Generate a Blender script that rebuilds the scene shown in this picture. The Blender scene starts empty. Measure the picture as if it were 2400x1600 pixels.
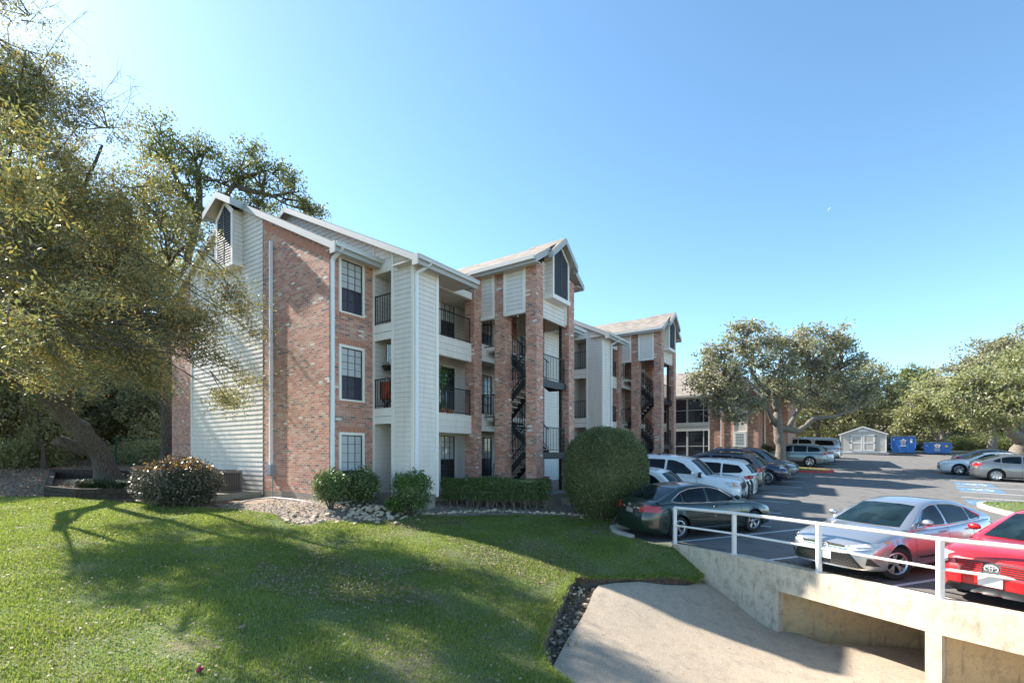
import bpy, bmesh, math, random
import numpy as np
from mathutils import Vector, Matrix
from mathutils.bvhtree import BVHTree
from mathutils.geometry import delaunay_2d_cdt
RNG = np.random.default_rng(7)
random.seed(7)
C = bpy.context.scene.collection
F = 1159.0; HX = 1200.0; HY = 1063.0
R = math.radians

# ------------------------------------------------------------------ nodes
def new_mat(name):
    m = bpy.data.materials.new(name); m.use_nodes = True
    nt = m.node_tree; b = nt.nodes['Principled BSDF']
    return m, nt, b
def N(nt, typ, **kw):
    n = nt.nodes.new(typ)
    for k, v in kw.items():
        if k.startswith('i_'):
            key = k[2:]
            key = int(key) if key.isdigit() else key.replace('_', ' ')
            n.inputs[key].default_value = v
        else: setattr(n, k, v)
    return n
def L(nt, a, b): nt.links.new(a, b)
def M_(nt, op, a, b=None, c=None):
    n = nt.nodes.new('ShaderNodeMath'); n.operation = op
    for i, v in enumerate((a, b, c)):
        if v is None: continue
        if isinstance(v, (int, float)): n.inputs[i].default_value = v
        else: nt.links.new(v, n.inputs[i])
    return n.outputs[0]
def mixc(nt, f, a, b, blend='MIX'):
    n = nt.nodes.new('ShaderNodeMix'); n.data_type = 'RGBA'; n.blend_type = blend
    for s, v in ((n.inputs[0], f), (n.inputs[6], a), (n.inputs[7], b)):
        if isinstance(v, (int, float)): s.default_value = v
        elif isinstance(v, tuple): s.default_value = (*v[:3], 1)
        else: nt.links.new(v, s)
    return n.outputs[2]
def ramp(nt, f, stops, const=False):
    n = nt.nodes.new('ShaderNodeValToRGB'); cr = n.color_ramp
    if const: cr.interpolation = 'CONSTANT'
    while len(cr.elements) > 1: cr.elements.remove(cr.elements[-1])
    cr.elements[0].position = stops[0][0]; cr.elements[0].color = (*stops[0][1], 1)
    for p, c in stops[1:]:
        e = cr.elements.new(p); e.color = (*c, 1)
    nt.links.new(f, n.inputs[0]); return n.outputs[0]
def noise(nt, vec, scale, detail=3, rough=.55):
    n = N(nt, 'ShaderNodeTexNoise'); n.inputs['Scale'].default_value = scale
    n.inputs['Detail'].default_value = detail; n.inputs['Roughness'].default_value = rough
    if vec is not None: L(nt, vec, n.inputs['Vector'])
    return n
def objco(nt): return nt.nodes.new('ShaderNodeTexCoord').outputs['Object']
def geopos(nt): return nt.nodes.new('ShaderNodeNewGeometry').outputs['Position']
def bump(nt, b, h, strength=.3, dist=.02):
    n = N(nt, 'ShaderNodeBump'); n.inputs['Strength'].default_value = strength
    n.inputs['Distance'].default_value = dist
    L(nt, h, n.inputs['Height']); L(nt, n.outputs[0], b.inputs['Normal'])
def plain(name, col, rough=.6, metal=0, var=.12, scale=3.0, coat=0, spec=None, bmp=0, bs=30):
    m, nt, b = new_mat(name)
    p = geopos(nt)
    n = noise(nt, p, scale, 4)
    c = mixc(nt, n.outputs[0], tuple(x*(1-var) for x in col), tuple(min(1, x*(1+var)) for x in col))
    L(nt, c, b.inputs['Base Color']); b.inputs['Roughness'].default_value = rough
    b.inputs['Metallic'].default_value = metal; b.inputs['Coat Weight'].default_value = coat
    b.inputs['Coat Roughness'].default_value = .04
    if spec is not None: b.inputs['Specular IOR Level'].default_value = spec
    if bmp:
        n2 = noise(nt, p, bs, 5); bump(nt, b, n2.outputs[0], bmp, .01)
    return m
MT = {}
def brick_mat(name, stops, mortar=(.58,.50,.42), lo=.55):
    m, nt, b = new_mat(name)
    uv = nt.nodes.new('ShaderNodeUVMap').outputs[0]
    s = N(nt, 'ShaderNodeSeparateXYZ'); L(nt, uv, s.inputs[0])
    row = M_(nt, 'FLOOR', M_(nt, 'DIVIDE', s.outputs[1], .076))
    off = M_(nt, 'MULTIPLY', M_(nt, 'MODULO', M_(nt, 'ABSOLUTE', row), 2), .108)
    uu = M_(nt, 'DIVIDE', M_(nt, 'ADD', s.outputs[0], off), .216)
    col = M_(nt, 'FLOOR', uu)
    fu = M_(nt, 'FRACT', uu); fv = M_(nt, 'FRACT', M_(nt, 'DIVIDE', s.outputs[1], .076))
    cmb = N(nt, 'ShaderNodeCombineXYZ'); L(nt, col, cmb.inputs[0]); L(nt, row, cmb.inputs[1])
    wn = N(nt, 'ShaderNodeTexWhiteNoise', noise_dimensions='2D'); L(nt, cmb.outputs[0], wn.inputs[0])
    bc = ramp(nt, wn.outputs[0], stops, True)
    nz = noise(nt, uv, 14, 6, .65)
    bc = mixc(nt, .55, bc, mixc(nt, nz.outputs[0], (.1,.1,.1), (.95,.95,.95)), 'OVERLAY')
    mu = M_(nt, 'LESS_THAN', M_(nt, 'ABSOLUTE', M_(nt, 'SUBTRACT', fu, .5)), .468)
    mv = M_(nt, 'LESS_THAN', M_(nt, 'ABSOLUTE', M_(nt, 'SUBTRACT', fv, .5)), .415)
    mask = M_(nt, 'MULTIPLY', mu, mv)
    big = noise(nt, geopos(nt), .8, 3)
    c = mixc(nt, mask, mortar, bc)
    c = mixc(nt, M_(nt, 'MULTIPLY', big.outputs[0], .35), c, tuple(x*.55 for x in mortar))
    L(nt, c, b.inputs['Base Color']); b.inputs['Roughness'].default_value = .85
    h = M_(nt, 'ADD', M_(nt, 'MULTIPLY', mask, .7), M_(nt, 'MULTIPLY', M_(nt, 'ADD', nz.outputs[0], wn.outputs[0]), .3))
    bump(nt, b, h, .8, .014)
    return m
reds = [(0,(.53,.19,.125)),(.2,(.63,.275,.19)),(.36,(.42,.145,.10)),(.5,(.66,.34,.245)),(.62,(.54,.265,.19)),(.74,(.60,.20,.13)),(.84,(.27,.165,.135)),(.93,(.15,.11,.11)),(.955,(.60,.43,.32)),(.982,(.78,.72,.66))]
MT['brick'] = brick_mat('red_blend_brick', reds)
MT['soldier'] = plain('soldier_course_brick', (.54,.25,.17), .85, var=.35, scale=9, bmp=.4)
def siding_mat(name, col):
    m, nt, b = new_mat(name)
    p = geopos(nt)
    mp = N(nt, 'ShaderNodeMapping'); mp.inputs['Scale'].default_value = (1, 1, .35)
    L(nt, p, mp.inputs[0])
    n = noise(nt, mp.outputs[0], 2.5, 5); n3 = noise(nt, p, 14, 3)
    c = mixc(nt, n.outputs[0], tuple(x*.86 for x in col), tuple(x*1.08 for x in col))
    c = mixc(nt, M_(nt, 'MULTIPLY', n3.outputs[0], .18), c, (.42,.37,.33))
    mp3 = N(nt, 'ShaderNodeMapping'); mp3.inputs['Scale'].default_value = (1, 1, .08); L(nt, p, mp3.inputs[0]); n5 = noise(nt, mp3.outputs[0], 9, 5, .6)
    c = mixc(nt, ramp(nt, n5.outputs[0], [(.5,(0,0,0)),(.75,(.35,.35,.35))]), c, (.45,.40,.34))
    uv = nt.nodes.new('ShaderNodeUVMap').outputs[0]
    s = N(nt, 'ShaderNodeSeparateXYZ'); L(nt, uv, s.inputs[0])
    L(nt, c, b.inputs['Base Color']); b.inputs['Roughness'].default_value = .6
    bump(nt, b, n3.outputs[0], .12, .01)
    return m
MT['siding'] = siding_mat('cream_lap_siding', (.80,.725,.655))
MT['trim'] = plain('cream_trim_paint', (.81,.76,.69), .5, var=.07, scale=4)
MT['fascia'] = plain('painted_fascia', (.40,.405,.40), .5, var=.08, scale=3)
MT['gutter'] = plain('gutter_metal', (.58,.57,.54), .4, var=.08)
MT['pipe'] = plain('white_downspout', (.78,.78,.80), .4, var=.05)
MT['soffit'] = plain('soffit_board', (.62,.56,.48), .7, var=.08)
MT['black'] = plain('black_painted_steel', (.018,.018,.022), .4, var=.2, spec=.5)
MT['tread'] = plain('precast_tread', (.42,.36,.29), .8, var=.1)
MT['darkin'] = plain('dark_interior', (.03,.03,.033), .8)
MT['concrete'] = plain('foundation_concrete', (.30,.26,.22), .9, var=.3, scale=2.2, bmp=.4)
MT['conc_base'] = plain('weathered_pad_concrete', (.28,.26,.21), .9, var=.35, scale=3, bmp=.4)
MT['greybox'] = plain('grey_enamel_box', (.27,.29,.32), .45)
def shingle_mat(name, col):
    m, nt, b = new_mat(name)
    uv = nt.nodes.new('ShaderNodeUVMap').outputs[0]
    s = N(nt, 'ShaderNodeSeparateXYZ'); L(nt, uv, s.inputs[0])
    rv = M_(nt, 'DIVIDE', s.outputs[1], .14); row = M_(nt, 'FLOOR', rv)
    uu = M_(nt, 'ADD', M_(nt, 'DIVIDE', s.outputs[0], .3), M_(nt, 'MULTIPLY', row, .37))
    cmb = N(nt, 'ShaderNodeCombineXYZ'); L(nt, M_(nt, 'FLOOR', uu), cmb.inputs[0]); L(nt, row, cmb.inputs[1])
    wn = N(nt, 'ShaderNodeTexWhiteNoise', noise_dimensions='2D'); L(nt, cmb.outputs[0], wn.inputs[0])
    gr = noise(nt, uv, 60, 3)
    c = mixc(nt, wn.outputs[0], tuple(x*.68 for x in col), tuple(x*1.25 for x in col))
    c = mixc(nt, M_(nt, 'MULTIPLY', gr.outputs[0], .5), c, tuple(x*.5 for x in col))
    L(nt, c, b.inputs['Base Color']); b.inputs['Roughness'].default_value = .9
    bump(nt, b, M_(nt, 'FRACT', rv), .35, .01)
    return m
MT['shingle'] = shingle_mat('tan_asphalt_shingle', (.27,.235,.20))
MT['edge'] = plain('dark_shingle_edge', (.07,.06,.055), .9)
def glass_mat(name, col, rough=.05, spec=.8, var=.3):
    m, nt, b = new_mat(name)
    n = noise(nt, geopos(nt), 1.3, 2)
    L(nt, mixc(nt, n.outputs[0], tuple(x*(1-var) for x in col), tuple(x*(1+var) for x in col)), b.inputs['Base Color'])
    b.inputs['Roughness'].default_value = rough; b.inputs['Specular IOR Level'].default_value = spec
    b.inputs['Coat Weight'].default_value = .6; b.inputs['Coat Roughness'].default_value = .02
    return m
MT['screen'] = glass_mat('insect_screen_glass', (.045,.045,.075), .25, .4)
MT['dglass'] = glass_mat('dark_window_glass', (.03,.035,.045), .06, .7)
def blind_mat():
    m, nt, b = new_mat('blinds_behind_glass')
    uv = nt.nodes.new('ShaderNodeUVMap').outputs[0]
    s = N(nt, 'ShaderNodeSeparateXYZ'); L(nt, uv, s.inputs[0])
    fr = M_(nt, 'FRACT', M_(nt, 'DIVIDE', s.outputs[1], .05))
    st = M_(nt, 'LESS_THAN', fr, .18)
    L(nt, mixc(nt, st, (.52,.54,.55), (.30,.32,.34)), b.inputs['Base Color'])
    b.inputs['Roughness'].default_value = .3
    b.inputs['Coat Weight'].default_value = .9; b.inputs['Coat Roughness'].default_value = .02
    return m
MT['blind'] = blind_mat()
MT['sash'] = plain('dark_bronze_sash', (.055,.05,.05), .4)
MT['door'] = plain('painted_door', (.45,.44,.43), .5)

# ------------------------------------------------------------------ mesh builder
class MB:
    def __init__(s): s.v = []; s.f = []; s.m = []; s.mats = []
    def mi(s, mat):
        if isinstance(mat, str): mat = MT[mat]
        if mat not in s.mats: s.mats.append(mat)
        return s.mats.index(mat)
    def poly(s, pts, mat):
        k = len(s.v); s.v += [tuple(p) for p in pts]; s.f.append(list(range(k, k+len(pts)))); s.m.append(s.mi(mat)); return s
    def box(s, x0, x1, y0, y1, z0, z1, mat):
        if x1 < x0: x0, x1 = x1, x0
        if y1 < y0: y0, y1 = y1, y0
        if z1 < z0: z0, z1 = z1, z0
        k = len(s.v)
        s.v += [(x0,y0,z0),(x1,y0,z0),(x1,y1,z0),(x0,y1,z0),(x0,y0,z1),(x1,y0,z1),(x1,y1,z1),(x0,y1,z1)]
        for f in ((0,3,2,1),(4,5,6,7),(0,1,5,4),(1,2,6,5),(2,3,7,6),(3,0,4,7)):
            s.f.append([k+i for i in f]); s.m.append(s.mi(mat))
        return s
    def hexa(s, b, t, mat):   # bottom 4 pts ccw, top 4 pts
        k = len(s.v); s.v += [tuple(p) for p in b] + [tuple(p) for p in t]
        for f in ((0,3,2,1),(4,5,6,7),(0,1,5,4),(1,2,6,5),(2,3,7,6),(3,0,4,7)):
            s.f.append([k+i for i in f]); s.m.append(s.mi(mat))
        return s
    def bar(s, p, q, w, h, mat, up=(0,0,1)):
        p = Vector(p); q = Vector(q); d = (q-p).normalized(); u = Vector(up)
        if abs(d.dot(u)) > .98: u = Vector((1,0,0))
        r = d.cross(u).normalized()*(w/2); t = r.cross(d).normalized()*(h/2)
        s.hexa([p-r-t, p+r-t, q+r-t, q-r-t], [p-r+t, p+r+t, q+r+t, q-r+t], mat); return s
    def tube(s, pts, rad, mat, n=6, cap=True):
        pts = [Vector(p) for p in pts]
        if isinstance(rad, (int, float)): rad = [rad]*len(pts)
        k0 = len(s.v); prev = None
        for i, p in enumerate(pts):
            d = (pts[min(i+1, len(pts)-1)]-pts[max(i-1, 0)]).normalized()
            if prev is None:
                a = Vector((0,0,1)) if abs(d.z) < .9 else Vector((1,0,0))
                u = d.cross(a).normalized()
            else:
                u = (prev-d*prev.dot(d)).normalized()
            prev = u; w = d.cross(u)
            for j in range(n):
                a = 2*math.pi*j/n
                s.v.append(tuple(p+(u*math.cos(a)+w*math.sin(a))*rad[i]))
        mi = s.mi(mat)
        for i in range(len(pts)-1):
            for j in range(n):
                a = k0+i*n+j; b = k0+i*n+(j+1) % n
                s.f.append([a, b, b+n, a+n]); s.m.append(mi)
        if cap:
            s.f.append([k0+j for j in range(n)][::-1]); s.m.append(mi)
            k = k0+(len(pts)-1)*n; s.f.append([k+j for j in range(n)]); s.m.append(mi)
        return s
    def lathe(s, prof, mat, n=20, axis='z', o=(0,0,0)):
        k0 = len(s.v)
        for r, h in prof:
            for j in range(n):
                a = 2*math.pi*j/n; c, d = r*math.cos(a), r*math.sin(a)
                p = (c, d, h) if axis == 'z' else ((c, h, d) if axis == 'y' else (h, c, d))
                s.v.append((p[0]+o[0], p[1]+o[1], p[2]+o[2]))
        mi = s.mi(mat)
        for i in range(len(prof)-1):
            for j in range(n):
                a = k0+i*n+j; b = k0+i*n+(j+1) % n
                s.f.append([a, b, b+n, a+n]); s.m.append(mi)
        return s
    def mesh(s, name, smooth=False):
        me = bpy.data.meshes.new(name); me.from_pydata(s.v, [], s.f)
        for m in s.mats: me.materials.append(m)
        me.polygons.foreach_set('material_index', s.m)
        uvl = me.uv_layers.new(name='UVMap'); me.update()
        nl = len(me.loops); li = np.empty(nl, np.int32); me.loops.foreach_get('vertex_index', li)
        vc = np.array(s.v, dtype=np.float32)
        npoly = len(me.polygons); nr = np.empty(npoly*3, np.float32); me.polygons.foreach_get('normal', nr); nr = nr.reshape(-1, 3)
        lt = np.empty(npoly, np.int32); me.polygons.foreach_get('loop_total', lt)
        ln = np.repeat(nr, lt, axis=0); co = vc[li]
        hl = np.hypot(ln[:,0], ln[:,1]); hl[hl < 1e-6] = 1
        hx, hy = -ln[:,1]/hl, ln[:,0]/hl
        flat = np.abs(ln[:,2]) > .995
        slope = (np.abs(ln[:,2]) > .3) & ~flat
        u = co[:,0]*hx+co[:,1]*hy; v = co[:,2].copy()
        v[slope] = v[slope]/np.maximum(.2, np.sqrt(1-ln[slope,2]**2))
        u[flat] = co[flat,0]; v[flat] = co[flat,1]
        uvl.data.foreach_set('uv', np.stack([u+100, v+100], 1).ravel())
        if smooth: me.shade_smooth() if smooth is True else (me.shade_smooth(), me.set_sharp_from_angle(angle=R(smooth)))
        return me
    def build(s, name, parent=None, loc=(0,0,0), smooth=False):
        return obj(name, s.mesh(name, smooth), parent, loc)
def obj(name, me, parent=None, loc=(0,0,0), rot=None, scale=None):
    o = bpy.data.objects.new(name, me); C.objects.link(o); o.location = loc
    if rot: o.rotation_euler = rot
    if scale: o.scale = scale
    if parent: o.parent = parent
    return o
def tag(o, label=None, cat=None, group=None, kind=None):
    if label: o['label'] = label
    if cat: o['category'] = cat
    if group: o['group'] = group
    if kind: o['kind'] = kind
    return o
def thing(name, label, cat, loc=(0,0,0), rz=0, group=None):
    o = bpy.data.objects.new(name, None); C.objects.link(o); o.location = loc; o.rotation_euler = (0,0,rz)
    o.empty_display_size = .2
    return tag(o, label, cat, group)
def children(o): return [c for c in CH.get(o, [])]
def dup(o, parent=None, kids=None):
    if kids is None:
        kids = {}
        for x in C.objects:
            if x.parent: kids.setdefault(x.parent, []).append(x)
    c = o.copy(); C.objects.link(c); c.parent = parent
    for k in kids.get(o, []): dup(k, c, kids)
    return c
def npmesh(name, verts, mat_list, midx=None, nper=4):
    """verts (M,3); faces of nper verts laid consecutively"""
    me = bpy.data.meshes.new(name); nf = len(verts)//nper
    me.vertices.add(len(verts)); me.vertices.foreach_set('co', verts.astype(np.float32).ravel())
    me.loops.add(nf*nper); me.loops.foreach_set('vertex_index', np.arange(nf*nper, dtype=np.int32))
    me.polygons.add(nf); me.polygons.foreach_set('loop_start', np.arange(0, nf*nper, nper, dtype=np.int32))
    for m in mat_list: me.materials.append(MT[m] if isinstance(m, str) else m)
    if midx is not None: me.polygons.foreach_set('material_index', midx.astype(np.int32))
    me.update(calc_edges=True); return me

# ------------------------------------------------------------------ frames
UA = R(55.4)                          # facade direction against world x
AX, AY = -5.56, 15.05
cu, su = math.cos(UA), math.sin(UA)
def W(t, c):                          # facade coordinates (along, outwards) to world xy
    return (AX+cu*t+su*c, AY+su*t-cu*c)
def at(px, py, Y):                    # point of the photograph at depth Y
    return Vector(((px-HX)/F*Y, Y, (HY-py)/F*Y))
# ------------------------------------------------------------------ terrain
def lot_z(x, y):
    d = y-13.0
    return -2.52+.073*(math.sqrt(d*d+9)+d)/2
CT = [(-8,2,-2.3),(-3,3,-2.5),(0,4,-2.7),(1.0,3,-3.0),(-5,5,-2.35),(-8,6,-2.2),(0,6.3,-2.85),(-2,8,-2.5),(-6,9,-2.1),(-12,9,-1.8),(-12,3,-2.1),
 (-20,4,-1.9),(-20,12,-1.5),(.4,7.7,-2.95),(1.2,11.05,-2.85),(0,13.4,-2.2),(2.15,12.5,-2.55),(3.15,12.1,-2.82),(4.6,12.3,-3.2),(4.1,13.4,-2.42),(3.5,13.0,-2.45),
 (3.0,14.1,-2.36),(2.8,15,-2.28),(-5.56,15.05,-1.40),(-8.9,17.3,-1.50),(-14.7,21.3,-1.1),(-3.1,15.2,-1.85),(-2.5,16.1,-1.8),(1.3,17.4,-1.9),(-1.4,16.0,-1.98),(3.0,16.6,-2.05),
 (-1.5,14.6,-2.1),(-5.9,13.7,-1.82),(-12.8,16.5,-1.45),(-17.9,17.3,-1.3),(-20,26,-.6),(-14,26,-.5),(-25,35,0),(-15,40,.2),(-40,20,-.6),(-40,50,.6),(-60,5,-1),
 (2.2,18.4,-1.9),(9,28,-1.45),(17,40,-.62),(24,50,.06),(40,50,.15),(60,50,.3),(60,30,-1.2),(60,5,-2.4),(0,60,.5),(40,80,1.0),(-40,90,1.5),(90,90,1.5),(90,-10,-2.6),(10,-10,-3.2),(-30,-10,-2.2),(0,0,-2.85),
 (1.5,0,-3.1),(.45,6.9,-3.0),(1.25,5,-3.05),(2,22,-1.4),(-1,26,-.9)]
_P = np.array([(a,b) for a,b,_ in CT], float); _Z = np.array([z for *_, z in CT], float)
def _ker(d): return d
_A = _ker(np.linalg.norm(_P[:,None]-_P[None], axis=2))
_n = len(_P); _B = np.zeros((_n+3, _n+3)); _B[:_n,:_n] = _A+np.eye(_n)*-.02; _B[:_n,_n] = 1; _B[:_n,_n+1:] = _P; _B[_n,:_n] = 1; _B[_n+1:,:_n] = _P.T
_Wt = np.linalg.solve(_B, np.concatenate([_Z, np.zeros(3)]))
def gz_np(xy):
    d = np.linalg.norm(xy[:,None,:]-_P[None], axis=2)
    return d@_Wt[:_n]+_Wt[_n]+xy@_Wt[_n+1:]
def gz(x, y): return float(gz_np(np.array([[x, y]], float))[0])
def G(px, py, dz=0):                   # ground point seen at a pixel of the photograph
    z = -2.0; 
    for _ in range(40):
        Y = F*(-z)/(py-HY); Y = max(3, min(60, Y)); X = (px-HX)/F*Y
        z = .5*z+.5*gz(X, Y)
    return (X, Y, z+dz)
WALL = [(4.36,13.5),(5.3,12.0),(6.23,10.16),(7.10,8.33),(7.75,7.3),(8.7,5.9),(10.0,4.0),(11.5,1.5)]
def wallpt(s):                         # s = index along the wall path
    i = min(int(s), len(WALL)-2); f = s-i
    return (WALL[i][0]*(1-f)+WALL[i+1][0]*f, WALL[i][1]*(1-f)+WALL[i+1][1]*f)
KERB = [(4.3,13.42),(3.85,13.35),(3.35,13.75),(3.0,14.5),(3.05,15.1),(3.7,15.3),(4.45,15.75),(4.75,16.6),(4.5,17.5),(3.4,18.2)]
KERB2 = [W(t, 4.5) for t in (8.0, 14, 20, 26, 27.5)]
LOT = [(p[0]+.12, p[1]+.1) for p in WALL[::-1]] + KERB + KERB2 + [W(34,4.7), W(44,5.0), (29.5,50.3),(62,49.5),(62,-4),(14,-4)]
CHAN = [(4.86,12.62),(4.6,12.42),(2.97,11.72),(1.93,11.42),(1.45,11.4),(1.1,10.6),(.85,9.6),(.55,8.5),(.40,7.7),(.45,7.0),(.8,6.3),(1.2,5),(1.5,3),(1.5,-3),(14,-3)] + [(p[0]+.12, p[1]+.1) for p in WALL[::-1][:-1]]
BED = [G(*p)[:2] for p in ((520,1192),(585,1196),(640,1203),(672,1222),(720,1232),(765,1222),(830,1226),(890,1222),(930,1212),(985,1208),(1050,1208),(1140,1206),(1230,1207),(1330,1211),(1432,1216))]
BEDP = BED + [(3.0,15.1),(3.7,15.3),(4.45,15.75),(4.75,16.6),(4.5,17.5),(3.4,18.2)] + KERB2 + [W(27.5,-2), W(8,-2), W(0,-1.0), W(-.2,0)] + [W(-1.6, -3.0), W(-2.2,-4.0)]
DIRT = [G(560,1193)[:2], G(430,1188)[:2], G(330,1176)[:2], G(200,1168)[:2], G(100,1163)[:2], G(0,1163)[:2], G(-300,1160)[:2], (-60,20), (-60,95), (90,95), (90,51), (62,50.2), (29.5,50.7), W(44,4.2), W(34,4.4), W(27.7,4), W(27.7,-2), W(8,-2), W(0,-1.0)]
def inpoly(xy, poly):
    x = xy[:,0]; y = xy[:,1]; r = np.zeros(len(xy), bool); n = len(poly)
    for i in range(n):
        x0, y0 = poly[i][:2]; x1, y1 = poly[(i+1) % n][:2]
        c = ((y0 > y) != (y1 > y)) & (x < (x1-x0)*(y-y0)/((y1-y0) or 1e-9)+x0); r ^= c
    return r
# ------------------------------------------------------------------ ground materials
def ground_mat():
    m, nt, b = new_mat('lawn_turf'); p = geopos(nt)
    n1 = noise(nt, p, 1.1, 5); n2 = noise(nt, p, 22, 4); n3 = noise(nt, p, .45, 3)
    g = mixc(nt, n2.outputs[0], (.06,.10,.025), (.13,.18,.055))
    br = mixc(nt, n2.outputs[0], (.10,.075,.045), (.22,.17,.11))
    f = ramp(nt, M_(nt, 'ADD', M_(nt, 'MULTIPLY', n1.outputs[0], .7), M_(nt, 'MULTIPLY', n3.outputs[0], .4)), [(.50,(0,0,0)),(.66,(.8,.8,.8))])
    L(nt, mixc(nt, f, g, br), b.inputs['Base Color']); b.inputs['Roughness'].default_value = .95
    bump(nt, b, n2.outputs[0], .6, .03); return m
def dirt_mat(name, a, c, sc=9):
    m, nt, b = new_mat(name); p = geopos(nt)
    n1 = noise(nt, p, sc, 6, .7); n2 = noise(nt, p, .9, 3)
    v = N(nt, 'ShaderNodeTexVoronoi'); v.inputs['Scale'].default_value = 16; L(nt, p, v.inputs['Vector'])
    x = mixc(nt, n1.outputs[0], a, c); x = mixc(nt, M_(nt,'MULTIPLY',n2.outputs[0],.6), x, tuple(q*.6 for q in a))
    x = mixc(nt, .35, x, v.outputs['Color'], 'SOFT_LIGHT')
    L(nt, x, b.inputs['Base Color']); b.inputs['Roughness'].default_value = .95
    bump(nt, b, n1.outputs[0], .7, .03); return m
MT['lawn'] = ground_mat()
MT['mulch'] = dirt_mat('gravelly_mulch', (.20,.155,.12), (.44,.36,.29))
MT['litter'] = dirt_mat('leaf_littered_soil', (.20,.14,.09), (.48,.37,.26))
MT['soil'] = dirt_mat('dark_wet_soil', (.07,.055,.04), (.22,.17,.12))
def asphalt_mat():
    m, nt, b = new_mat('asphalt'); p = geopos(nt)
    n1 = noise(nt, p, .35, 4); n2 = noise(nt, p, 90, 3); n3 = noise(nt, p, 2.2, 5)
    x = mixc(nt, n1.outputs[0], (.075,.07,.068), (.125,.118,.11)); x = mixc(nt, n2.outputs[0], x, (.20,.19,.18))
    x = mixc(nt, ramp(nt, n3.outputs[0], [(.52,(0,0,0)),(.75,(.7,.7,.7))]), x, (.05,.047,.046))
    L(nt, x, b.inputs['Base Color']); b.inputs['Roughness'].default_value = .88
    bump(nt, b, n2.outputs[0], .4, .008); return m
MT['asphalt'] = asphalt_mat()
MT['lapshade'] = plain('board_lap_shadow', (.40,.36,.33), .9)  # darker tone painted as the shadow line under each siding board
def slab_mat():
    m, nt, b = new_mat('stained_concrete'); p = geopos(nt)
    n1 = noise(nt, p, .8, 5); n2 = noise(nt, p, 60, 4, .7); n3 = noise(nt, p, 3.5, 6, .7)
    x = mixc(nt, n1.outputs[0], (.45,.345,.24), (.60,.48,.35))
    x = mixc(nt, ramp(nt, n3.outputs[0], [(.5,(0,0,0)),(.75,(.7,.7,.7))]), x, (.22,.18,.14))
    x = mixc(nt, ramp(nt, n2.outputs[0], [(.42,(.75,.75,.75)),(.6,(0,0,0))]), x, (.2,.18,.15))
    L(nt, x, b.inputs['Base Color']); b.inputs['Roughness'].default_value = .9
    bump(nt, b, n2.outputs[0], .5, .01); return m
MT['slab'] = slab_mat()
def oldwall_mat(name, a, c, dark=(.09,.075,.055), amt=.85, stretch=.3):
    m, nt, b = new_mat(name); p = geopos(nt)
    mp = N(nt, 'ShaderNodeMapping'); mp.inputs['Scale'].default_value = (1,1,stretch); L(nt, p, mp.inputs[0])
    n1 = noise(nt, mp.outputs[0], 5.5, 8, .75); n2 = noise(nt, p, 1.2, 4); n3 = noise(nt, p, 34, 6, .7)
    x = mixc(nt, n2.outputs[0], a, c)
    x = mixc(nt, ramp(nt, n1.outputs[0], [(.48,(0,0,0)),(.66,(amt,amt,amt))]), x, dark)
    x = mixc(nt, ramp(nt, n3.outputs[0], [(.52,(0,0,0)),(.72,(.5,.5,.5))]), x, tuple(q*.45 for q in a))
    mp2 = N(nt, 'ShaderNodeMapping'); mp2.inputs['Scale'].default_value = (1,1,.12); L(nt, p, mp2.inputs[0]); n4 = noise(nt, mp2.outputs[0], 11, 4, .6)
    x = mixc(nt, ramp(nt, n4.outputs[0], [(.57,(0,0,0)),(.72,(.4,.4,.4))]), x, tuple(q*.9 for q in dark))
    L(nt, x, b.inputs['Base Color']); b.inputs['Roughness'].default_value = .92
    bump(nt, b, n3.outputs[0], .45, .012); return m
MT['oldwall'] = oldwall_mat('weathered_headwall_concrete', (.52,.43,.31), (.68,.59,.46), dark=(.20,.155,.105), amt=.6, stretch=.7)
MT['tanwall'] = oldwall_mat('tan_culvert_concrete', (.50,.34,.17), (.60,.43,.24), amt=.35, stretch=1)
MT['kerbc'] = plain('pale_kerb_concrete', (.42,.39,.33), .85, var=.15, scale=5, bmp=.3)
MT['redkerb'] = plain('red_painted_kerb', (.42,.035,.035), .6, var=.2, scale=5)
def paint_mat(name, col):
    m, nt, b = new_mat(name); p = geopos(nt); n = noise(nt, p, 18, 6, .75)
    L(nt, mixc(nt, ramp(nt, n.outputs[0], [(.52,(0,0,0)),(.7,(.8,.8,.8))]), col, (.16,.155,.15)), b.inputs['Base Color'])
    b.inputs['Roughness'].default_value = .7; return m
MT['wpaint'] = paint_mat('white_road_paint', (.66,.66,.64)); MT['bpaint'] = paint_mat('blue_road_paint', (.10,.20,.31))
# ------------------------------------------------------------------ leaves
def leaf_mat(name, stops, trans=.45, rough=.5):
    m = bpy.data.materials.new(name); m.use_nodes = True; nt = m.node_tree; nt.nodes.clear()
    out = N(nt, 'ShaderNodeOutputMaterial'); g = N(nt, 'ShaderNodeNewGeometry')
    c = ramp(nt, g.outputs['Random Per Island'], stops)
    n = noise(nt, g.outputs['Position'], .55, 2)
    c = mixc(nt, ramp(nt, n.outputs[0], [(.35,(0,0,0)),(.7,(.55,.55,.55))]), c, tuple(x*1.35 for x in stops[len(stops)//2][1]))
    b = N(nt, 'ShaderNodeBsdfPrincipled'); L(nt, c, b.inputs['Base Color']); b.inputs['Roughness'].default_value = rough
    b.inputs['Specular IOR Level'].default_value = .35
    t = N(nt, 'ShaderNodeBsdfTranslucent'); L(nt, mixc(nt, .5, c, (.3,.34,.04), 'MIX') if trans > .3 else c, t.inputs['Color'])
    mx = N(nt, 'ShaderNodeMixShader'); mx.inputs[0].default_value = trans
    L(nt, b.outputs[0], mx.inputs[1]); L(nt, t.outputs[0], mx.inputs[2]); L(nt, mx.outputs[0], out.inputs[0]); return m
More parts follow.
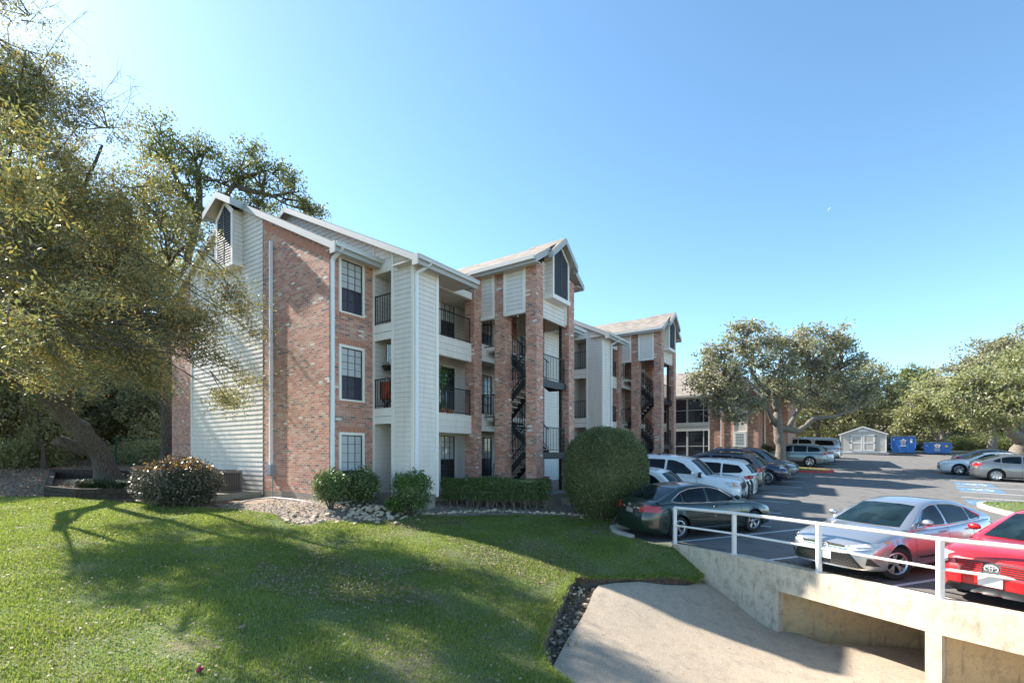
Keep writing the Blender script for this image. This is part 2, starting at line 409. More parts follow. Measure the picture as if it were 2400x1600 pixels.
MT['leaf_near'] = leaf_mat('evergreen_leaf', [(0,(.04,.045,.028)),(.45,(.115,.112,.075)),(.78,(.27,.25,.175)),(.94,(.38,.32,.14)),(.975,(.64,.36,.06)),(1,(.64,.24,.05))], .42)
MT['leaf_gold'] = leaf_mat('turning_leaf', [(0,(.26,.19,.07)),(.5,(.42,.26,.07)),(.85,(.58,.29,.06)),(1,(.64,.20,.04))], .35)
MT['leaf_oak'] = leaf_mat('live_oak_leaf', [(0,(.06,.08,.035)),(.6,(.13,.15,.06)),(1,(.24,.23,.10))], .35)
MT['leaf_grey'] = leaf_mat('dusty_oak_leaf', [(0,(.15,.14,.095)),(.5,(.30,.28,.19)),(1,(.46,.42,.30))], .35)
MT['leaf_bright'] = leaf_mat('spring_leaf', [(0,(.16,.17,.085)),(.5,(.30,.30,.15)),(1,(.46,.44,.28))], .5)
MT['leaf_brown'] = leaf_mat('mixed_olive_leaf', [(0,(.14,.135,.075)),(.5,(.29,.275,.155)),(1,(.44,.40,.26))], .45)
MT['leaf_hedge'] = leaf_mat('clipped_hedge_leaf', [(0,(.035,.055,.022)),(.5,(.10,.145,.055)),(1,(.28,.34,.14))], .25, .3)
MT['leaf_round'] = leaf_mat('fine_bush_leaf', [(0,(.03,.055,.025)),(.45,(.08,.12,.05)),(.8,(.17,.19,.08)),(1,(.34,.27,.15))], .2, .4)
MT['leaf_light'] = leaf_mat('fresh_shrub_leaf', [(0,(.03,.06,.012)),(.5,(.07,.13,.02)),(1,(.16,.26,.04))], .3, .35)
MT['leaf_photinia'] = leaf_mat('photinia_leaf', [(0,(.035,.05,.03)),(.5,(.085,.09,.055)),(.85,(.17,.145,.11)),(1,(.34,.27,.22))], .15, .35)
MT['leaf_red'] = leaf_mat('red_new_leaf', [(0,(.25,.04,.02)),(.5,(.45,.10,.05)),(1,(.55,.22,.05))], .4, .3)
MT['grassblade'] = leaf_mat('grass_blade', [(0,(.09,.15,.03)),(.5,(.18,.27,.05)),(.82,(.28,.36,.08)),(.9,(.40,.35,.18)),(1,(.50,.42,.27))], .5, .5)
MT['deadleaf'] = leaf_mat('dead_leaf', [(0,(.11,.07,.045)),(.5,(.24,.165,.11)),(1,(.42,.34,.25))], .1, .6)
MT['monkey'] = leaf_mat('lilyturf_blade', [(0,(.02,.045,.02)),(.7,(.05,.085,.04)),(1,(.25,.27,.2))], .2, .3)
def bark_mat(name, a, c):
    m, nt, b = new_mat(name); p = geopos(nt)
    mp = N(nt, 'ShaderNodeMapping'); mp.inputs['Scale'].default_value = (1,1,.3); L(nt, p, mp.inputs[0])
    n = noise(nt, mp.outputs[0], 22, 6, .7)
    L(nt, mixc(nt, ramp(nt, n.outputs[0], [(.35,(0,0,0)),(.65,(1,1,1))]), a, c), b.inputs['Base Color'])
    b.inputs['Roughness'].default_value = .95; bump(nt, b, n.outputs[0], 1, .04); return m
MT['bark'] = bark_mat('dark_bark', (.045,.037,.03), (.16,.13,.105))
MT['bark_grey'] = bark_mat('grey_oak_bark', (.10,.085,.07), (.28,.24,.20))
MT['twig'] = plain('twig_bark', (.10,.08,.06), .9, var=.3)
def rand_unit(n):
    v = RNG.normal(size=(n,3)); return v/np.linalg.norm(v, axis=1, keepdims=True)
def leaf_quads(cen, ln, wd, jit=.35, axis=None, nrm=None, midx=None):
    n = len(cen); a = rand_unit(n)
    if axis is not None: a = axis+a*jit; a /= np.linalg.norm(a, axis=1, keepdims=True)
    q = rand_unit(n) if nrm is None else nrm+rand_unit(n)*.7
    b = np.cross(a, q); b /= np.maximum(1e-6, np.linalg.norm(b, axis=1, keepdims=True))
    s = RNG.uniform(.65, 1.3, (n,1)); l = ln*s; w = wd*s
    p0 = cen-a*l*.5; p2 = cen+a*l*.5; m = cen+np.cross(a, b)*l*.06
    return np.stack([p0, m+b*w*.5, p2, m-b*w*.5], 1).reshape(-1, 3)
# ------------------------------------------------------------------ trees
def curve(p, q, k=5, wob=.12, sag=0.0):
    p = np.array(p, float); q = np.array(q, float); d = np.linalg.norm(q-p); o = RNG.normal(size=3)*wob*d*.5; o2 = RNG.normal(size=3)*wob*d*.3
    out = []
    for i in range(k+1):
        s = i/k; w = math.sin(math.pi*s); w2 = math.sin(2*math.pi*s)
        out.append(p*(1-s)+q*s+o*w+o2*w2+np.array([0,0,sag*d*w]))
    return out
def tree(name, label, cat, trunk, lobes, limbs=(), leaf='leaf_oak', bark='bark', nl=60, ln=.09, wd=.05, rc=.42, group=None,
         clr=1.0, tw=.012, limb_r=.10, shell=.55, extra_twigs=0, second=None, up=0.0, stuff_parts=True, drop=.0, holes=None):
    """trunk [(x,y,z,r)..]; limbs = more such paths; lobes [(x,y,z,rx,ry,rz,nclumps)]"""
    base = Vector(trunk[0][:3]); root = thing(name, label, cat, base, 0, group)
    tb = MB(); bx, by, bz = base
    rel = lambda p: (p[0]-bx, p[1]-by, p[2]-bz)
    nodes = []
    for path in (trunk, *limbs):
        pts = [np.array(p[:3]) for p in path]; rr = [p[3] for p in path]; P2 = []; R2 = []
        for i in range(len(pts)-1):           # subdivide with knots
            for k in range(4):
                s = k/4; P2.append(pts[i]*(1-s)+pts[i+1]*s+(RNG.normal(size=3)*rr[i]*.13 if (i+k) else 0)); R2.append((rr[i]*(1-s)+rr[i+1]*s)*(1+RNG.normal()*.05))
        P2.append(pts[-1]); R2.append(rr[-1])
        if path is trunk: R2[0] *= 1.45; R2[1] *= 1.15
        tb.tube([rel(p) for p in P2], R2, bark, 10)
        nodes += [(p, r) for p, r in zip(P2[3:], R2[3:])]
    cl = []; tips = []; SV = np.array([-.866*.78, .500*.78, .626]); SA = np.cross(SV, [0,0,1.]); SA /= np.linalg.norm(SA); SB = np.cross(SV, SA)
    npz = np.array([n[0] for n in nodes])
    for (x, y, z, rx, ry, rz, nc) in lobes:
        c = np.array([x, y, z]); 
        d = np.linalg.norm(npz-c, axis=1)+np.maximum(0, npz[:,2]-c[2])*1.5; j = int(np.argmin(d)); s = nodes[j]
        r0 = min(s[1]*.8, limb_r*(.5+rx*.3)); lp = curve(s[0], c, 7, .22, .05)
        tb.tube([rel(p) for p in lp], [r0*(1-.75*i/7) for i in range(8)], bark, 6)
        n = int(nc*clr); u = rand_unit(n)*(RNG.uniform(shell**3, 1, (n,1))**(1/3)); cc = c+u*np.array([rx, ry, rz])
        if holes: a_, b_ = cc@SA, cc@SB; cc = cc[(np.sin(2.3*a_+.6)*np.sin(2.6*b_+1.1)+.6*np.sin(5.1*a_+2)*np.sin(4.7*b_)) > holes]
        for k, q in enumerate(cc):
            st = lp[RNG.integers(3, 8)]; mid = st*.45+q*.55+RNG.normal(size=3)*.12*rx
            mid[2] += .1*rz
            tb.tube([rel(st), rel(mid), rel(q)], [tw*2.6, tw*1.6, tw*.6], bark, 4, False)
            for _ in range(extra_twigs):
                e = q+(q-c)/rx*RNG.uniform(.1,.6)+RNG.normal(size=3)*rc*.8
                tb.tube([rel(q), rel((q+e)/2+RNG.normal(size=3)*.05), rel(e)], [tw*.8, tw*.6, tw*.35], 'twig', 3, False)
                tips.append((q, e))
        cl.append(cc)
    cl = np.concatenate(cl); n = len(cl)
    cen = np.repeat(cl, nl, axis=0)+RNG.normal(size=(n*nl,3))*np.array([rc, rc, rc*.62])
    if tips:
        tp = np.array([t[0] for t in tips]); te = np.array([t[1] for t in tips]); k = 14
        s = RNG.uniform(.2,1.05,(len(tp)*k,1)); cen = np.concatenate([cen, np.repeat(tp,k,0)*(1-s)+np.repeat(te,k,0)*s+RNG.normal(size=(len(tp)*k,3))*.05])
    cen -= np.array([bx, by, bz])
    v = leaf_quads(cen, ln, wd)
    mats = [leaf]; mi = None
    if second:
        mats.append(second[0]); zc = cen[:,2]+bz
        mi = (RNG.random(len(cen)) < second[1]).astype(int)
    tb.build('trunk', root, smooth=True)
    obj('crown', npmesh('crown', v, mats, mi), root)
    return root
def lobes_at(spec, dens=14):
    """spec rows: px, py, depth, radius m [, squash]"""
    out = []
    for s in spec:
        p = at(s[0], s[1], s[2]); r = s[3]; q = s[4] if len(s) > 4 else .8
        out.append((p.x, p.y, p.z, r, r, r*q, max(6, int(dens*r*r))))
    return out
def P4(px, py, Y, r): p = at(px, py, Y); return (p.x, p.y, p.z, r)
#LEAN
def back(rows): return [((r[0], r[1], max(12.8,min(r[2]+3.2,14.2)), r[3]*max(12.8,min(r[2]+3.2,14.2))/r[2]) if r[2] < 12.5 else r) for r in rows]
b0 = at(268, 1112, 19.6)
tr = [(b0.x, b0.y, gz(b0.x, b0.y)-.15, .42), P4(225,1050,18.9,.36), P4(150,965,17.8,.26), P4(75,900,16.8,.21), P4(-40,850,15.8,.17), P4(-140,720,14.5,.12)]
lb = [[P4(262,1075,19.4,.33), P4(215,1058,19.0,.28), P4(170,1045,18.6,.24), P4(132,1028,18.2,.21)],
      [P4(75,900,16.8,.17), P4(20,885,15.8,.10), P4(-60,840,14.2,.05), P4(-150,700,12,.028), P4(-60,600,9.2,.016), P4(-20,520,7.8,.012), P4(10,420,7,.008)],
      [P4(150,965,17.8,.15), P4(190,820,17,.10), P4(280,700,15.5,.07), P4(400,620,14.5,.04)],
      [P4(75,900,16.8,.15), P4(120,700,15.5,.09), P4(180,480,14.5,.06), P4(240,340,14,.03)],
      [P4(-60,840,14.2,.08), P4(0,600,13.5,.05), P4(30,300,13,.03), P4(60,120,12.6,.015)]]
lb += [[P4(130,360,13.2,0.0110), P4(215,262,12.9,0.0060), P4(338,190,12.6,0.0017)], [P4(150,300,13.2,0.0083), P4(240,235,13,0.0044), P4(322,243,12.9,0.0017)], [P4(90,160,13,0.0083), P4(150,70,12.8,0.0044), P4(205,28,12.7,0.0017)], [P4(190,310,13.2,0.0077), P4(255,200,13,0.0039), P4(290,178,12.9,0.0017)], [P4(60,60,13,0.0077), P4(100,20,12.8,0.0039), P4(140,12,12.7,0.0017)], [P4(250,330,13.2,0.0072), P4(300,245,13,0.0039), P4(318,175,12.9,0.0017)]]
for q_ in list(lb[-6:]):
    for k_ in range(7):
        f_ = .25+.11*k_; a_, c_ = (q_[0], q_[1]) if f_ < .5 else (q_[1], q_[2]); g_ = (f_ % .5)*2; st_ = np.array(a_[:3])*(1-g_)+np.array(c_[:3])*g_; e_ = st_+np.array([RNG.uniform(.1,.6), RNG.normal()*.2, RNG.normal()*.35]); lb.append([(*st_,.0045), (*((st_+e_)/2+RNG.normal(size=3)*.04),.003), (*e_,.0015)])
near = lobes_at(back([(-30,90,9,.8),(40,230,9.5,.9),(-20,330,8.5,.95),(110,330,10.5,1.0),(230,300,12.5,.8),(60,470,9.5,1.5),(200,470,11.5,1.4),(310,440,13.5,1.0),
   (0,600,8.5,1.3),(150,610,10,1.5),(300,600,12,1.5),(420,600,13.5,1.0),(500,600,14,.7),(60,740,9.5,1.3),(190,740,11,1.4),(330,730,12.5,1.4),(450,730,13.5,1.1),(540,700,14,.6),
   (-40,700,9.5,.8),(100,850,12,.9),(240,850,12.5,1.0),(370,850,13,1.0),(470,860,13.5,.9),(540,880,13.8,.55),(560,800,14,.5),(370,510,13.5,.8),(540,930,14,.3),(410,930,13.3,.4),(20,60,9,.5),(70,120,9.3,.5),(120,200,10,.5),(20,20,9,.4)]), 28)+lobes_at([(30,560,7,.32),(10,430,7,.28),(60,660,7.4,.33),(15,760,7.6,.3),(110,600,8,.28),(-10,300,7.6,.3),(90,480,8,.25),(160,700,8.6,.28)], 60)
tree('evergreen_tree', 'big leaning evergreen with a sawn stub and orange flecked leaves before the siding', 'tree', tr, near, lb,
     leaf='leaf_near', bark='bark', nl=165, ln=.085, wd=.030, rc=.27, tw=.0065, limb_r=.045, extra_twigs=4, shell=.25, second=('leaf_gold',.13), holes=-.04)
# ---- tall live oak behind the building's end
q0 = at(392, 1066, 23.4)
tr = [(q0.x, q0.y, gz(q0.x,q0.y)-.1, .30), P4(388,960,23.2,.24), P4(372,900,23.0,.21), P4(400,760,23.0,.20), P4(440,600,23,.19), P4(468,500,23,.17), P4(465,400,23,.10)]
lb = [[P4(468,505,23,.2), P4(520,470,23,.14), P4(560,420,23.2,.1), P4(620,400,23.5,.06)],
      [P4(468,500,23,.2), P4(425,440,23,.12), P4(390,370,22.8,.07)],
      [P4(560,440,23,.12), P4(640,460,23.5,.08), P4(690,450,24,.05)]]
lo = lobes_at([(380,310,22.8,.9),(395,365,22.8,.9),(350,350,22.8,.5),(450,360,23,1.1),(490,350,23,.8),(440,430,22.6,1.0),(510,420,23,1.0),(560,390,23.3,1.1),(580,350,23.4,.6),(620,430,23.5,1.1),(600,480,23.8,1.0),
   (650,400,23.6,.6),(670,470,24,.9),(690,430,24,.55),(560,500,24,.9),(500,510,23,.7),(440,520,23,.9),(410,470,22.6,.9),(740,500,24.5,.35),(715,480,24.5,.4),(350,430,22,1.1),(330,500,22,1.2),(380,560,22,1.2)], 14)
tree('live_oak', 'tall dark live oak rising above the roof ridge from behind the building end', 'tree', tr, lo, lb, leaf='leaf_oak', nl=70, ln=.13, wd=.07, rc=.24, tw=.015, limb_r=.08, shell=.5)
# ---- spreading oak on the red kerbed island
bx_, by_ = 18.9, 34.6; zt = lot_z(bx_, by_)
tr = [(bx_, by_, zt-.1, .36), P4(1830,1040,34.6,.33), P4(1822,1005,34.6,.32), P4(1826,960,34.5,.24), P4(1820,920,34.4,.25)]
lb = [[P4(1822,1000,34.6,.24), P4(1870,1010,34.4,.21), P4(1910,980,34,.17), P4(1960,975,33.6,.12), P4(2010,955,33.4,.07)],
      [P4(1822,960,34.5,.24), P4(1815,930,34.4,.2), P4(1780,900,34,.16), P4(1765,880,33.8,.13), P4(1755,840,33.8,.09)],
      [P4(1812,990,34.6,.2), P4(1800,960,34,.14), P4(1740,920,33,.09)],
      [P4(1850,1000,34.6,.18), P4(1875,950,34.8,.12), P4(1900,900,35,.08)]]
lo = lobes_at([(1745,790,33.8,1.3),(1800,800,34.5,1.2),(1865,800,34.5,1.5),(1935,790,34.8,1.4),(1975,800,35,.6),(1690,830,33.3,1.2),(1700,880,33,1.5),(1760,850,33,1.2),(1830,860,33.5,1.5),(1900,850,34,1.8),(1970,850,35,1.7),
   (1650,880,33,.8),(1640,905,33,.6),(1690,930,32.6,1.2),(1750,920,32.6,1.2),(1700,960,32.5,.8),(1770,955,33,.7),(1850,920,34,1.3),(1910,920,34.5,1.6),(1985,910,35,1.8),(1740,760,33.8,.6),(1660,850,33,.7),(1720,980,32.5,.45),
   (2010,930,35,1.2),(1950,955,34.5,1.0)], 13)
tree('live_oak', 'wide grey green live oak with a forked trunk on the red kerbed island', 'tree', tr, lo, lb, leaf='leaf_grey', bark='bark_grey', nl=50, ln=.20, wd=.115, rc=.30, tw=.026, limb_r=.13, shell=.6)
# ---- bright oaks at the right edge
def tree_px(label, spec, tpx, tpy, Y, r, leaf, dens=16, limbs=(), name='oak_tree', nl=48, ln=.24, wd=.14, rc=.36, bark='bark_grey', group=None, top=None, second=None, shell=.6):
    p = at(tpx, tpy, Y); z = gz(p.x, p.y)
    zz = top if top is not None else min(s[1] for s in spec)+40
    tr = [(p.x, p.y, z-.15, r), P4(tpx+4, tpy-40, Y, r*.8), P4(tpx-6, tpy-90, Y, r*.62), P4(tpx+5, (tpy-90)*.5+zz*.5, Y, r*.4), P4(tpx, zz, Y, r*.15)]
    return tree(name, label, 'tree', tr, lobes_at([(s[0], s[1], Y+s[2], *s[3:]) for s in spec], dens*.55), limbs, leaf=leaf, bark=bark, nl=nl, ln=ln, wd=wd, rc=rc, tw=.02, limb_r=.12, group=group, second=second, shell=shell)
tree_px('huge bright green oak with a thick trunk cut by the right edge of the picture', [(2300,895,-1,1.7),(2360,905,-2,1.9),(2420,880,-1,2.3),(2250,915,0,1.5),(2340,860,1,1.5),(2410,840,0,1.8),(2230,940,-1,1.5),(2300,950,-2,1.8),(2380,960,-3,1.8),(2440,930,-2,2),(2280,1000,-1,.9),(2340,1000,-2,1.0),(2190,900,1,1.5)], 2390, 1066, 40, .62, 'leaf_bright', 15,
   limbs=[[P4(2388,1030,40,.45), P4(2360,1000,39,.32), P4(2330,960,38.5,.22), P4(2290,920,38.5,.14)], [P4(2386,1010,40,.4), P4(2380,960,39.6,.3), P4(2385,900,39.5,.2)], [P4(2390,1020,40,.4), P4(2420,960,39.6,.3), P4(2440,900,39.5,.2)]])
tree_px('tall sparse grey oak standing behind the bright oaks at the right edge', [(2290,830,0,1.6),(2330,815,0,1.5),(2260,850,0,1.3),(2370,830,0,2),(2230,870,0,1.0),(2215,885,0,.7),(2410,800,0,2.2),(2340,860,0,1.6),(2290,870,0,1.4)], 2322, 1064, 49, .4, 'leaf_grey', 15, top=840)
tree_px('round topped dull green tree seen above the blue dumpsters', [(2150,905,0,1.8),(2125,890,0,1.4),(2165,885,0,1.4),(2140,870,0,1.2),(2175,915,0,1.5),(2115,920,0,1.6),(2150,940,0,2.0)], 2150, 1063, 60, .3, 'leaf_oak', 14, ln=.3, wd=.18, top=890)
tree_px('bright green oak with low branches between the shed and the right edge', [(2170,940,0,1.6),(2215,930,0,1.8),(2140,955,0,1.6),(2190,975,-1,1.3),(2250,960,-1,1.7),(2120,980,0,1.2),(2230,985,-1,1.1)], 2205, 1062, 47, .22, 'leaf_bright', 17, limbs=[[P4(2205,1040,47,.16), P4(2230,1000,47,.12), P4(2260,960,46.6,.07)],[P4(2205,1040,47,.16), P4(2180,1000,47,.12), P4(2150,960,46.6,.07)]])
tree_px('broad olive oak behind the pale storage shed', [(1990,900,0,2.2),(2040,890,0,2.2),(2080,910,0,2.0),(2010,950,-1,2.0),(2065,950,-1,1.8),(1960,940,0,2.2),(2100,940,0,1.6),(2030,985,-1,1.2),(1980,985,-1,1.3),(2090,985,-1,1.0)], 2040, 1062, 52, .35, 'leaf_brown', 14, limbs=[[P4(2040,1040,52,.25), P4(2075,1000,52,.18), P4(2100,960,51,.1)]])
tree_px('dense olive tree behind the parked silver pickup', [(1900,920,0,2.0),(1930,960,0,1.9),(1870,960,0,1.8),(1960,990,0,1.5),(1900,1000,0,1.3),(1850,1000,0,1.3),(1840,930,0,1.6)], 1915, 1058, 54, .3, 'leaf_brown', 14)
# ---- woods: copied trees, left behind the fence and right behind the dumpsters
def proto_tree(label, h, leaf, seed, cw, nl=42, bare=.4):
    global RNG
    RNG = np.random.default_rng(seed)
    tr = [(0,0,0,.17), (RNG.normal()*.2, RNG.normal()*.2, h*.25, .13), (RNG.normal()*.5, RNG.normal()*.4, h*.5, .10), (RNG.normal()*.7, RNG.normal()*.6, h*.75, .06), (RNG.normal()*.7, 0, h*.97, .02)]
    lo = []
    for k in range(11):
        a = RNG.uniform(0, 6.28); z = h*(bare+(1-bare)*RNG.random()); r = cw*RNG.uniform(.25,.5); d = cw*RNG.uniform(.15,.75)*(1.15-abs(z/h-.6))
        lo.append((math.cos(a)*d, math.sin(a)*d, z, r, r, r*.75, int(16*r*r)+5))
    lb = [[(0,0,h*.2,.1),(RNG.normal()*1.2,RNG.normal()*1.0,h*.45,.07),(RNG.normal()*1.8,RNG.normal()*1.5,h*.7,.03)]]
    return tree('woodland_tree', label, 'tree', tr, lo, lb, leaf=leaf, bark='bark', nl=nl, ln=.19, wd=.11, rc=.42, tw=.014, limb_r=.05, shell=.2)
protos = [proto_tree('x', 7.5, 'leaf_bright', 11, 2.6, bare=.3), proto_tree('x', 9, 'leaf_brown', 12, 3.0, bare=.3), proto_tree('x', 8, 'leaf_oak', 13, 2.8, bare=.25), proto_tree('x', 6, 'leaf_brown', 14, 2.4, bare=.15)]
RNG = np.random.default_rng(99)
KIDS = {}
for o_ in C.objects:
    if o_.parent: KIDS.setdefault(o_.parent, []).append(o_)
wood = []
def put_tree(k, px, Y, s, rz, first):
    X = (px-HX)/F*Y; z = gz(X, Y)-.1
    o = protos[k] if k in first else dup(protos[k], None, KIDS)
    if k in first: first.discard(k)
    o.location = (X, Y, z); o.rotation_euler = (0,0,rz); o.scale = (s,s,s*RNG.uniform(.9,1.1)); return o
first = {0,1,2,3}
LW = [(1,-150,20.5,.8),(0,-60,26,.9),(3,20,27,.9),(2,65,29,.95),(1,105,24,.62),(0,150,31,1.0),(3,200,29,1.0),(2,245,32,1.0),(0,300,30,.95),(1,345,33,1.05),(3,375,29,.85),(0,330,38,1.2),(2,180,40,1.3),(1,40,38,1.3),(3,-40,34,1.2),(0,430,34,1.0),(3,110,33,.9),(3,265,36,1.0),(2,-120,30,1.2)]
LW += [(1,-30,29,1.7),(0,60,33,1.9),(1,150,34,1.95),(0,240,35,1.9),(0,330,36,1.8)]
LL = ['leftmost woodland tree, half out of the picture on the left','bright leaved woodland tree close to the left picture edge','low olive thicket tree in the woods by the left edge','dark woodland tree behind the lower left wood',
 'slim dark stemmed tree standing left of the sawn stub','spring green tree seen under the leaning trunk','bushy olive tree seen beneath the leaning trunk','dark tree right behind the leaning trunk base','spring green tree beside the green fence post','brownish tree behind the chain link fence rail','low bushy tree against the left end of the building',
 'farther tall spring green tree above the fence','tall dark tree deep in the left woods','tall olive tree deep in the woods near the left edge','low broad thicket tree deep at the left edge','spring green tree mostly behind the building end','small thicket tree below the big crown','low thicket tree deep behind the fence','dark tree out at the far left of the woods','tall olive tree closing the woods at the left picture edge','tall spring green crown behind the left part of the leaning tree','tall olive crown behind the middle of the leaning tree','tall spring green crown between the leaning tree and the live oak','tall spring green tree left of the live oak']
for (k, px, Y, s), lab in zip(LW, LL):
    o = put_tree(k, px, Y, s, RNG.uniform(0, 6.28), first); tag(o, lab, 'tree', 'trees in the woods left of the building')
RW = [(1,1880,60,.9),(2,1990,63,.9),(3,2060,60,1.1),(1,2110,57,.75),(3,2150,62,.8),(0,2200,64,.8),(2,2245,56,.75),(3,2285,55,.95),(1,2330,60,1.0),(0,2370,57,1.0),(2,2430,52,1.0),(1,1800,62,1.0),(3,1930,70,1.2)]
RL = ['olive tree far behind the blue sedan','dark tree far behind the shed roof','low olive tree behind the shed right corner','slender olive tree behind the taller dumpster','low tree between the two dumpsters','bright small tree behind the lower dumpster','small dark tree right of the lower dumpster','low olive tree behind the grey sedan boot','olive tree behind the grey sedan roof','bright tree beside the thick right hand trunk','dark tree past the right picture edge','olive tree far behind the third building','broad low tree farthest behind the parked pickup']
for (k, px, Y, s), lab in zip(RW, RL):
    o = put_tree(k, px, Y, s, RNG.uniform(0, 6.28), first); tag(o, lab, 'tree', 'trees beyond the parking lot')
# out-of-frame trees that shade the lawn
# ------------------------------------------------------------------ shrubs
def blob_shrub(name, label, loc, rx, ry, h, leaf, n, ln, wd, fn=None, core=.80, cat='shrub', group=None, stems=0, z0=0.0, jitter=.05, second=None, rz=0, stem_mat='bark', sq=1.0):
    """fn(unit dirs)->radius factor ; ellipsoid-like shell from z0 to h"""
    root = thing(name, label, cat, loc, rz, group)
    u = rand_unit(n); hz = (h-z0)/2
    fx = np.ones(n) if fn is None else fn(u)
    e = sq
    p = np.sign(u)*np.abs(u)**e
    p = p*np.array([rx, ry, hz])*fx[:,None]*(1-np.abs(RNG.normal(size=(n,1)))*jitter*1.6)+RNG.normal(size=(n,3))*jitter*min(rx,ry)
    p[:,2] += z0+hz
    p = p[p[:,2] > -.02]
    nr = u[:len(p)]
    v = leaf_quads(p, ln, wd); mats = [leaf]; mi = None
    if second:
        mats.append(second[0]); top = p[:,2] > z0+second[2]*(h-z0); mi = (top & (RNG.random(len(p)) < second[1])).astype(int)
    obj('foliage', npmesh('foliage', v, mats, mi), root)
    if core:  # solid core added inside the leaf shell to block light
        m = bmesh.new(); bmesh.ops.create_icosphere(m, subdivisions=3, radius=1)
        for q in m.verts:
            d = np.array([q.co]); d /= np.linalg.norm(d); f = 1 if fn is None else float(fn(d)[0]); d = (np.sign(d)*np.abs(d)**e)[0]
            q.co = (d[0]*rx*core*f, d[1]*ry*core*f, max(.0, z0+hz+d[2]*hz*core*f))
        me = bpy.data.meshes.new('light_blocking_core'); m.to_mesh(me); m.free(); me.materials.append(MT[leaf]); me.shade_smooth(); obj('light_blocking_core', me, root)
    if stems:
        b = MB()
        for k in range(stems):
            a = RNG.uniform(0,6.28); r = RNG.uniform(.05,.25)*rx
            b.tube([(math.cos(a)*r*.3, math.sin(a)*r*.3, -.05), (math.cos(a)*r, math.sin(a)*r*.9, z0*.6), (math.cos(a)*rx*.5, math.sin(a)*ry*.5, z0+.25*(h-z0)), (math.cos(a)*rx*.75, math.sin(a)*ry*.75, z0+.6*(h-z0))], [.03,.025,.016,.008], stem_mat, 5, False)
        b.build('stem', root, smooth=True)
    return root
x, y = 3.1, 16.45
def rb(u): # flat-bottomed dome
    z = u[:,2]; return 1.02-.06*np.clip(-z, 0, 1)**2+.02*np.sin(u[:,0]*9)*np.sin(u[:,1]*7+z*6)
blob_shrub('round_bush', 'very large dark green bush clipped into a dome beside the parked black sedan', (x, y, gz(x,y)-.06), 1.35, 1.35, 2.98, 'leaf_round', 95000, .050, .028, rb, core=.93, z0=-.02, jitter=.019, sq=.88)
o_ = C.objects['round_bush']; n_ = 2600; u_ = rand_unit(n_); u_ = u_[u_[:,2] > -.8]; p_ = np.sign(u_)*np.abs(u_)**.88*np.array([1.37,1.37,1.52])*rb(u_)[:,None]*RNG.uniform(.99,1.045,(len(u_),1)); p_[:,2] += 1.48
obj('stray_shoots', npmesh('stray_shoots', leaf_quads(p_, .055, .022, .8, u_), ['leaf_light','leaf_round'], (RNG.random(len(p_)) < .7).astype(int)), o_)
b_ = MB()
for k_ in range(12): a_ = k_*.55; b_.tube([(math.cos(a_)*.5, math.sin(a_)*.5, -.1), (math.cos(a_)*.95, math.sin(a_)*.95, .22), (math.cos(a_)*1.1, math.sin(a_)*1.1, .5)], [.035,.025,.012], 'bark_grey', 5, False)
b_.build('stem', o_, smooth=True)
# hedge row
def hedge():
    x0, y0, x1, y1 = -2.42, 17.15, 1.3, 17.35; L_ = math.hypot(x1-x0, y1-y0); a = math.atan2(y1-y0, x1-x0)
    g0 = (gz(x0,y0)+gz(x1,y1))/2
    root = thing('hedge', 'long low clipped hedge in front of the first stair tower and its balconies', 'hedge', ((x0+x1)/2, (y0+y1)/2, g0), a)
    H = -.80-g0; n = 42000
    p = np.empty((n,3)); p[:,0] = RNG.uniform(-L_/2, L_/2, n)
    th = RNG.uniform(-.3, math.pi+.3, n); ce = np.sign(np.cos(th))*np.abs(np.cos(th))**.6; se = np.sign(np.sin(th))*np.abs(np.sin(th))**.6
    wob = 1+.09*np.sin(p[:,0]*4.1)+.06*np.sin(p[:,0]*9.7+1); dd = 1-np.abs(RNG.normal(size=n))*.09
    p[:,1] = ce*.5*wob*dd; p[:,2] = .5*H+se*.5*H*(.93+.07*np.sin(p[:,0]*2.9+2))*dd-(p[:,0]/L_+.5)*.08; p += RNG.normal(size=(n,3))*.022
    p = p[p[:,2] > .12+.12*np.sin(p[:,0]*5)]
    mi = (RNG.random(len(p)) < np.clip((p[:,2]/H-.45)*1.3, .06, .65)*np.clip(1.2-(p[:,0]/L_+.5)*1.3, .1, 1)).astype(int)
    obj('foliage', npmesh('foliage', leaf_quads(p, .055, .034), ['leaf_hedge','leaf_light'], mi), root)
    b = MB(); b.box(-L_/2+.12, L_/2-.12, -.33, .33, .45, H*.88, 'leaf_hedge'); b.build('light_blocking_core', root)  # box added inside the hedge so light does not pass through
    b = MB()
    for k in range(26):
        q = -L_/2+.15+k*(L_-.3)/25+RNG.normal()*.05; yy = RNG.uniform(-.35,.1)
        for j in range(3): b.tube([(q, yy, -.1), (q+RNG.normal()*.08, yy-.05+RNG.normal()*.04, .3), (q+RNG.normal()*.2, yy+RNG.normal()*.12, .75)], [.02,.013,.007], 'bark_grey', 4, False)
    b.build('stem', root, smooth=True)
hedge()
RNG = np.random.default_rng(5)
def lump(u): return 1+.13*np.sin(u[:,0]*5+1)*np.sin(u[:,1]*4)+.09*np.sin(u[:,2]*8+u[:,0]*6)
x, y = at(800,1100,14.6).x, 14.6
blob_shrub('evergreen_shrub', 'wide glossy shrub with bare forked stems beneath the lowest window', (x-.28, y-.1, gz(x,y)), .50, .42, 1.12, 'leaf_hedge', 4600, .065, .04, lump, core=.5, stems=9, z0=.20, jitter=.15, second=('leaf_light',.35,.6))
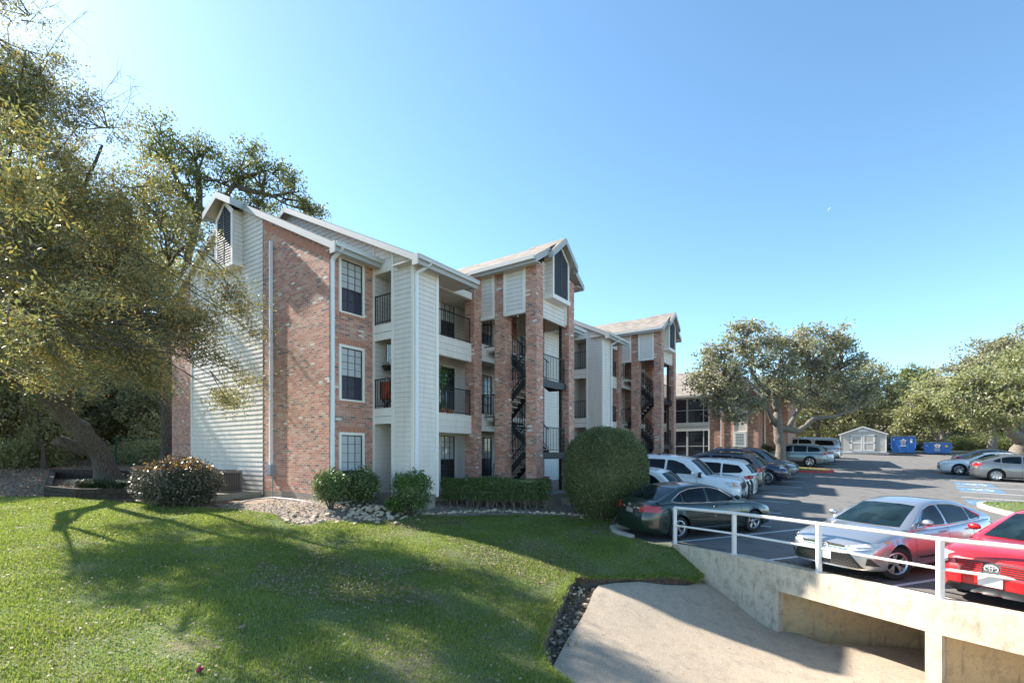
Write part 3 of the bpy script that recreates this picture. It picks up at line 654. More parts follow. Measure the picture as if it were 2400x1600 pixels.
blob_shrub('evergreen_shrub', 'darker glossy shrub just right of the one with bare stems, beneath the lowest window', (x+.45, y+.5, gz(x+.4,y+.5)), .52, .42, 1.12, 'leaf_hedge', 4600, .065, .04, lump, core=.5, stems=8, z0=.16, jitter=.15, second=('leaf_light',.15,.7))
p = at(965,1150,14.9)
blob_shrub('evergreen_shrub', 'small square topped shrub with fresh green tips before the siding bay', (p.x, 14.9, gz(p.x,14.9)), .55, .5, 1.32, 'leaf_hedge', 5600, .06, .04, lump, core=.55, stems=9, z0=.22, jitter=.12, second=('leaf_light',.85,.62), sq=.7)
p = at(925,1180,14.7)
blob_shrub('evergreen_shrub', 'thin low shoots at the foot of the square topped shrub', (p.x, 14.75, gz(p.x,14.75)), .30, .3, .55, 'leaf_light', 900, .06, .035, lump, core=0, stems=8, z0=.1, jitter=.16)
p = at(420,1120,15.2)
def pl(u): return 1+.10*np.sin(u[:,0]*4+2)*np.sin(u[:,1]*5)-.12*np.clip(-u[:,2],0,1)
blob_shrub('photinia_shrub', 'rounded photinia with red and orange new leaves along its top', (p.x, 15.2, gz(p.x,15.2)), 1.22, 1.0, 1.42, 'leaf_photinia', 17000, .085, .038, pl, core=.72, stems=6, z0=-.1, jitter=.07, second=('leaf_red',.24,.78))
RNG = np.random.default_rng(15)
for i, (px, py, Y, r_, h_, lab, lf) in enumerate([(100,1060,25,1.2,1.0,'low leafy bush in the clearing near the left edge','leaf_bright'),(20,1070,24,1.3,1.3,'leafy bush at the left edge below the woods','leaf_bright'),(180,1050,29,1.3,1.3,'bush behind the dark stemmed slim tree','leaf_brown'),(320,1060,27,1.5,1.1,'bush behind the left chain link fence','leaf_bright'),(375,1050,26,1.0,1.4,'bush right beside the building end beyond the fence','leaf_bright'),
     (2100,1050,51,1.3,1.6,'brush growing behind the taller dumpster','leaf_brown'),(2158,1050,51,1.3,1.3,'brush growing between the dumpsters behind the kerb','leaf_oak'),(2250,1050,51,1.8,1.5,'dark brush right of the lower dumpster','leaf_oak'),(2310,1050,51,1.8,1.6,'dark brush behind the grey sedan boot','leaf_oak'),(2370,1050,50,1.6,1.5,'dark brush by the thick right hand trunk','leaf_oak'),(1790,1050,37.5,.8,1.5,'round bush by the third building wall','leaf_oak')]):
    p = at(px, py, Y); blob_shrub('wild_bush', lab, (p.x, Y, gz(p.x,Y)-.1), r_, r_*.8, h_, lf, 5200, .13, .08, lump, core=.55, jitter=.18, cat='bush', group='bushes at the edge of the woods')
def lilyturf(px, py, Y, r, n, lab):
    p = at(px, py, Y); z = gz(p.x, Y)+.22; root = thing('lilyturf_clump', lab, 'plant', (p.x, Y, z), 0, 'lilyturf in the timber planter')
    a = RNG.uniform(0,6.28,n); d = RNG.uniform(0,r,n)**1; b = np.stack([np.cos(a)*d, np.sin(a)*d*.7, np.zeros(n)],1)
    l = RNG.uniform(.25,.5,n)[:,None]; o = np.stack([np.cos(a+RNG.normal(size=n)*.6), np.sin(a+RNG.normal(size=n)*.6), np.zeros(n)],1); up = np.array([[0,0,1.]])
    m = b+up*l*.65+o*l*.3; e = b+up*l*.5+o*l*.9; sd = np.cross(o, up)*.011
    v = np.stack([b-sd, b+sd, m+sd, m-sd, m-sd, m+sd, e+sd*.2, e-sd*.2],1).reshape(-1,3)
    obj('foliage', npmesh('foliage', v, ['monkey']), root)
lilyturf(215,1115,17.0,.42,900,'broad clump of pale striped grassy leaves left of the leaning trunk base')
lilyturf(270,1120,16.8,.40,900,'dark green clump of grassy leaves directly before the leaning trunk base')
lilyturf(312,1115,17.2,.32,600,'small clump of pale grassy leaves right of the leaning trunk base')
# distant understory that closes the woods, reads as one mass
def understory(name, n, box, ln, wd, mats):
    x0, x1, y0, y1, h = box; xy = np.stack([RNG.uniform(x0,x1,n), RNG.uniform(y0,y1,n)],1); z = gz_np(xy)
    hh = h*(.55+.25*np.sin(xy[:,0]*.7)+.2*np.sin(xy[:,0]*1.9+xy[:,1])); zz = z+hh*RNG.random(n)**.8
    d = np.sin(xy[:,0]*2.3+zz*1.7)*np.sin(xy[:,1]*1.1+zz*2.1+xy[:,0]); k = d > -.35
    c = np.concatenate([xy, zz[:,None]],1)[k]; tag(obj(name, npmesh(name, leaf_quads(c, ln, wd), mats, RNG.integers(0,len(mats),len(c)))), kind='stuff')
understory('undergrowth', 60000, (-55,-13.5,31,44,4.8), .26, .16, ['leaf_bright','leaf_brown','leaf_brown'])
understory('undergrowth_far', 60000, (22,75,53,70,5.2), .34, .2, ['leaf_brown','leaf_oak','leaf_grey'])
# ------------------------------------------------------------------ ground sheets
def cdt_sheet(name, region, zfun, mat, step, holes=(), extra=()):
    """flat region polygon minus holes, triangulated with grid points"""
    reg = np.array(region, float); x0, y0 = reg.min(0); x1, y1 = reg.max(0)
    pts = []; edges = []
    def ring(poly, st):
        k0 = len(pts); n = len(poly)
        for i in range(n):
            a = Vector(poly[i][:2]); b = Vector(poly[(i+1) % n][:2]); m = max(1, int((b-a).length/st))
            for j in range(m): pts.append(tuple(a.lerp(b, j/m)))
        e = len(pts); edges.extend([(k, k+1) for k in range(k0, e-1)]+[(e-1, k0)])
    ring(region, step*1.2)
    for h in holes: ring(h, step*1.0)
    g = np.array([(x, y) for x in np.arange(x0+step/2, x1, step) for y in np.arange(y0+step/2, y1, step)])
    g = g+RNG.uniform(-.2,.2,g.shape)*step; k = inpoly(g, region)
    for h in holes: k &= ~inpoly(g, h)
    pts += [tuple(p) for p in g[k]]; pts += list(extra)
    vs, es, fs, *_ = delaunay_2d_cdt([Vector(p) for p in pts], edges, [], 0, 1e-5)
    V = np.array([(v.x, v.y) for v in vs]); cen = np.array([V[list(f)].mean(0) for f in fs]); k = inpoly(cen, region)
    for h in holes: k &= ~inpoly(cen, h)
    Z = zfun(V); me = bpy.data.meshes.new(name)
    used = [f for f, q in zip(fs, k) if q]
    idx = {}; vv = []; ff = []
    for f in used:
        r = []
        for i in f:
            if i not in idx: idx[i] = len(vv); vv.append((V[i,0], V[i,1], Z[i]))
            r.append(idx[i])
        a, b, c = (Vector(vv[q]) for q in r[:3])
        if (b-a).cross(c-a).z < 0: r.reverse()
        ff.append(r)
    me.from_pydata(vv, [], ff); me.materials.append(MT[mat]); me.shade_smooth(); me.update()
    return obj(name, me)
def densify(poly, st=.5):
    out = []
    for i in range(len(poly)):
        a = Vector(poly[i][:2]); b = Vector(poly[(i+1) % len(poly)][:2]); m = max(1, int((b-a).length/st))
        out += [tuple(a.lerp(b, j/m)) for j in range(m)]
    return out
def smoothbump(V): return gz_np(V)+.025*np.sin(V[:,0]*1.7)*np.sin(V[:,1]*1.3)*(V[:,1] < 25)
lawn_poly = [(-30,-3),(1.5,-3),(1.5,3),(1.2,5),(.8,6.3),(.45,7.0),(.40,7.7),(.55,8.5),(.85,9.6),(1.1,10.6),(1.45,11.4),(1.93,11.36),(2.97,11.69),(4.6,12.36),(4.86,12.62),(4.42,13.45)]+KERB[1:5]+BED[::-1]+[G(430,1188)[:2], G(330,1176)[:2], G(200,1168)[:2], G(100,1163)[:2], G(0,1163)[:2], G(-300,1160)[:2], (-30,17.5)]
tag(cdt_sheet('lawn', lawn_poly, smoothbump, 'lawn', .4), kind='structure')
bed_poly = BED+KERB[5:]+KERB2+[W(27.5,-3), W(14,-3), W(0,-3), W(-1.5,-3.5), G(560,1150)[:2]]
bed_poly = BED+KERB[4:]+KERB2+[W(27.5,-3), W(10,-3), W(.6,-3), W(-1.2,-2.0), W(-1.8,-3.5)]
tag(cdt_sheet('mulch_bed', bed_poly, lambda V: gz_np(V)+.012*np.sin(V[:,0]*5)*np.sin(V[:,1]*4), 'mulch', .4), kind='structure')
# wide ground under and beyond everything
far = [(-90,-20),(110,-20),(110,120),(-90,120)]
def fz(V):
    z = gz_np(V)
    ins = inpoly(V, LOT); z = np.where(ins, np.array([lot_z(a,b) for a,b in V])-.35, z-.03)
    return z
dl = DIRT
hole = lawn_poly
def near_hole(V): return V
big = [(-90,-20),(110,-20),(110,120),(-90,120)]
tag(cdt_sheet('woodland_floor', [(-90,17.5),(-30,17.5)]+lawn_poly[-2:-8:-1][::1]+[BED[0], W(-1.8,-3.5), W(-1.2,-2.0), W(.6,-3), W(10,-3), W(27.5,-3), KERB2[-1]]+[W(34,4.7), W(44,5.0),(29.5,50.3),(62,49.5),(62,17),(110,17),(110,120),(-90,120)],
   lambda V: gz_np(V)+.03*np.sin(V[:,0]*2.1)*np.sin(V[:,1]*1.7), 'litter', 1.1), kind='structure')
tag(cdt_sheet('meadow', [(-90,-20),(-30,-20),(-30,17.5),(-90,17.5)], gz_np, 'lawn', 4.0), kind='structure')
tag(cdt_sheet('verge', [(62,-4),(110,-4),(110,17),(62,17)], lambda V: gz_np(V), 'litter', 6.0), kind='structure')
tag(cdt_sheet('soil_base', [(-45,15.0),(-4.5,13.2),(-4.5,20),(-14,26),(-45,26)], lambda V: gz_np(V)-.07, 'litter', .9), kind='structure')
# parking lot
tag(cdt_sheet('parking_lot', LOT, lambda V: np.array([lot_z(a,b) for a,b in V]), 'asphalt', 1.0), kind='structure')
# concrete apron
SP = [(1.97,11.15,-2.98),(2.97,11.5,-3.00),(4.83,12.2,-3.28),(5.4,11.5,-3.75),(5.8,11.0,-3.94),(.56,7.55,-3.25),(.9,7.0,-3.3),(3.54,8.2,-3.8),(7.0,8.4,-3.97),(6,5,-4.05),(2,5,-3.6),(1.4,4,-3.4),(8,10,-3.97),(14,8,-4.0),(3,10,-3.48),(1.5,-3,-3.4),(14,-3,-4.2),(9,11,-3.97)]
_sp = np.array(SP); _A2 = np.linalg.norm(_sp[:,None,:2]-_sp[None,:,:2], axis=2); _n2 = len(_sp)
_B2 = np.zeros((_n2+3,_n2+3)); _B2[:_n2,:_n2] = _A2; _B2[:_n2,_n2] = 1; _B2[:_n2,_n2+1:] = _sp[:,:2]; _B2[_n2,:_n2] = 1; _B2[_n2+1:,:_n2] = _sp[:,:2].T
_w2 = np.linalg.solve(_B2, np.concatenate([_sp[:,2], [0,0,0]]))
def sz_np(V):
    d = np.linalg.norm(V[:,None,:]-_sp[None,:,:2], axis=2); return d@_w2[:_n2]+_w2[_n2]+V@_w2[_n2+1:]
slab = [(1.97,11.20),(2.4,11.42),(2.97,11.60),(3.7,11.85),(4.3,12.1),(4.74,12.48)]+[(p[0]+.3, p[1]+.2) for p in WALL[1:3]]+[(15,9),(15,-3),(1.72,-3),(1.65,3),(1.32,4.9),(.92,6.95),(.60,7.5),(.95,8.6),(1.5,10.0),(1.80,10.9)]
tag(cdt_sheet('concrete_apron', slab, sz_np, 'slab', .35), kind='structure')
b = MB(); sl = densify(slab, .3); zz = sz_np(np.array(sl))
for i in range(len(sl)):
    j = (i+1) % len(sl); b.poly([(*sl[i], zz[i]), (*sl[i], zz[i]-.14), (*sl[j], zz[j]-.14), (*sl[j], zz[j])], 'slab')
b.build('concrete_apron_edge'); tag(bpy.data.objects['concrete_apron_edge'], kind='structure')
# ditch: soil floor and cut bank under the turf lip
chan = [(-.2,-3)]+[(.1,4),(.0,8),(.6,12.2),(3,12.6),(4.9,13.2),(5.6,12.4),(6.5,10.5),(7.5,8.5),(9,6.2),(12,2),(13,-3)]
tag(cdt_sheet('ditch_floor', chan, lambda V: np.minimum(sz_np(V)-.16-.05*np.sin(V[:,0]*9)*np.sin(V[:,1]*8), gz_np(V)-.12), 'soil', .25), kind='structure')
lip = [(1.5,-3),(1.5,3),(1.2,5),(.8,6.3),(.45,7.0),(.40,7.7),(.55,8.5),(.85,9.6),(1.1,10.6),(1.45,11.4),(1.93,11.36),(2.97,11.69),(4.6,12.36),(4.86,12.62)]
b = MB(); ld = []
for i in range(len(lip)-1):
    m = max(1, int(math.dist(lip[i], lip[i+1])/.12)); ld += [(lip[i][0]+(lip[i+1][0]-lip[i][0])*k/m, lip[i][1]+(lip[i+1][1]-lip[i][1])*k/m) for k in range(m)]
zt_ = smoothbump(np.array(ld))
rows = []
for k, (d, dz) in enumerate([(0,.012),(.035,-.05),(-.02,-.14),(.03,-.26),(.08,-.5)]):
    rows.append([(p[0]+d*1.0+RNG.normal()*.014*(k > 0), p[1]-d*.5+RNG.normal()*.014*(k > 0), z+dz) for p, z in zip(ld, zt_)])
for r in range(4):
    for i in range(len(ld)-1): b.poly([rows[r][i], rows[r+1][i], rows[r+1][i+1], rows[r][i+1]], 'soil')
tag(b.build('ditch_bank', smooth=True), kind='structure')
# ------------------------------------------------------------------ painted lines, kerbs, islands
def strip(mb, p, q, w, mat, lift=.006, st=.6):
    p = Vector(p); q = Vector(q); d = (q-p); n = max(1, int(d.length/st)); s = Vector((-d.y, d.x)).normalized()*w/2
    for i in range(n):
        a = p+d*i/n; c = p+d*(i+1)/n
        mb.poly([(*(a-s), lot_z(*(a-s))+lift), (*(a+s)[:], lot_z(*(a+s))+lift), (*(c+s)[:], lot_z(*(c+s))+lift), (*(c-s)[:], lot_z(*(c-s))+lift)][::-1], mat)
def line(p, q, w=.10): b = MB(); strip(b, p, q, w, 'wpaint'); tag(b.build('parking_line'), kind='structure')
a_ = R(21.5); dd = Vector((math.cos(a_), math.sin(a_))); nn = Vector((-dd.y, dd.x))
for s0, s1, n in ((8.9,14.4,10.85),(9.4,15.2,8.45),(9.8,15.6,6.0),(10.2,15,3.6),(9.0,14.2,13.4)): line(dd*s0+nn*n, dd*s1+nn*n)
line(dd*14.0+nn*12.7, dd*16.4+nn*9.0, .25)
for k in range(9):
    t = 8.1+k*2.72-(.2 if k > 4 else 0); line(W(t,5.2), W(t,11.0+.0*k))
for t in (30.4,33.0,35.7,38.4,41.0,43.6): line(W(t,6.0), W(t,12.4))
RT = [(24.3,20.9),(24.0,18.3)]
for t, c0, c1 in ((33.2,17.6,26),(30.5,17.6,26),(26.9,17.5,26),(24.15,17.4,26),(21.7,17.2,26),(19.6,17.0,26),(36.0,18,26),(38.7,18,26)): line(W(t,c0), W(t,c1))
def bluebox(t0, t1, c0, c1):
    b = MB(); p, q = W((t0+t1)/2,c0), W((t0+t1)/2,c1); strip(b, p, q, t1-t0, 'bpaint', .004)
    tc = (t0+t1)/2; cc = (c0+c1)/2
    def pt(u, v): return W(tc+u, cc+v)
    def st(u0,v0,u1,v1,w): strip(b, pt(u0,v0), pt(u1,v1), w, 'wpaint', .009, .2)
    R_ = .34
    for k in range(10):
        a, c = R(-150+k*27), R(-150+(k+1)*27); st(R_*math.sin(a), .12-R_*math.cos(a)*-1, R_*math.sin(c), .12-R_*math.cos(c)*-1, .09)
    st(-.02,-.45,0,.05,.11); st(0,.05,.30,.08,.10); st(.30,.08,.42,.42,.10); st(-.02,-.22,.24,-.2,.09); st(-.05,-.62,.03,-.62,.14)
    tag(b.build('accessible_bay_marking'), kind='structure')
bluebox(24.5,26.1,17.5,19.0); bluebox(22.0,23.7,17.3,18.9); bluebox(17.2,18.7,16.95,18.4)
def smooth_loop(poly, it=2):
    for _ in range(it):
        out = []
        for i in range(len(poly)):
            a, c = Vector(poly[i]), Vector(poly[(i+1) % len(poly)]); out += [tuple(a.lerp(c,.25)), tuple(a.lerp(c,.75))]
        poly = out
    return poly
def island(name, poly, kerb, top, h=.15, w=.16, grass=True, it=2):
    poly = smooth_loop(poly, it); c = Vector((sum(p[0] for p in poly)/len(poly), sum(p[1] for p in poly)/len(poly)))
    inner = [tuple(Vector(p)+(c-Vector(p)).normalized()*w) for p in poly]
    b = MB(); n = len(poly)
    for i in range(n):
        j = (i+1) % n; z = [lot_z(*q) for q in (poly[i], poly[j], inner[j], inner[i])]
        b.poly([(*poly[i], z[0]-.1), (*poly[j], z[1]-.1), (*poly[j], z[1]+h-.02), (*poly[i], z[0]+h-.02)], kerb)
        b.poly([(*poly[i], z[0]+h-.02), (*poly[j], z[1]+h-.02), (*inner[j], z[2]+h), (*inner[i], z[3]+h)], kerb)
        b.poly([(*inner[i], z[3]+h), (*inner[j], z[2]+h), (*inner[j], z[2]+h-.1), (*inner[i], z[3]+h-.1)], kerb)
    tag(b.build(name+'_kerb'), kind='structure')
    cdt = cdt_sheet(name, inner, lambda V: np.array([lot_z(a,b_)+h-.02 for a,b_ in V]), top, .5); tag(cdt, kind='structure')
    return inner
ISL = [island('tree_island', [W(26.4,4.6), W(29.9,4.6), W(29.5,9.5), W(28.9,12.0), W(27.6,12.2), W(26.7,10.5)], 'redkerb', 'lawn')]
ISL.append(island('right_island', [(17.6,18.5),(18.3,19.6),(19.9,19.7),(23.5,18.3),(25,15),(20.6,13.2),(17.0,15.8)], 'kerbc', 'lawn'))
ISL.append(island('far_island', [(30.2,34.3),(31.0,35.0),(34,34.8),(38,33.0),(37,31.5),(33,33.2)], 'kerbc', 'litter'))
b = MB()
kk = [Vector(p) for p in (KERB+KERB2)[2:]]
pts = []
for i in range(len(kk)-1):
    m = max(1, int((kk[i+1]-kk[i]).length/.4)); pts += [kk[i].lerp(kk[i+1], j/m) for j in range(m)]
for i in range(len(pts)-1):
    d = (pts[i+1]-pts[i]).normalized(); s = Vector((-d.y, d.x))*.07
    q = [pts[i]-s, pts[i+1]-s, pts[i+1]+s, pts[i]+s]; z = [lot_z(*p) for p in q]
    b.hexa([(*p, zz-.1) for p, zz in zip(q, z)], [(*p, zz+.13) for p, zz in zip(q, z)], 'kerbc')
tag(b.build('lot_kerb'), kind='structure')
b = MB()
for p, q in (((29.5,50.3),(62,49.5)),(W(44,5.0),(29.5,50.3)),(W(30,4.6),W(44,5.0))):
    p, q = Vector(p), Vector(q); n = int((q-p).length/1.5)
    for i in range(n):
        a, c = p.lerp(q, i/n), p.lerp(q, (i+1)/n); b.bar((*a, lot_z(*a)+.03), (*c, lot_z(*c)+.03), .16, .2, 'kerbc')
tag(b.build('far_lot_kerb'), kind='structure')
# ------------------------------------------------------------------ headwall with two culvert openings
rw = thing('headwall', 'long stained concrete headwall with two culvert openings below the white railing', 'retaining wall', (WALL[0][0], WALL[0][1], -4))
ox, oy = WALL[0]
def seg_solid(mb, s0, s1, z0f, z1f, th, mat, n=8, off=0.0, taper=0):
    for i in range(n):
        a = s0+(s1-s0)*i/n; c = s0+(s1-s0)*(i+1)/n; P = []
        for s in (a, c):
            p = Vector(wallpt(s)); e = .02; d = (Vector(wallpt(min(s+e, 6.99)))-Vector(wallpt(max(s-e,0)))).normalized(); nrm = Vector((-d.y, d.x)); P.append((p+nrm*off, p+nrm*(off+th), s))
        (f0, b0_, sa), (f1, b1_, sc) = P
        mk = lambda p, z: (p.x-ox, p.y-oy, z+4)
        mb.hexa([mk(f0,z0f(sa)), mk(f1,z0f(sc)), mk(b1_,z0f(sc)), mk(b0_,z0f(sa))], [mk(f0,z1f(sa)), mk(f1,z1f(sc)), mk(b1_,z1f(sc)), mk(b0_,z1f(sa))], mat)
ztop = lambda s: -2.44
S1, S2, S3 = 1.60, 2.94, 3.09
b = MB()
seg_solid(b, 0, S1, lambda s: -2.72-min(1,(s/1.05))**1.1*1.45, ztop, .30, 'oldwall', 14)
b.build('wing_wall', rw)
b = MB(); seg_solid(b, S1, 6.95, lambda s: -3.02, ztop, .30, 'oldwall', 24); b.build('beam', rw)
b = MB(); seg_solid(b, S2, S3, lambda s: -4.3, lambda s: -3.022, .28, 'oldwall', 2, .002); b.build('pier', rw)
b = MB(); seg_solid(b, 4.55, 4.7, lambda s: -4.4, lambda s: -3.022, .28, 'oldwall', 2, .002); b.build('pier', rw)
bd = Vector((.95,-.31)).normalized(); bn = Vector((-bd.y, bd.x))
def barrel(p, q, name):
    b = MB(); p = Vector(p); e = p+bd*14
    A_ = [(p.x-ox, p.y-oy), (e.x-ox, e.y-oy), (e.x+bn.x*.2-ox, e.y+bn.y*.2-oy), (p.x+bn.x*.2-ox, p.y+bn.y*.2-oy)]
    b.hexa([(*k, -.35) for k in A_], [(*k, 1.2) for k in A_], 'tanwall'); b.build(name, rw)
p1 = wallpt(S1); barrel((p1[0]+.13, p1[1]+.10), None, 'barrel_wall')
p2 = wallpt(S3-.07); barrel((p2[0]+.20, p2[1]+.02), None, 'barrel_wall')
b = MB(); e1 = Vector(wallpt(S1))+Vector((.3,.25)); e2 = Vector(wallpt(6.9))+Vector((.3,.2))
q = [e1, e2, e2+bd*12, e1+bd*14]
b.hexa([(p.x-ox, p.y-oy, .985) for p in q], [(p.x-ox, p.y-oy, 1.18) for p in q], 'tanwall'); b.build('ceiling', rw)
# railing
rl = thing('guard_railing', 'white painted two rail steel railing on top of the headwall', 'railing', (WALL[0][0]+.14, WALL[0][1]-.02, -2.44))
MT['wsteel'] = plain('white_painted_steel', (.74,.72,.69), .45, var=.08, scale=8)
RP = [(4.42,13.42),(5.40,12.02),(6.33,10.20),(7.24,8.36),(8.05,7.35),(8.95,5.85),(10.2,4.0)]
o0 = Vector((4.5,13.48))
rp = [(p[0]-o0.x, p[1]-o0.y) for p in RP]
for i, p in enumerate(rp):
    b = MB(); h = 1.0; b.box(p[0]-.042, p[0]+.042, p[1]-.042, p[1]+.042, .012, h-.02, 'wsteel'); b.box(p[0]-.08, p[0]+.08, p[1]-.08, p[1]+.08, .001, .012, 'wsteel'); b.build('post', rl)
b = MB(); b.tube([(rp[0][0], rp[0][1], .98)]+[(*p, 1.0) for p in rp[1:]], .040, 'wsteel', 8); b.build('top_rail', rl, smooth=60)
for i in range(len(rp)-1):
    b = MB(); b.tube([(*rp[i], .50), (*rp[i+1], .50)], .027, 'wsteel', 8); b.build('mid_rail', rl, smooth=60)
# ------------------------------------------------------------------ stones, gravel, litter, grass
def rock_mesh(seed, s=1):
    r = np.random.default_rng(seed); m = bmesh.new(); bmesh.ops.create_icosphere(m, subdivisions=2, radius=1)
    pl_ = r.normal(size=(9,3)); pl_ /= np.linalg.norm(pl_, axis=1, keepdims=True); dd_ = r.uniform(.55,.9,9)
    for v in m.verts:
        c = np.array(v.co)
        for n_, d_ in zip(pl_, dd_):
            k = c@n_
            if k > d_: c = c-n_*(k-d_)
        v.co = c*np.array([1,.8,.6])*(1+r.normal()*.03)
    me = bpy.data.meshes.new('rock'); m.to_mesh(me); m.free(); me.materials.append(MT['rock']); me.shade_smooth(); me.set_sharp_from_angle(angle=R(28)); return me
MT['rock'] = plain('pale_limestone', (.50,.40,.29), .9, var=.4, scale=2.5, bmp=.5)
rocks = [rock_mesh(i) for i in range(7)]
RNG = np.random.default_rng(31)
def put_rock(x, y, s, lab, grp, dz=0, zf=gz):
    o = obj('rock', rocks[RNG.integers(7)], None, (x, y, zf(x,y)+s*.25+dz), (RNG.normal()*.3, RNG.normal()*.3, RNG.uniform(0,6.28)), (s, s*RNG.uniform(.8,1.2), s*RNG.uniform(.7,1)))
    tag(o, lab, 'rock', grp)
edge = [G(*p)[:2] for p in ((985,1206),(1040,1204),(1100,1201),(1160,1199),(1230,1202),(1330,1207),(1432,1212))]
for i in range(len(edge)-1):
    n = int(math.dist(edge[i], edge[i+1])/.105)
    for k in range(n):
        f = (k+RNG.random()*.5)/n; x = edge[i][0]*(1-f)+edge[i+1][0]*f; y = edge[i][1]*(1-f)+edge[i+1][1]*f
        put_rock(x+RNG.normal()*.03, y+RNG.normal()*.05+.03, RNG.uniform(.06,.115), 'pale limestone rock in the edging row between lawn and hedge bed', 'edging rocks')
for k in range(70):
    p = G(RNG.uniform(670,930), RNG.uniform(1198,1230)); 
    put_rock(p[0], p[1], RNG.uniform(.05,.11), 'pale flat rock scattered over the bed below the glossy shrubs', 'scattered bed rocks')
for k in range(140):
    x = RNG.normal(-3.95,.42); y = RNG.normal(14.75,.32); d = math.hypot((x+3.95)/.7,(y-14.75)/.6)
    put_rock(x, y, RNG.uniform(.035,.10), 'tan rock in the heap left of the siding bay', 'heaped rocks', max(0,.16*(1-d)))
for k, (px, py, s) in enumerate([(1355,1405,.13),(1370,1390,.11),(1385,1415,.12),(1350,1440,.10),(1335,1460,.09),(1372,1435,.10),(1318,1495,.12),(1325,1470,.08),(1345,1418,.08),(1290,1560,.09),(1305,1520,.07),(1395,1398,.08)]):
    p = G(px, py); z = lambda a, b_: float(min(sz_np(np.array([[a,b_]]))[0]-.14, gz(a,b_)-.1))
    put_rock(p[0]+.04, p[1], s, 'grey rock lying in the ditch beside the concrete apron', 'ditch rocks', 0, z)
for k in range(46):
    f = RNG.random(); i = int(f*9); a = np.array([(1.62,11.2),(1.45,10.9),(1.2,10.4),(1.15,9.8),(.95,9.2),(.8,8.6),(.6,8.0),(.5,7.5),(.62,7.1),(.9,6.8),(1.1,6.3)]); x, y = a[i]*(1-(f*9-i))+a[i+1]*(f*9-i)
    put_rock(x+RNG.normal()*.10, y+RNG.normal()*.08, RNG.uniform(.03,.085), 'grey rock lying in the ditch beside the concrete apron', 'ditch rocks', .01, lambda a, b_: float(min(sz_np(np.array([[a,b_]]))[0]-.14, gz(a,b_)-.1)))
def scatter(name, polyf, n, ln, wd, mat, bounds, lift=.01, zf=gz_np, flat=True, mi=None):
    xy = np.stack([RNG.uniform(bounds[0], bounds[1], n), RNG.uniform(bounds[2], bounds[3], n)], 1); xy = xy[polyf(xy)]
    c = np.concatenate([xy, (zf(xy)+lift+RNG.uniform(0,.012,len(xy)))[:,None]], 1)
    a = np.stack([np.cos(t := RNG.uniform(0,6.28,len(xy))), np.sin(t), RNG.normal(size=len(xy))*.25], 1)
    v = leaf_quads(c, ln, wd, .1, a, np.tile([[0,0,1.]], (len(xy),1)))
    return tag(obj(name, npmesh(name, v, [mat])), kind='stuff')
bedf = lambda xy: inpoly(xy, bed_poly)
MT['chips'] = leaf_mat('mulch_chip', [(0,(.09,.06,.045)),(.4,(.22,.165,.125)),(.8,(.40,.34,.28)),(1,(.56,.51,.44))], .02, .8)
scatter('mulch_chips', bedf, 42000, .05, .03, 'chips', (-10,5,13,19), .012)
scatter('apron_debris', lambda xy: inpoly(xy, slab), 500, .035, .018, 'deadleaf', (.5,7,6,12), .004, sz_np)
scatter('leaf_litter', lambda xy: inpoly(xy, lawn_poly)&(xy[:,1] < 16.5), 11000, .045, .026, 'deadleaf', (-14,5,4,17), .045)
def patch(xy): return inpoly(xy, lawn_poly)&((np.sin(xy[:,0]*.9+1.3)*np.sin(xy[:,1]*1.15+.4)+.4*np.sin(xy[:,0]*2.7)*np.sin(xy[:,1]*3.1)) > .22)
scatter('leaf_drifts', lambda xy: patch(xy)&(xy[:,0] > -7), 34000, .042, .026, 'deadleaf', (-5,5,8,16.5), .035)
scatter('forest_litter', lambda xy: ~inpoly(xy, lawn_poly)&~inpoly(xy, bed_poly)&(xy[:,0] < -9.0), 42000, .08, .045, 'deadleaf', (-26,-8,15.5,28), .03)
scatter('ditch_leaves', lambda xy: ~inpoly(xy, lawn_poly)&~inpoly(xy, slab), 70000, .05, .03, 'deadleaf', (0,4.8,5,13), .0, lambda V: np.minimum(sz_np(V)-.14, gz_np(V)-.10))
scatter('kerb_leaves', lambda xy: inpoly(xy, LOT)&(np.abs((xy[:,1]-10.9)+1.9*(xy[:,0]-6.35)) < .35), 900, .05, .03, 'deadleaf', (6,7.2,9.6,11.4), .012, lambda V: np.array([lot_z(a,c) for a,c in V]))
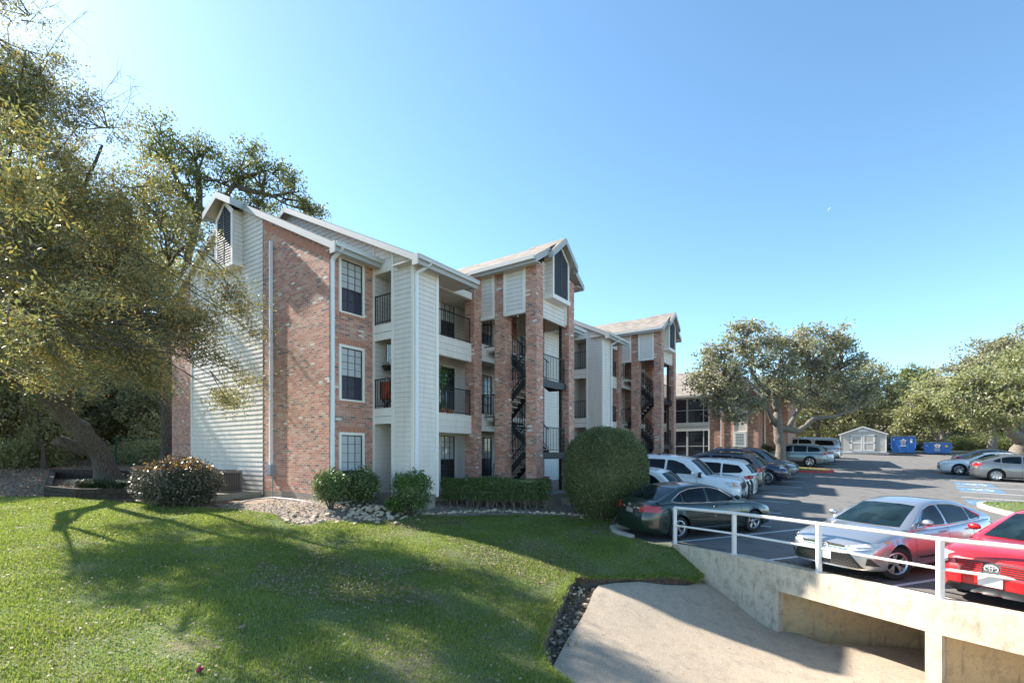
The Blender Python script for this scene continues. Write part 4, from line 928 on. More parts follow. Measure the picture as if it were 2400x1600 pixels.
def grass():
    n = 760000
    d = 4.2+13.5*RNG.random(n)**.8; px = np.where(RNG.random(n) < .74, RNG.uniform(-60,1700,n), RNG.uniform(-1100,-60,n))
    xy = np.stack([(px-HX)/F*d, d], 1); xy = xy[inpoly(xy, lawn_poly)]
    xy2 = np.stack([RNG.uniform(-13,5,60000), RNG.uniform(9,17.5,60000)],1); xy2 = xy2[inpoly(xy2, lawn_poly)]
    xy = np.concatenate([xy, xy2]); 
    dn = np.sin(xy[:,0]*1.9+.5)*np.sin(xy[:,1]*2.3)+.6*np.sin(xy[:,0]*5.1)*np.sin(xy[:,1]*4.3+1)
    keep = RNG.random(len(xy)) < np.clip(.80+.3*dn, .18, 1); xy = xy[keep]; dn = dn[keep]; k = len(xy)
    m_ = 16000; ii = RNG.integers(0, len(ld), m_); e_ = np.array(ld)[ii]+RNG.normal(size=(m_,2))*np.array([.05,.045]); xy = np.concatenate([xy, e_]); dn = np.concatenate([dn, np.full(m_, .8)]); k = len(xy)
    z = smoothbump(xy); dist = np.hypot(xy[:,0], xy[:,1]); h = RNG.uniform(.022,.055,k)*(1+.25*dn); w = .0035+.00055*dist
    t = RNG.uniform(0,6.28,k); le = RNG.uniform(.1,1.1,k); base = np.concatenate([xy, (z-.005)[:,None]],1)
    s = np.stack([-np.sin(t), np.cos(t), np.zeros(k)],1)*w[:,None]; top = base+np.stack([np.cos(t)*le*h, np.sin(t)*le*h, h],1)
    v = np.stack([base-s, base+s, top],1).reshape(-1,3)
    tag(obj('grass', npmesh('grass', v, ['grassblade'], None, 3)), kind='stuff')
    k = 26000; xy = np.stack([RNG.uniform(17,40,k), RNG.uniform(14,36,k)],1)
    m = np.zeros(k, bool)
    for inn in ISL[:2]: m |= inpoly(xy, inn)
    xy = xy[m]; k = len(xy); base = np.concatenate([xy, np.array([lot_z(*p)+.13 for p in xy])[:,None]],1); t = RNG.uniform(0,6.28,k)
    s = np.stack([-np.sin(t), np.cos(t), np.zeros(k)],1)*.02; top = base+np.stack([np.cos(t)*.03, np.sin(t)*.03, RNG.uniform(.05,.1,k)],1)
    tag(obj('island_grass', npmesh('island_grass', np.stack([base-s, base+s, top],1).reshape(-1,3), ['grassblade'], None, 3)), kind='stuff')
grass()
# ------------------------------------------------------------------ apartment building
Z0 = -1.41; FH = 2.74
bldg = thing('apartment_building', 'long three storey brick and cream siding apartment building with two open stair towers', 'building', (AX, AY, Z0), UA)
def spans(a, b, cuts):
    xs = sorted({a, b, *[c for c in cuts if a < c < b]}); return list(zip(xs[:-1], xs[1:]))
def wall(mb, O, H, Ln, z0, z1, holes=(), kind='brick', top=None, lap=.155, depth=.12):
    """O (x,y) start, H direction; outward normal is H rotated -90 deg; holes (a,b,z0,z1); top = [(x,z)..] gable line"""
    H = Vector(H).normalized(); Nn = Vector((H.y, -H.x))
    def P(x, z, o=0): return (O[0]+H.x*x+Nn.x*o, O[1]+H.y*x+Nn.y*o, z)
    zt = (lambda x: z1) if top is None else (lambda x: float(np.interp(x, [p[0] for p in top], [p[1] for p in top])))
    zmax = z1 if top is None else max(p[1] for p in top)
    bx = [h[0] for h in holes]+[h[1] for h in holes]+([p[0] for p in top] if top else [])
    bz = [h[2] for h in holes]+[h[3] for h in holes]
    for xa, xb in spans(0, Ln, bx):
        for za, zb in spans(z0, zmax, bz+([z1] if top else [])):
            xm, zm = (xa+xb)/2, (za+zb)/2
            if any(h[0]-1e-6 < xm < h[1]+1e-6 and h[2] < zm < h[3] for h in holes): continue
            ta, tb = zt(xa), zt(xb)
            if kind != 'siding':
                qa, qb = min(zb, ta), min(zb, tb)
                if qa <= za+1e-4 and qb <= za+1e-4: continue
                mb.poly([P(xa,za), P(xb,za), P(xb,max(za,qb)), P(xa,max(za,qa))], kind)
            else:
                k0 = math.floor((za-z0)/lap)
                k = k0
                while z0+k*lap < zb-1e-4:
                    a = max(za, z0+k*lap); b_ = min(zb, z0+(k+1)*lap); zz = z0+k*lap
                    oa = .017*(1-(a-zz)/lap)+.002; ob = .017*(1-(b_-zz)/lap)+.002
                    x0_, x1_ = xa, xb
                    if top is not None:
                        zmid = (a+b_)/2
                        if max(ta, tb) < zmid: k += 1; continue
                        if ta < zmid: x0_ = xa+(xb-xa)*(zmid-ta)/(tb-ta)
                        if tb < zmid: x1_ = xa+(xb-xa)*(ta-zmid)/(ta-tb)
                    if x1_-x0_ > .01:
                        mb.poly([P(x0_,a,oa), P(x1_,a,oa), P(x1_,b_,ob), P(x0_,b_,ob)], kind)
                        if a == zz: mb.poly([P(x0_,a,0), P(x1_,a,0), P(x1_,a,oa), P(x0_,a,oa)], 'lapshade')
                        if a == zz and a-za > .05: mb.poly([P(x0_,a-.003,.0035), P(x1_,a-.003,.0035), P(x1_,a,.0035), P(x0_,a,.0035)], 'lapshade')  # thin dark strip, painted shade below the lip
                    k += 1
    for (a, b_, c, d) in holes:
        km = 'trim' if kind == 'siding' else kind
        for q in ([P(a,c),P(a,d),P(a,d,-depth),P(a,c,-depth)], [P(b_,c),P(b_,c,-depth),P(b_,d,-depth),P(b_,d)], [P(a,d),P(b_,d),P(b_,d,-depth),P(a,d,-depth)], [P(a,c),P(a,c,-depth),P(b_,c,-depth),P(b_,c)]): mb.poly(q, km)
_wc = {}
def window(parent, O, H, x, z, w, h, variant='half', out=0.0, name='window', deep=.05):
    """window frame with pane and sash bars as sub-parts; H wall direction"""
    key = (round(w,3), round(h,3), variant)
    if key not in _wc:
        t = .085; b = MB()
        b.box(-t, 0, -.03, .05, -t*.6, h+t, 'trim'); b.box(w, w+t, -.03, .05, -t*.6, h+t, 'trim'); b.box(0, w, -.03, .05, h, h+t, 'trim'); b.box(0, w, -.045, .05, -t*.6, 0, 'trim')
        fr = b.mesh('window')
        b = MB(); s = .03
        b.box(0, s, .0, .035, 0, h, 'sash'); b.box(w-s, w, .0, .035, 0, h, 'sash'); b.box(s, w-s, .0, .035, 0, s, 'sash'); b.box(s, w-s, .0, .035, h-s, h, 'sash')
        hm = h*.45 if variant != 'low' else h*.3
        b.box(s, w-s, -.006, .035, hm-.02, hm+.02, 'sash')
        for k in (1,2): b.box(w*k/3-.005, w*k/3+.005, .006, .03, s, h-s, 'sash')
        for k in range(1,4): b.box(s, w-s, .008, .028, hm+(h-hm)*k/4-.005, hm+(h-hm)*k/4+.005, 'sash')
        b.box(s, w-s, .008, .028, hm*.5-.008, hm*.5+.008, 'sash')
        sa = b.mesh('sash')
        b = MB(); up, lo_ = ('blind', 'screen') if variant in ('half','low') else ('dglass', 'screen')
        if variant == 'mid': up, lo_ = 'blind', 'dglass'
        b.poly([(s,.03,hm),(w-s,.03,hm),(w-s,.03,h-s),(s,.03,h-s)], up); b.poly([(s,.026,s),(w-s,.026,s),(w-s,.026,hm),(s,.026,hm)], lo_)
        _wc[key] = (fr, sa, b.mesh('pane'))
    fr, sa, pa = _wc[key]; H = Vector(H).normalized(); Nn = Vector((H.y, -H.x))
    o = obj(name, fr, parent, (O[0]+H.x*x+Nn.x*out, O[1]+H.y*x+Nn.y*out, z), (0,0,math.atan2(H.y,H.x)))
    obj('sash', sa, o); obj('pane', pa, o); return o
def railing_mesh(Ln, h=.95, sp=.115, z=.06):
    key = ('r', round(Ln,3), h)
    if key in _wc: return _wc[key]
    b = MB(); b.box(0, Ln, -.018, .018, h-.02, h+.012, 'black'); b.box(0, Ln, -.014, .014, z, z+.025, 'black')
    n = max(1, int(Ln/sp))
    for k in range(n+1):
        x = .02+(Ln-.04)*k/n; r = .014 if k in (0, n) else .0075; b.box(x-r, x+r, -r, r, z if k not in (0,n) else 0, h, 'black')
    _wc[key] = b.mesh('railing'); return _wc[key]
def railing(parent, p, q, z):
    p = Vector(p); q = Vector(q); d = q-p; return obj('railing', railing_mesh(d.length), parent, (*p, z), (0,0,math.atan2(d.y,d.x)))
def part(b, name, smooth=False, par=None): return b.build(name, par or bldg, smooth=smooth)
SL = .5
def roof_pitch(b, t0, t1, ye, ze, yr, zr, back, ze_b, th=.12):
    """two slopes along t; ye eave y (outwards negative)"""
    for (ya, za, yb, zb) in ((ye, ze, yr, zr), (back, ze_b, yr, zr)):
        b.poly([(t0,ya,za),(t1,ya,za),(t1,yb,zb),(t0,yb,zb)] if ya < yb else [(t1,ya,za),(t0,ya,za),(t0,yb,zb),(t1,yb,zb)], 'shingle')
        b.poly([(t0,ya,za-th),(t0,yb,zb-th),(t1,yb,zb-th),(t1,ya,za-th)], 'soffit')
        for t in (t0, t1): b.poly([(t,ya,za-th),(t,ya,za),(t,yb,zb),(t,yb,zb-th)], 'edge')
        b.poly([(t0,ya,za-th),(t1,ya,za-th),(t1,ya,za),(t0,ya,za)], 'edge')
def rake(b, t, y0, z0_, y1, z1_, w=.20, th=.035, drop=.02):
    """fascia board along a rake at plane t"""
    s = 1 if th > 0 else -1; ta, tb = (t-th, t) if th > 0 else (t, t-th)
    za, zb = z0_-drop, z1_-drop
    A = [(ta,y0,za-w),(tb,y0,za-w),(tb,y1,zb-w),(ta,y1,zb-w)]; B = [(ta,y0,za),(tb,y0,za),(tb,y1,zb),(ta,y1,zb)]
    b.hexa(A, B, 'fascia')
def gutter(b, t0, t1, y, z):
    b.box(t0, t1, y-.12, y-.015, z-.13, z-.01, 'gutter'); b.box(t0, t1, y-.135, y-.115, z-.03, z, 'gutter'); b.box(t0, t1, y-.012, y+.06, z-.26, z-.02, 'fascia')
def downspout(name, pts, r=.045):
    b = MB()
    for p, q in zip(pts[:-1], pts[1:]): b.bar(p, q, r*2, r*1.5, 'pipe', (0,1,0) if abs(Vector(q).z-Vector(p).z) > .5 else (0,0,1))
    part(b, name)
ZE1 = 7.73       # gutter top, end zone  (world 6.32)
ZR1 = 10.72      # ridge end zone
ZE2 = 7.44; ZR2 = 10.84
DEPTH = 11.07
def block(T, dz, first):
    o = lambda *p: p
    Lb = 14.3
    # --- end zone: brick front 0..1.68 at y=0
    b = MB(); holes = [(.42, 1.22, dz+z, dz+z+1.62) for z in (.38, .38+FH, .38+2*FH)]
    wall(b, (T,0), (1,0), 1.68, dz+.15, dz+ZE1-.05, holes, 'brick'); part(b, 'brick_wall')
    for k, z in enumerate((.38, .38+FH, .38+2*FH)):
        window(bldg, (T,0), (1,0), .42, dz+z, .80, 1.62, 'half' if k else 'low', .0)
    b = MB()
    for z in (.38, .38+FH): 
        for k in range(15): b.box(T+.31+k*.0695, T+.31+k*.0695+.057, -.022, .02, dz+z+1.62+.08, dz+z+1.62+.28, 'soldier')
    for z in (.38+FH, .38+2*FH, .38):
        for k in range(9): b.box(T+.37+k*.101, T+.37+k*.101+.088, -.04, .02, dz+z-.12, dz+z-.052, 'soldier')
    part(b, 'window_brickwork')
    # wall facing the viewer side at t=1.68 : recess opening c 0..0.95, siding c .95..1.86
    tb = T+1.68; zt = dz+ZE2-.12
    b = MB(); wall(b, (tb,-.95), (0,-1), .91, dz+.10, zt+.30, (), 'siding', [(0, zt+.62), (.91, zt+.12)]); 
    wall(b, (tb,-1.86), (1,0), 1.09, dz+.10, zt, (), 'siding')
    wall(b, (tb+1.09,-1.86), (0,1), 1.66, dz+.10, zt, (), 'siding')
    part(b, 'siding_bay')
    # vertical trims
    b = MB()
    b.box(tb-.03, tb+.03, -.06, -.0, dz+.0, zt+.95, 'trim'); b.box(tb-.035, tb+.05, -1.0, -.90, dz+.0, zt+.55, 'trim')
    b.box(tb-.035, tb+.09, -1.895, -1.80, dz+.0, zt, 'trim'); b.box(tb+1.0, tb+1.125, -1.895, -1.80, dz+.0, zt, 'trim')
    b.box(tb+.09, tb+1.0, -1.89, -1.84, zt-.14, zt, 'trim')
    part(b, 'corner_trim')
    # foundation under the bay
    b = MB(); b.box(tb+.04, tb+1.05, -1.80, .1, dz-1.3, dz+.09, 'concrete'); part(b, 'foundation')
    # recess interior (balconies) : depth 1.2 in +t
    b = MB(); wall(b, (tb+1.15, .0), (0,-1), .97, dz, zt+.4, (), 'siding'); wall(b, (tb, -.005), (1,0), 1.15, dz, zt+.4, (), 'siding'); wall(b, (tb+1.15,-.94), (-1,0), 1.15, dz, zt, (), 'siding'); part(b, 'recess_wall')
    for f in (1, 2):
        zf = dz+f*FH+.10; b = MB(); b.box(tb-.012, tb+.03, -.90, -.06, zf-.20, zf+.03, 'trim'); b.box(tb-.02, tb+.05, -.90, -.06, zf+.03, zf+.06, 'trim'); b.box(tb-.005, tb+.03, -.90, -.06, zf-.45, zf-.215, 'trim'); b.box(tb+.03, tb+1.14, -.935, -.01, zf-.18, zf, 'soffit')
        bal = part(b, 'balcony'); railing(bal, (tb+.02,-.06), (tb+.02,-.90), zf+.07)
    b = MB(); b.box(tb+.0, tb+1.14, -.935, -.01, dz-.3, dz, 'concrete'); b.box(tb-.01, tb+.05, -.90, -.06, zt+.0, zt+.3, 'trim'); b.box(tb+.05, tb+1.1, -.93,-.01, zt+.0, zt+.05, 'soffit'); part(b, 'balcony_ceiling')
    # --- balconies between bay and tower, band plane c=1.19, back wall y=+.2
    t0, t1 = tb+1.09, T+5.95
    holes = [(2.35, 3.2, dz+z+.42, dz+z+2.12) for z in (0, FH, 2*FH)]+[(4.93, 5.7, dz+z+.42, dz+z+2.12) for z in (0, FH, 2*FH)]+[(6.3, 7.2, dz+z, dz+z+2.05) for z in (0, FH, 2*FH)]
    b = MB(); wall(b, (tb+1.09,.2), (1,0), 10.1, dz-.3, zt+.1, holes, 'siding'); part(b, 'back_wall')
    for z in (0, FH, 2*FH):
        window(bldg, (tb+1.09,.2), (1,0), 2.35, dz+z+.42, .85, 1.70, 'mid' if z != FH else 'dark', .0)
        window(bldg, (tb+1.09,.2), (1,0), 4.93, dz+z+.42, .77, 1.70, 'half', .0)
        b = MB(); x = tb+1.09+6.3; b.box(x+.05, x+.85, .24, .29, dz+z, dz+z+2.0, 'door'); b.box(x, x+.05, .2, .32, dz+z, dz+z+2.05, 'trim'); b.box(x+.85, x+.9, .2, .32, dz+z, dz+z+2.05, 'trim'); b.box(x+.05, x+.85, .2, .32, dz+z+2.0, dz+z+2.05, 'trim')
        for px_ in (.14,.5):
            for pz_ in (.2,1.1): b.box(x+px_, x+px_+.26, .232, .242, dz+z+pz_, dz+z+pz_+.7, 'trim')
        dr = part(b, 'door'); b = MB(); b.lathe([(.0,-.06),(.03,-.055),(.03,-.03),(.012,-.02),(.012,.0)], 'greybox', 10, 'y', (x+.77,.24,dz+z+1.0)); b.build('door_knob', dr, smooth=True)
    for f in (1, 2):
        zf = dz+f*FH
        b = MB(); Lx = T+10.3-t0
        wall(b, (t0,-1.10), (1,0), T+5.45-t0, zf-.56, zf+.10, (), 'siding', None, .22); wall(b, (T+5.91,-1.19), (1,0), T+10.3-T-5.91, zf-.56+.12, zf+.22, (), 'siding', None, .22); b.box(t0, t0+Lx, -1.08, .19, zf-.2, zf+.10, 'soffit'); b.box(t0, T+5.45, -1.13, -1.0, zf+.10, zf+.125, 'trim'); b.box(t0,T+5.45,-1.09,-1.06,zf-.58,zf-.562,'soffit')
        bal = part(b, 'balcony'); railing(bal, (t0+.02,-1.05), (T+5.44,-1.05), zf+.125)
        railing(bal, (T+8.9,-1.12), (t0+Lx-.02,-1.12), zf+.125)
    b = MB(); b.box(t0, T+5.4, -1.18, -1.05, zt-.05, zt+.2, 'trim'); part(b, 'eave_beam'); b = MB(); b.box(t0, T+10.3, -1.04, .19, zt+.02, zt+.07, 'soffit'); part(b, 'ceiling'); b = MB(); b.box(t0, T+10.3, -1.19, .2, dz-1.0, dz-.02, 'concrete'); part(b, 'foundation')
    # --- mirrored side after the tower: siding wall then brick
    b = MB(); wall(b, (T+10.3,-1.19), (1,0), 1.75, dz-.2, zt, (), 'siding'); wall(b, (T+10.3,.2), (0,-1), 1.39, dz-.2, zt, (), 'siding'); part(b, 'siding_wall')
    b = MB(); wall(b, (T+12.05,-1.19), (1,0), .4, dz-.2, zt, (), 'brick'); wall(b, (T+12.45,-1.19), (0,1), 1.19, dz-.2, zt, (), 'brick'); wall(b, (T+12.45,0), (1,0), Lb-12.45, dz-.2, dz+ZE1-.05, (), 'brick'); part(b, 'brick_wall')
    b = MB(); b.box(T+12.0, T+12.08, -1.225, -1.15, dz-.2, zt, 'trim'); part(b, 'corner_trim')
    # --- main roofs
    ye2 = -2.26; 
    b = MB(); zy = lambda y: dz+ZE2+(y-ye2)*(ZR2-ZE2)/(4.75-ye2); roof_pitch(b, T+1.38, T+4.36, ye2, dz+ZE2, 4.75, dz+ZR2, 11.8, dz+ZE2); roof_pitch(b, T+4.36, T+10.4, -1.0, zy(-1.0), 4.75, dz+ZR2, 11.8, dz+ZE2); roof_pitch(b, T+10.4, T+12.8, ye2, dz+ZE2, 4.75, dz+ZR2, 11.8, dz+ZE2); part(b, 'main_roof')
    b = MB()
    rake(b, T+1.38, ye2, dz+ZE2, 4.75, dz+ZR2); rake(b, T+1.38, 11.8, dz+ZE2, 4.75, dz+ZR2); b.box(T+1.34, T+1.385, ye2-.14, ye2+.10, dz+ZE2-.34, dz+ZE2-.02, 'fascia')
    part(b, 'rake_fascia')
    # gable siding strip above the end-zone roof
    b = MB(); zr = lambda y: dz+ZE2+(y-ye2)*(ZR2-ZE2)/(4.75-ye2)-.1
    wall(b, (T+1.66, 11.4), (0,-1), 11.4+.0, dz+7.3, dz+7.3, (), 'siding', [(0, zr(-1.9)), (11.4-4.75, zr(4.75)), (11.4, zr(0))]); 
    wall(b, (T+1.70, .0), (0,-1), .95, zt+.28, zt+.28, (), 'siding', [(0, zr(0)), (.95, zr(-.95))])
    part(b, 'upper_siding')
    b = MB(); gutter(b, T+10.4, T+12.75, ye2, dz+ZE2); part(b, 'gutter'); b = MB(); gutter(b, T+1.40, T+4.36, ye2, dz+ZE2); b.box(T+1.40, T+4.36, ye2+.05, -1.2, dz+ZE2-.15, dz+ZE2-.12, 'soffit'); part(b, 'gutter'); b = MB(); b.box(T+10.4, T+12.7, ye2+.05, -1.2, dz+ZE2-.15, dz+ZE2-.12, 'soffit'); part(b, 'soffit')
    dx = T+1.75 if first else T+2.72
    downspout('downspout', [(dx+.22,-2.30,dz+ZE2-.10),(dx+.22,-2.30,dz+ZE2-.18),(dx,-1.945,dz+ZE2-.42),(dx,-1.945,dz+.15)])
    # --- tower
    tw0, tw1 = T+5.92, T+8.84
    b = MB()
    for (x, y) in ((T+5.45,-1.25),(tw0,-2.33),(tw0,-3.74),(tw1-.46,-3.74),(tw1-.46,-2.33),(tw1-.46,-.93)):
        b = MB(); b.box(x, x+.46 if x == tw0 else x+.46, y, y+.46, dz-1.0, dz+ (8.18 if x < tw0 else (8.30 if y > -3.7 else 8.36)), 'brick'); b.box(x-.012, x+.472, y-.012, y+.472, dz+8.02, dz+8.2, 'soldier') if False else None
        part(b, 'pillar')
    pz0, pz1 = dz+6.60, dz+8.25
    # side panels
    for sx in (tw0-.05, tw1-.02):
        for y1, y0_ in ((-.99,-1.87),(-2.33,-3.28)):
            b = MB(); xo = sx
            wall(b, (xo+.02, y1), (0,-1), y1-y0_, pz0, pz1, (), 'siding') if sx < T+7 else wall(b, (xo+.07, y0_), (0,1), y1-y0_, pz0, pz1, (), 'siding')
            b.box(xo+.02, xo+.07, y0_, y1, pz0+.01, pz1, 'trim')
            f = (xo-.03, xo+.02) if sx < T+7 else (xo+.07, xo+.12)
            b.box(*f, y0_+.0, y0_+.09, pz0-.02, pz1, 'trim'); b.box(*f, y1-.09, y1, pz0-.02, pz1, 'trim'); b.box(*f, y0_+.09, y1-.09, pz0-.02, pz0+.08, 'trim'); b.box(*f, y0_+.09, y1-.09, pz1-.1, pz1, 'trim'); b.box(xo-.03, xo+.12, y0_, y1, pz0-.05, pz0-.02, 'trim')
            part(b, 'tower_panel')
    # front panel and louvred box
    b = MB(); wall(b, (tw0+.46,-3.60), (1,0), 2.0, dz+6.56, dz+8.3, (), 'siding', [(0,dz+8.35),(1.0,dz+9.3),(2.0,dz+8.35)]); b.box(tw0+.46, tw1-.46, -3.60, -3.50, dz+6.50, dz+6.56, 'trim'); b.box(tw1-.56, tw1-.46, -3.65, -3.60, dz+6.56, dz+8.3, 'trim'); b.box(tw0+.46, tw1-.46, -3.50, -3.46, dz+6.56, dz+8.2, 'soffit'); part(b, 'tower_front_panel')
    tc = T+7.38; bw = .64; yb = -3.92
    bx = MB()
    wall(bx, (tc-bw, -3.60), (0,-1), .32, dz+7.36, dz+8.95, (), 'siding'); wall(bx, (tc+bw, yb), (0,1), .32, dz+7.36, dz+8.95, (), 'siding')
    bx.poly([(tc-bw,yb,dz+7.36),(tc+bw,yb,dz+7.36),(tc+bw,yb,dz+8.85),(tc,yb,dz+9.35),(tc-bw,yb,dz+8.85)], 'trim')
    bx.box(tc-bw-.05, tc+bw+.05, yb-.06, -3.58, dz+7.20, dz+7.36, 'trim')
    for (xa, xb) in ((tc-bw-.0, tc-bw+.10),(tc+bw-.10, tc+bw+.0)): bx.box(xa, xb, yb-.035, yb, dz+7.36, dz+8.82, 'trim')
    for s in (-1,1): bx.hexa([(tc+s*(bw-.0),yb-.035,dz+8.72),(tc,yb-.035,dz+9.22),(tc,yb,dz+9.22),(tc+s*(bw-.0),yb,dz+8.72)], [(tc+s*(bw-.0),yb-.035,dz+8.82),(tc,yb-.035,dz+9.33),(tc,yb,dz+9.33),(tc+s*(bw-.0),yb,dz+8.82)], 'trim')
    boxo = part(bx, 'louvre_box'); lv = MB()
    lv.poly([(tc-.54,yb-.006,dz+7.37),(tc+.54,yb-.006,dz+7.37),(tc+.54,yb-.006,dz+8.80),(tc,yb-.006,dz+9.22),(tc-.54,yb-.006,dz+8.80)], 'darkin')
    lv.box(tc-.018, tc+.018, yb-.034, yb-.008, dz+7.37, dz+9.18, 'sash')
    for k in range(19):
        z = dz+7.42+k*.093; hw = .53 if z < dz+8.78 else .53*(dz+9.22-z)/.44
        if hw > .05: lv.hexa([(tc-hw,yb-.032,z),(tc+hw,yb-.032,z),(tc+hw,yb-.008,z+.035),(tc-hw,yb-.008,z+.035)], [(tc-hw,yb-.032,z+.012),(tc+hw,yb-.032,z+.012),(tc+hw,yb-.008,z+.047),(tc-hw,yb-.008,z+.047)], 'louvre')
    lv.build('louvre', boxo)
    # tower roof: ridge along y at tc
    ez, rz_ = dz+8.37, dz+9.54; ew = 1.88; yf = -3.95; yk = 3.2; b = MB()
    for s in (-1,1):
        e = tc+s*ew
        q = [(e,yf,ez),(tc,yf,rz_),(tc,yk,rz_),(e,yk,ez)]; b.poly(q if s < 0 else q[::-1], 'shingle'); b.poly([(x,y,z-.1) for x,y,z in (q[::-1] if s < 0 else q)], 'soffit')
        b.poly([(e,yf,ez-.1),(e,yf,ez),(e,yk,ez),(e,yk,ez-.1)], 'edge')
    # steeper box roof in front
    hw_ = .98; y2 = -4.14; zr_ = dz+9.60; ze_ = zr_-hw_*.80
    for s in (-1,1):
        e = tc+s*hw_; q = [(e,y2,ze_),(tc,y2,zr_),(tc,-2.6,zr_),(e,-2.6,ze_)]
        b.poly(q if s < 0 else q[::-1], 'shingle'); b.poly([(x,y,z-.08) for x,y,z in (q[::-1] if s < 0 else q)], 'soffit'); b.poly([(e,y2,ze_-.08),(e,y2,ze_),(e,-2.6,ze_),(e,-2.6,ze_-.08)], 'edge')
    b.poly([(tc-hw_,-2.6,ze_),(tc,-2.6,zr_),(tc+hw_,-2.6,ze_)], 'siding')
    part(b, 'tower_roof')
    b = MB()
    def fas(x0, z0_, x1, z1_, y, w=.2): b.hexa([(x0,y-.035,z0_-w-.02),(x1,y-.035,z1_-w-.02),(x1,y,z1_-w-.02),(x0,y,z0_-w-.02)], [(x0,y-.035,z0_-.02),(x1,y-.035,z1_-.02),(x1,y,z1_-.02),(x0,y,z0_-.02)], 'fascia')
    for s in (-1,1):
        fas(tc+s*hw_, ze_, tc, zr_, y2, .22); fas(tc+s*ew, ez, tc+s*(hw_-.1), ez+(ew-hw_+.1)*(rz_-ez)/ew, yf+.0, .22)
        e = tc+s*hw_; b.box(e-.02*(s < 0), e+.02*(s > 0), y2, yf, ze_-.26, ze_-.04, 'fascia')
        b.box(e-(0 if s < 0 else .35), e+(.35 if s < 0 else 0), y2+.0, yf-.0, ze_-.30, ze_-.28, 'soffit') if False else None
    part(b, 'tower_fascia')
    b = MB(); b.box(tc-ew-.12, tc-ew-.01, yf, -1.0, ez-.14, ez-.01, 'gutter'); b.box(tc-ew-.005, tc-ew+.05, yf, -.6, ez-.24, ez-.02, 'fascia'); b.box(tc+ew+.01, tc+ew+.12, yf, -1.0, ez-.14, ez-.01, 'gutter'); b.box(tc+ew-.05, tc+ew+.005, yf, -.6, ez-.24, ez-.02, 'fascia')
    b.box(tc-ew+.05, tw0+.0, yf+.03, -1.0, ez-.16, ez-.13, 'soffit'); b.box(tw1-.0, tc+ew-.05, yf+.03, -1.0, ez-.16, ez-.13, 'soffit'); b.box(tw0+.0, tw1-.0, -3.5, -.5, dz+8.0, dz+8.05, 'soffit'); part(b, 'tower_gutter')
    b = MB(); b.box(tw0-.1, tw1+.1, -4.2, -.95, dz-1.0, dz-.04, 'concrete'); b.box(tw0+1.0, tw1-.6, -4.6, -4.2, dz-1.0, dz-.25, 'concrete'); part(b, 'tower_floor')
    # stairs
    def flight(x0, x1, ya, za, yb_, zb_):
        b = MB(); n = 8
        for k in range(n):
            f = (k+.5)/n; y = ya+(yb_-ya)*f; z = za+(zb_-za)*(k+1)/n; b.box(x0+.04, x1-.04, y-.14, y+.14, z-.05, z, 'tread')
        for x in (x0, x1):
            b.hexa([(x-.02,ya,za-.24),(x+.02,ya,za-.24),(x+.02,yb_,zb_-.24),(x-.02,yb_,zb_-.24)], [(x-.02,ya,za+.06),(x+.02,ya,za+.06),(x+.02,yb_,zb_+.06),(x-.02,yb_,zb_+.06)], 'black')
        fl = part(b, 'stair_flight'); b = MB()
        for x in (x0, x1):
            b.bar((x,ya,za+.95),(x,yb_,zb_+.95),.035,.035,'black'); b.bar((x,ya,za+.2),(x,yb_,zb_+.2),.02,.02,'black')
            for k in range(13): f = k/12; y = ya+(yb_-ya)*f; z = za+(zb_-za)*f; b.box(x-.009, x+.009, y-.009, y+.009, z+.02, z+.95, 'black')
        b.build('handrail', fl)
    yB, yF = -1.45, -2.85; xa, xm, xb = tw0+.50, tw0+1.42, tw1-.52
    for f in range(2):
        zf = dz+f*FH; zm = zf+FH*.53
        flight(xa, xm-.05, yB, zf, yF, zm); flight(xm+.05, xb, yF, zm, yB, zf+FH)
        b = MB(); b.box(xa-.02, xb+.05, -3.50, yF, zm-.06, zm, 'tread'); b.box(xa-.02, tw1-.46+.0, -3.62, -3.50, zm-.24, zm+.02, 'black'); b.box(xa-.04, xa-.0, -3.50, yF, zm-.24, zm+.02, 'black'); b.box(tw1-.50, tw1-.46, -3.50, yF, zm-.24, zm+.02, 'black')
        ld = part(b, 'landing'); railing(ld, (tw0+.48,-3.55), (tw1-.5,-3.55), zm+.02); railing(ld, (tw0+.47,-3.28), (tw0+.47,-2.35), zm+.02)
        b = MB(); b.box(xa, xb, yB, -1.19, zf+FH-.08, zf+FH, 'tread'); b.box(xa, xb, yB-.03, yB, zf+FH-.2, zf+FH+.0, 'black'); part(b, 'landing')
        railing(bldg, (tw0+.2,-1.87), (tw0+.2,-.95), zf+FH+.02)
    b = MB(); b.box(tw1-.60, tw1-.52, -3.45, -3.37, dz-.04, dz+6.5, 'black'); part(b, 'steel_post')
    # core behind
    return
MT['louvre'] = plain('louvre_slat', (.10,.105,.13), .5, var=.1)
# end wall (faces the viewer on the left) at t=0, from y=DEPTH to 0
zr1 = lambda y: ZE1+(y+.4)*(ZR1-ZE1)/(5.95)-.1
def zend(y): return zr1(y) if y < 5.55 else zr1(11.1-y)
b = MB(); wall(b, (0,3.75), (0,-1), 3.75, .15, ZE1, (), 'brick', [(0,zend(3.75)-.02),(3.75,zend(0)-.02)]); part(b, 'brick_end_wall'); b = MB(); wall(b, (0,DEPTH), (0,-1), 1.9, -.12, 8, (), 'brick', [(0,zend(DEPTH)),(1.9,zend(DEPTH-1.9))]); part(b, 'brick_end_wall')
b = MB(); wall(b, (-.0,DEPTH-1.9), (0,-1), DEPTH-1.9-3.75, .0, 6, (), 'siding', [(0,zend(DEPTH-1.9)),(DEPTH-1.9-5.55,zend(5.55)),(DEPTH-1.9-3.75,zend(3.75))], .165); part(b, 'siding_end_wall')
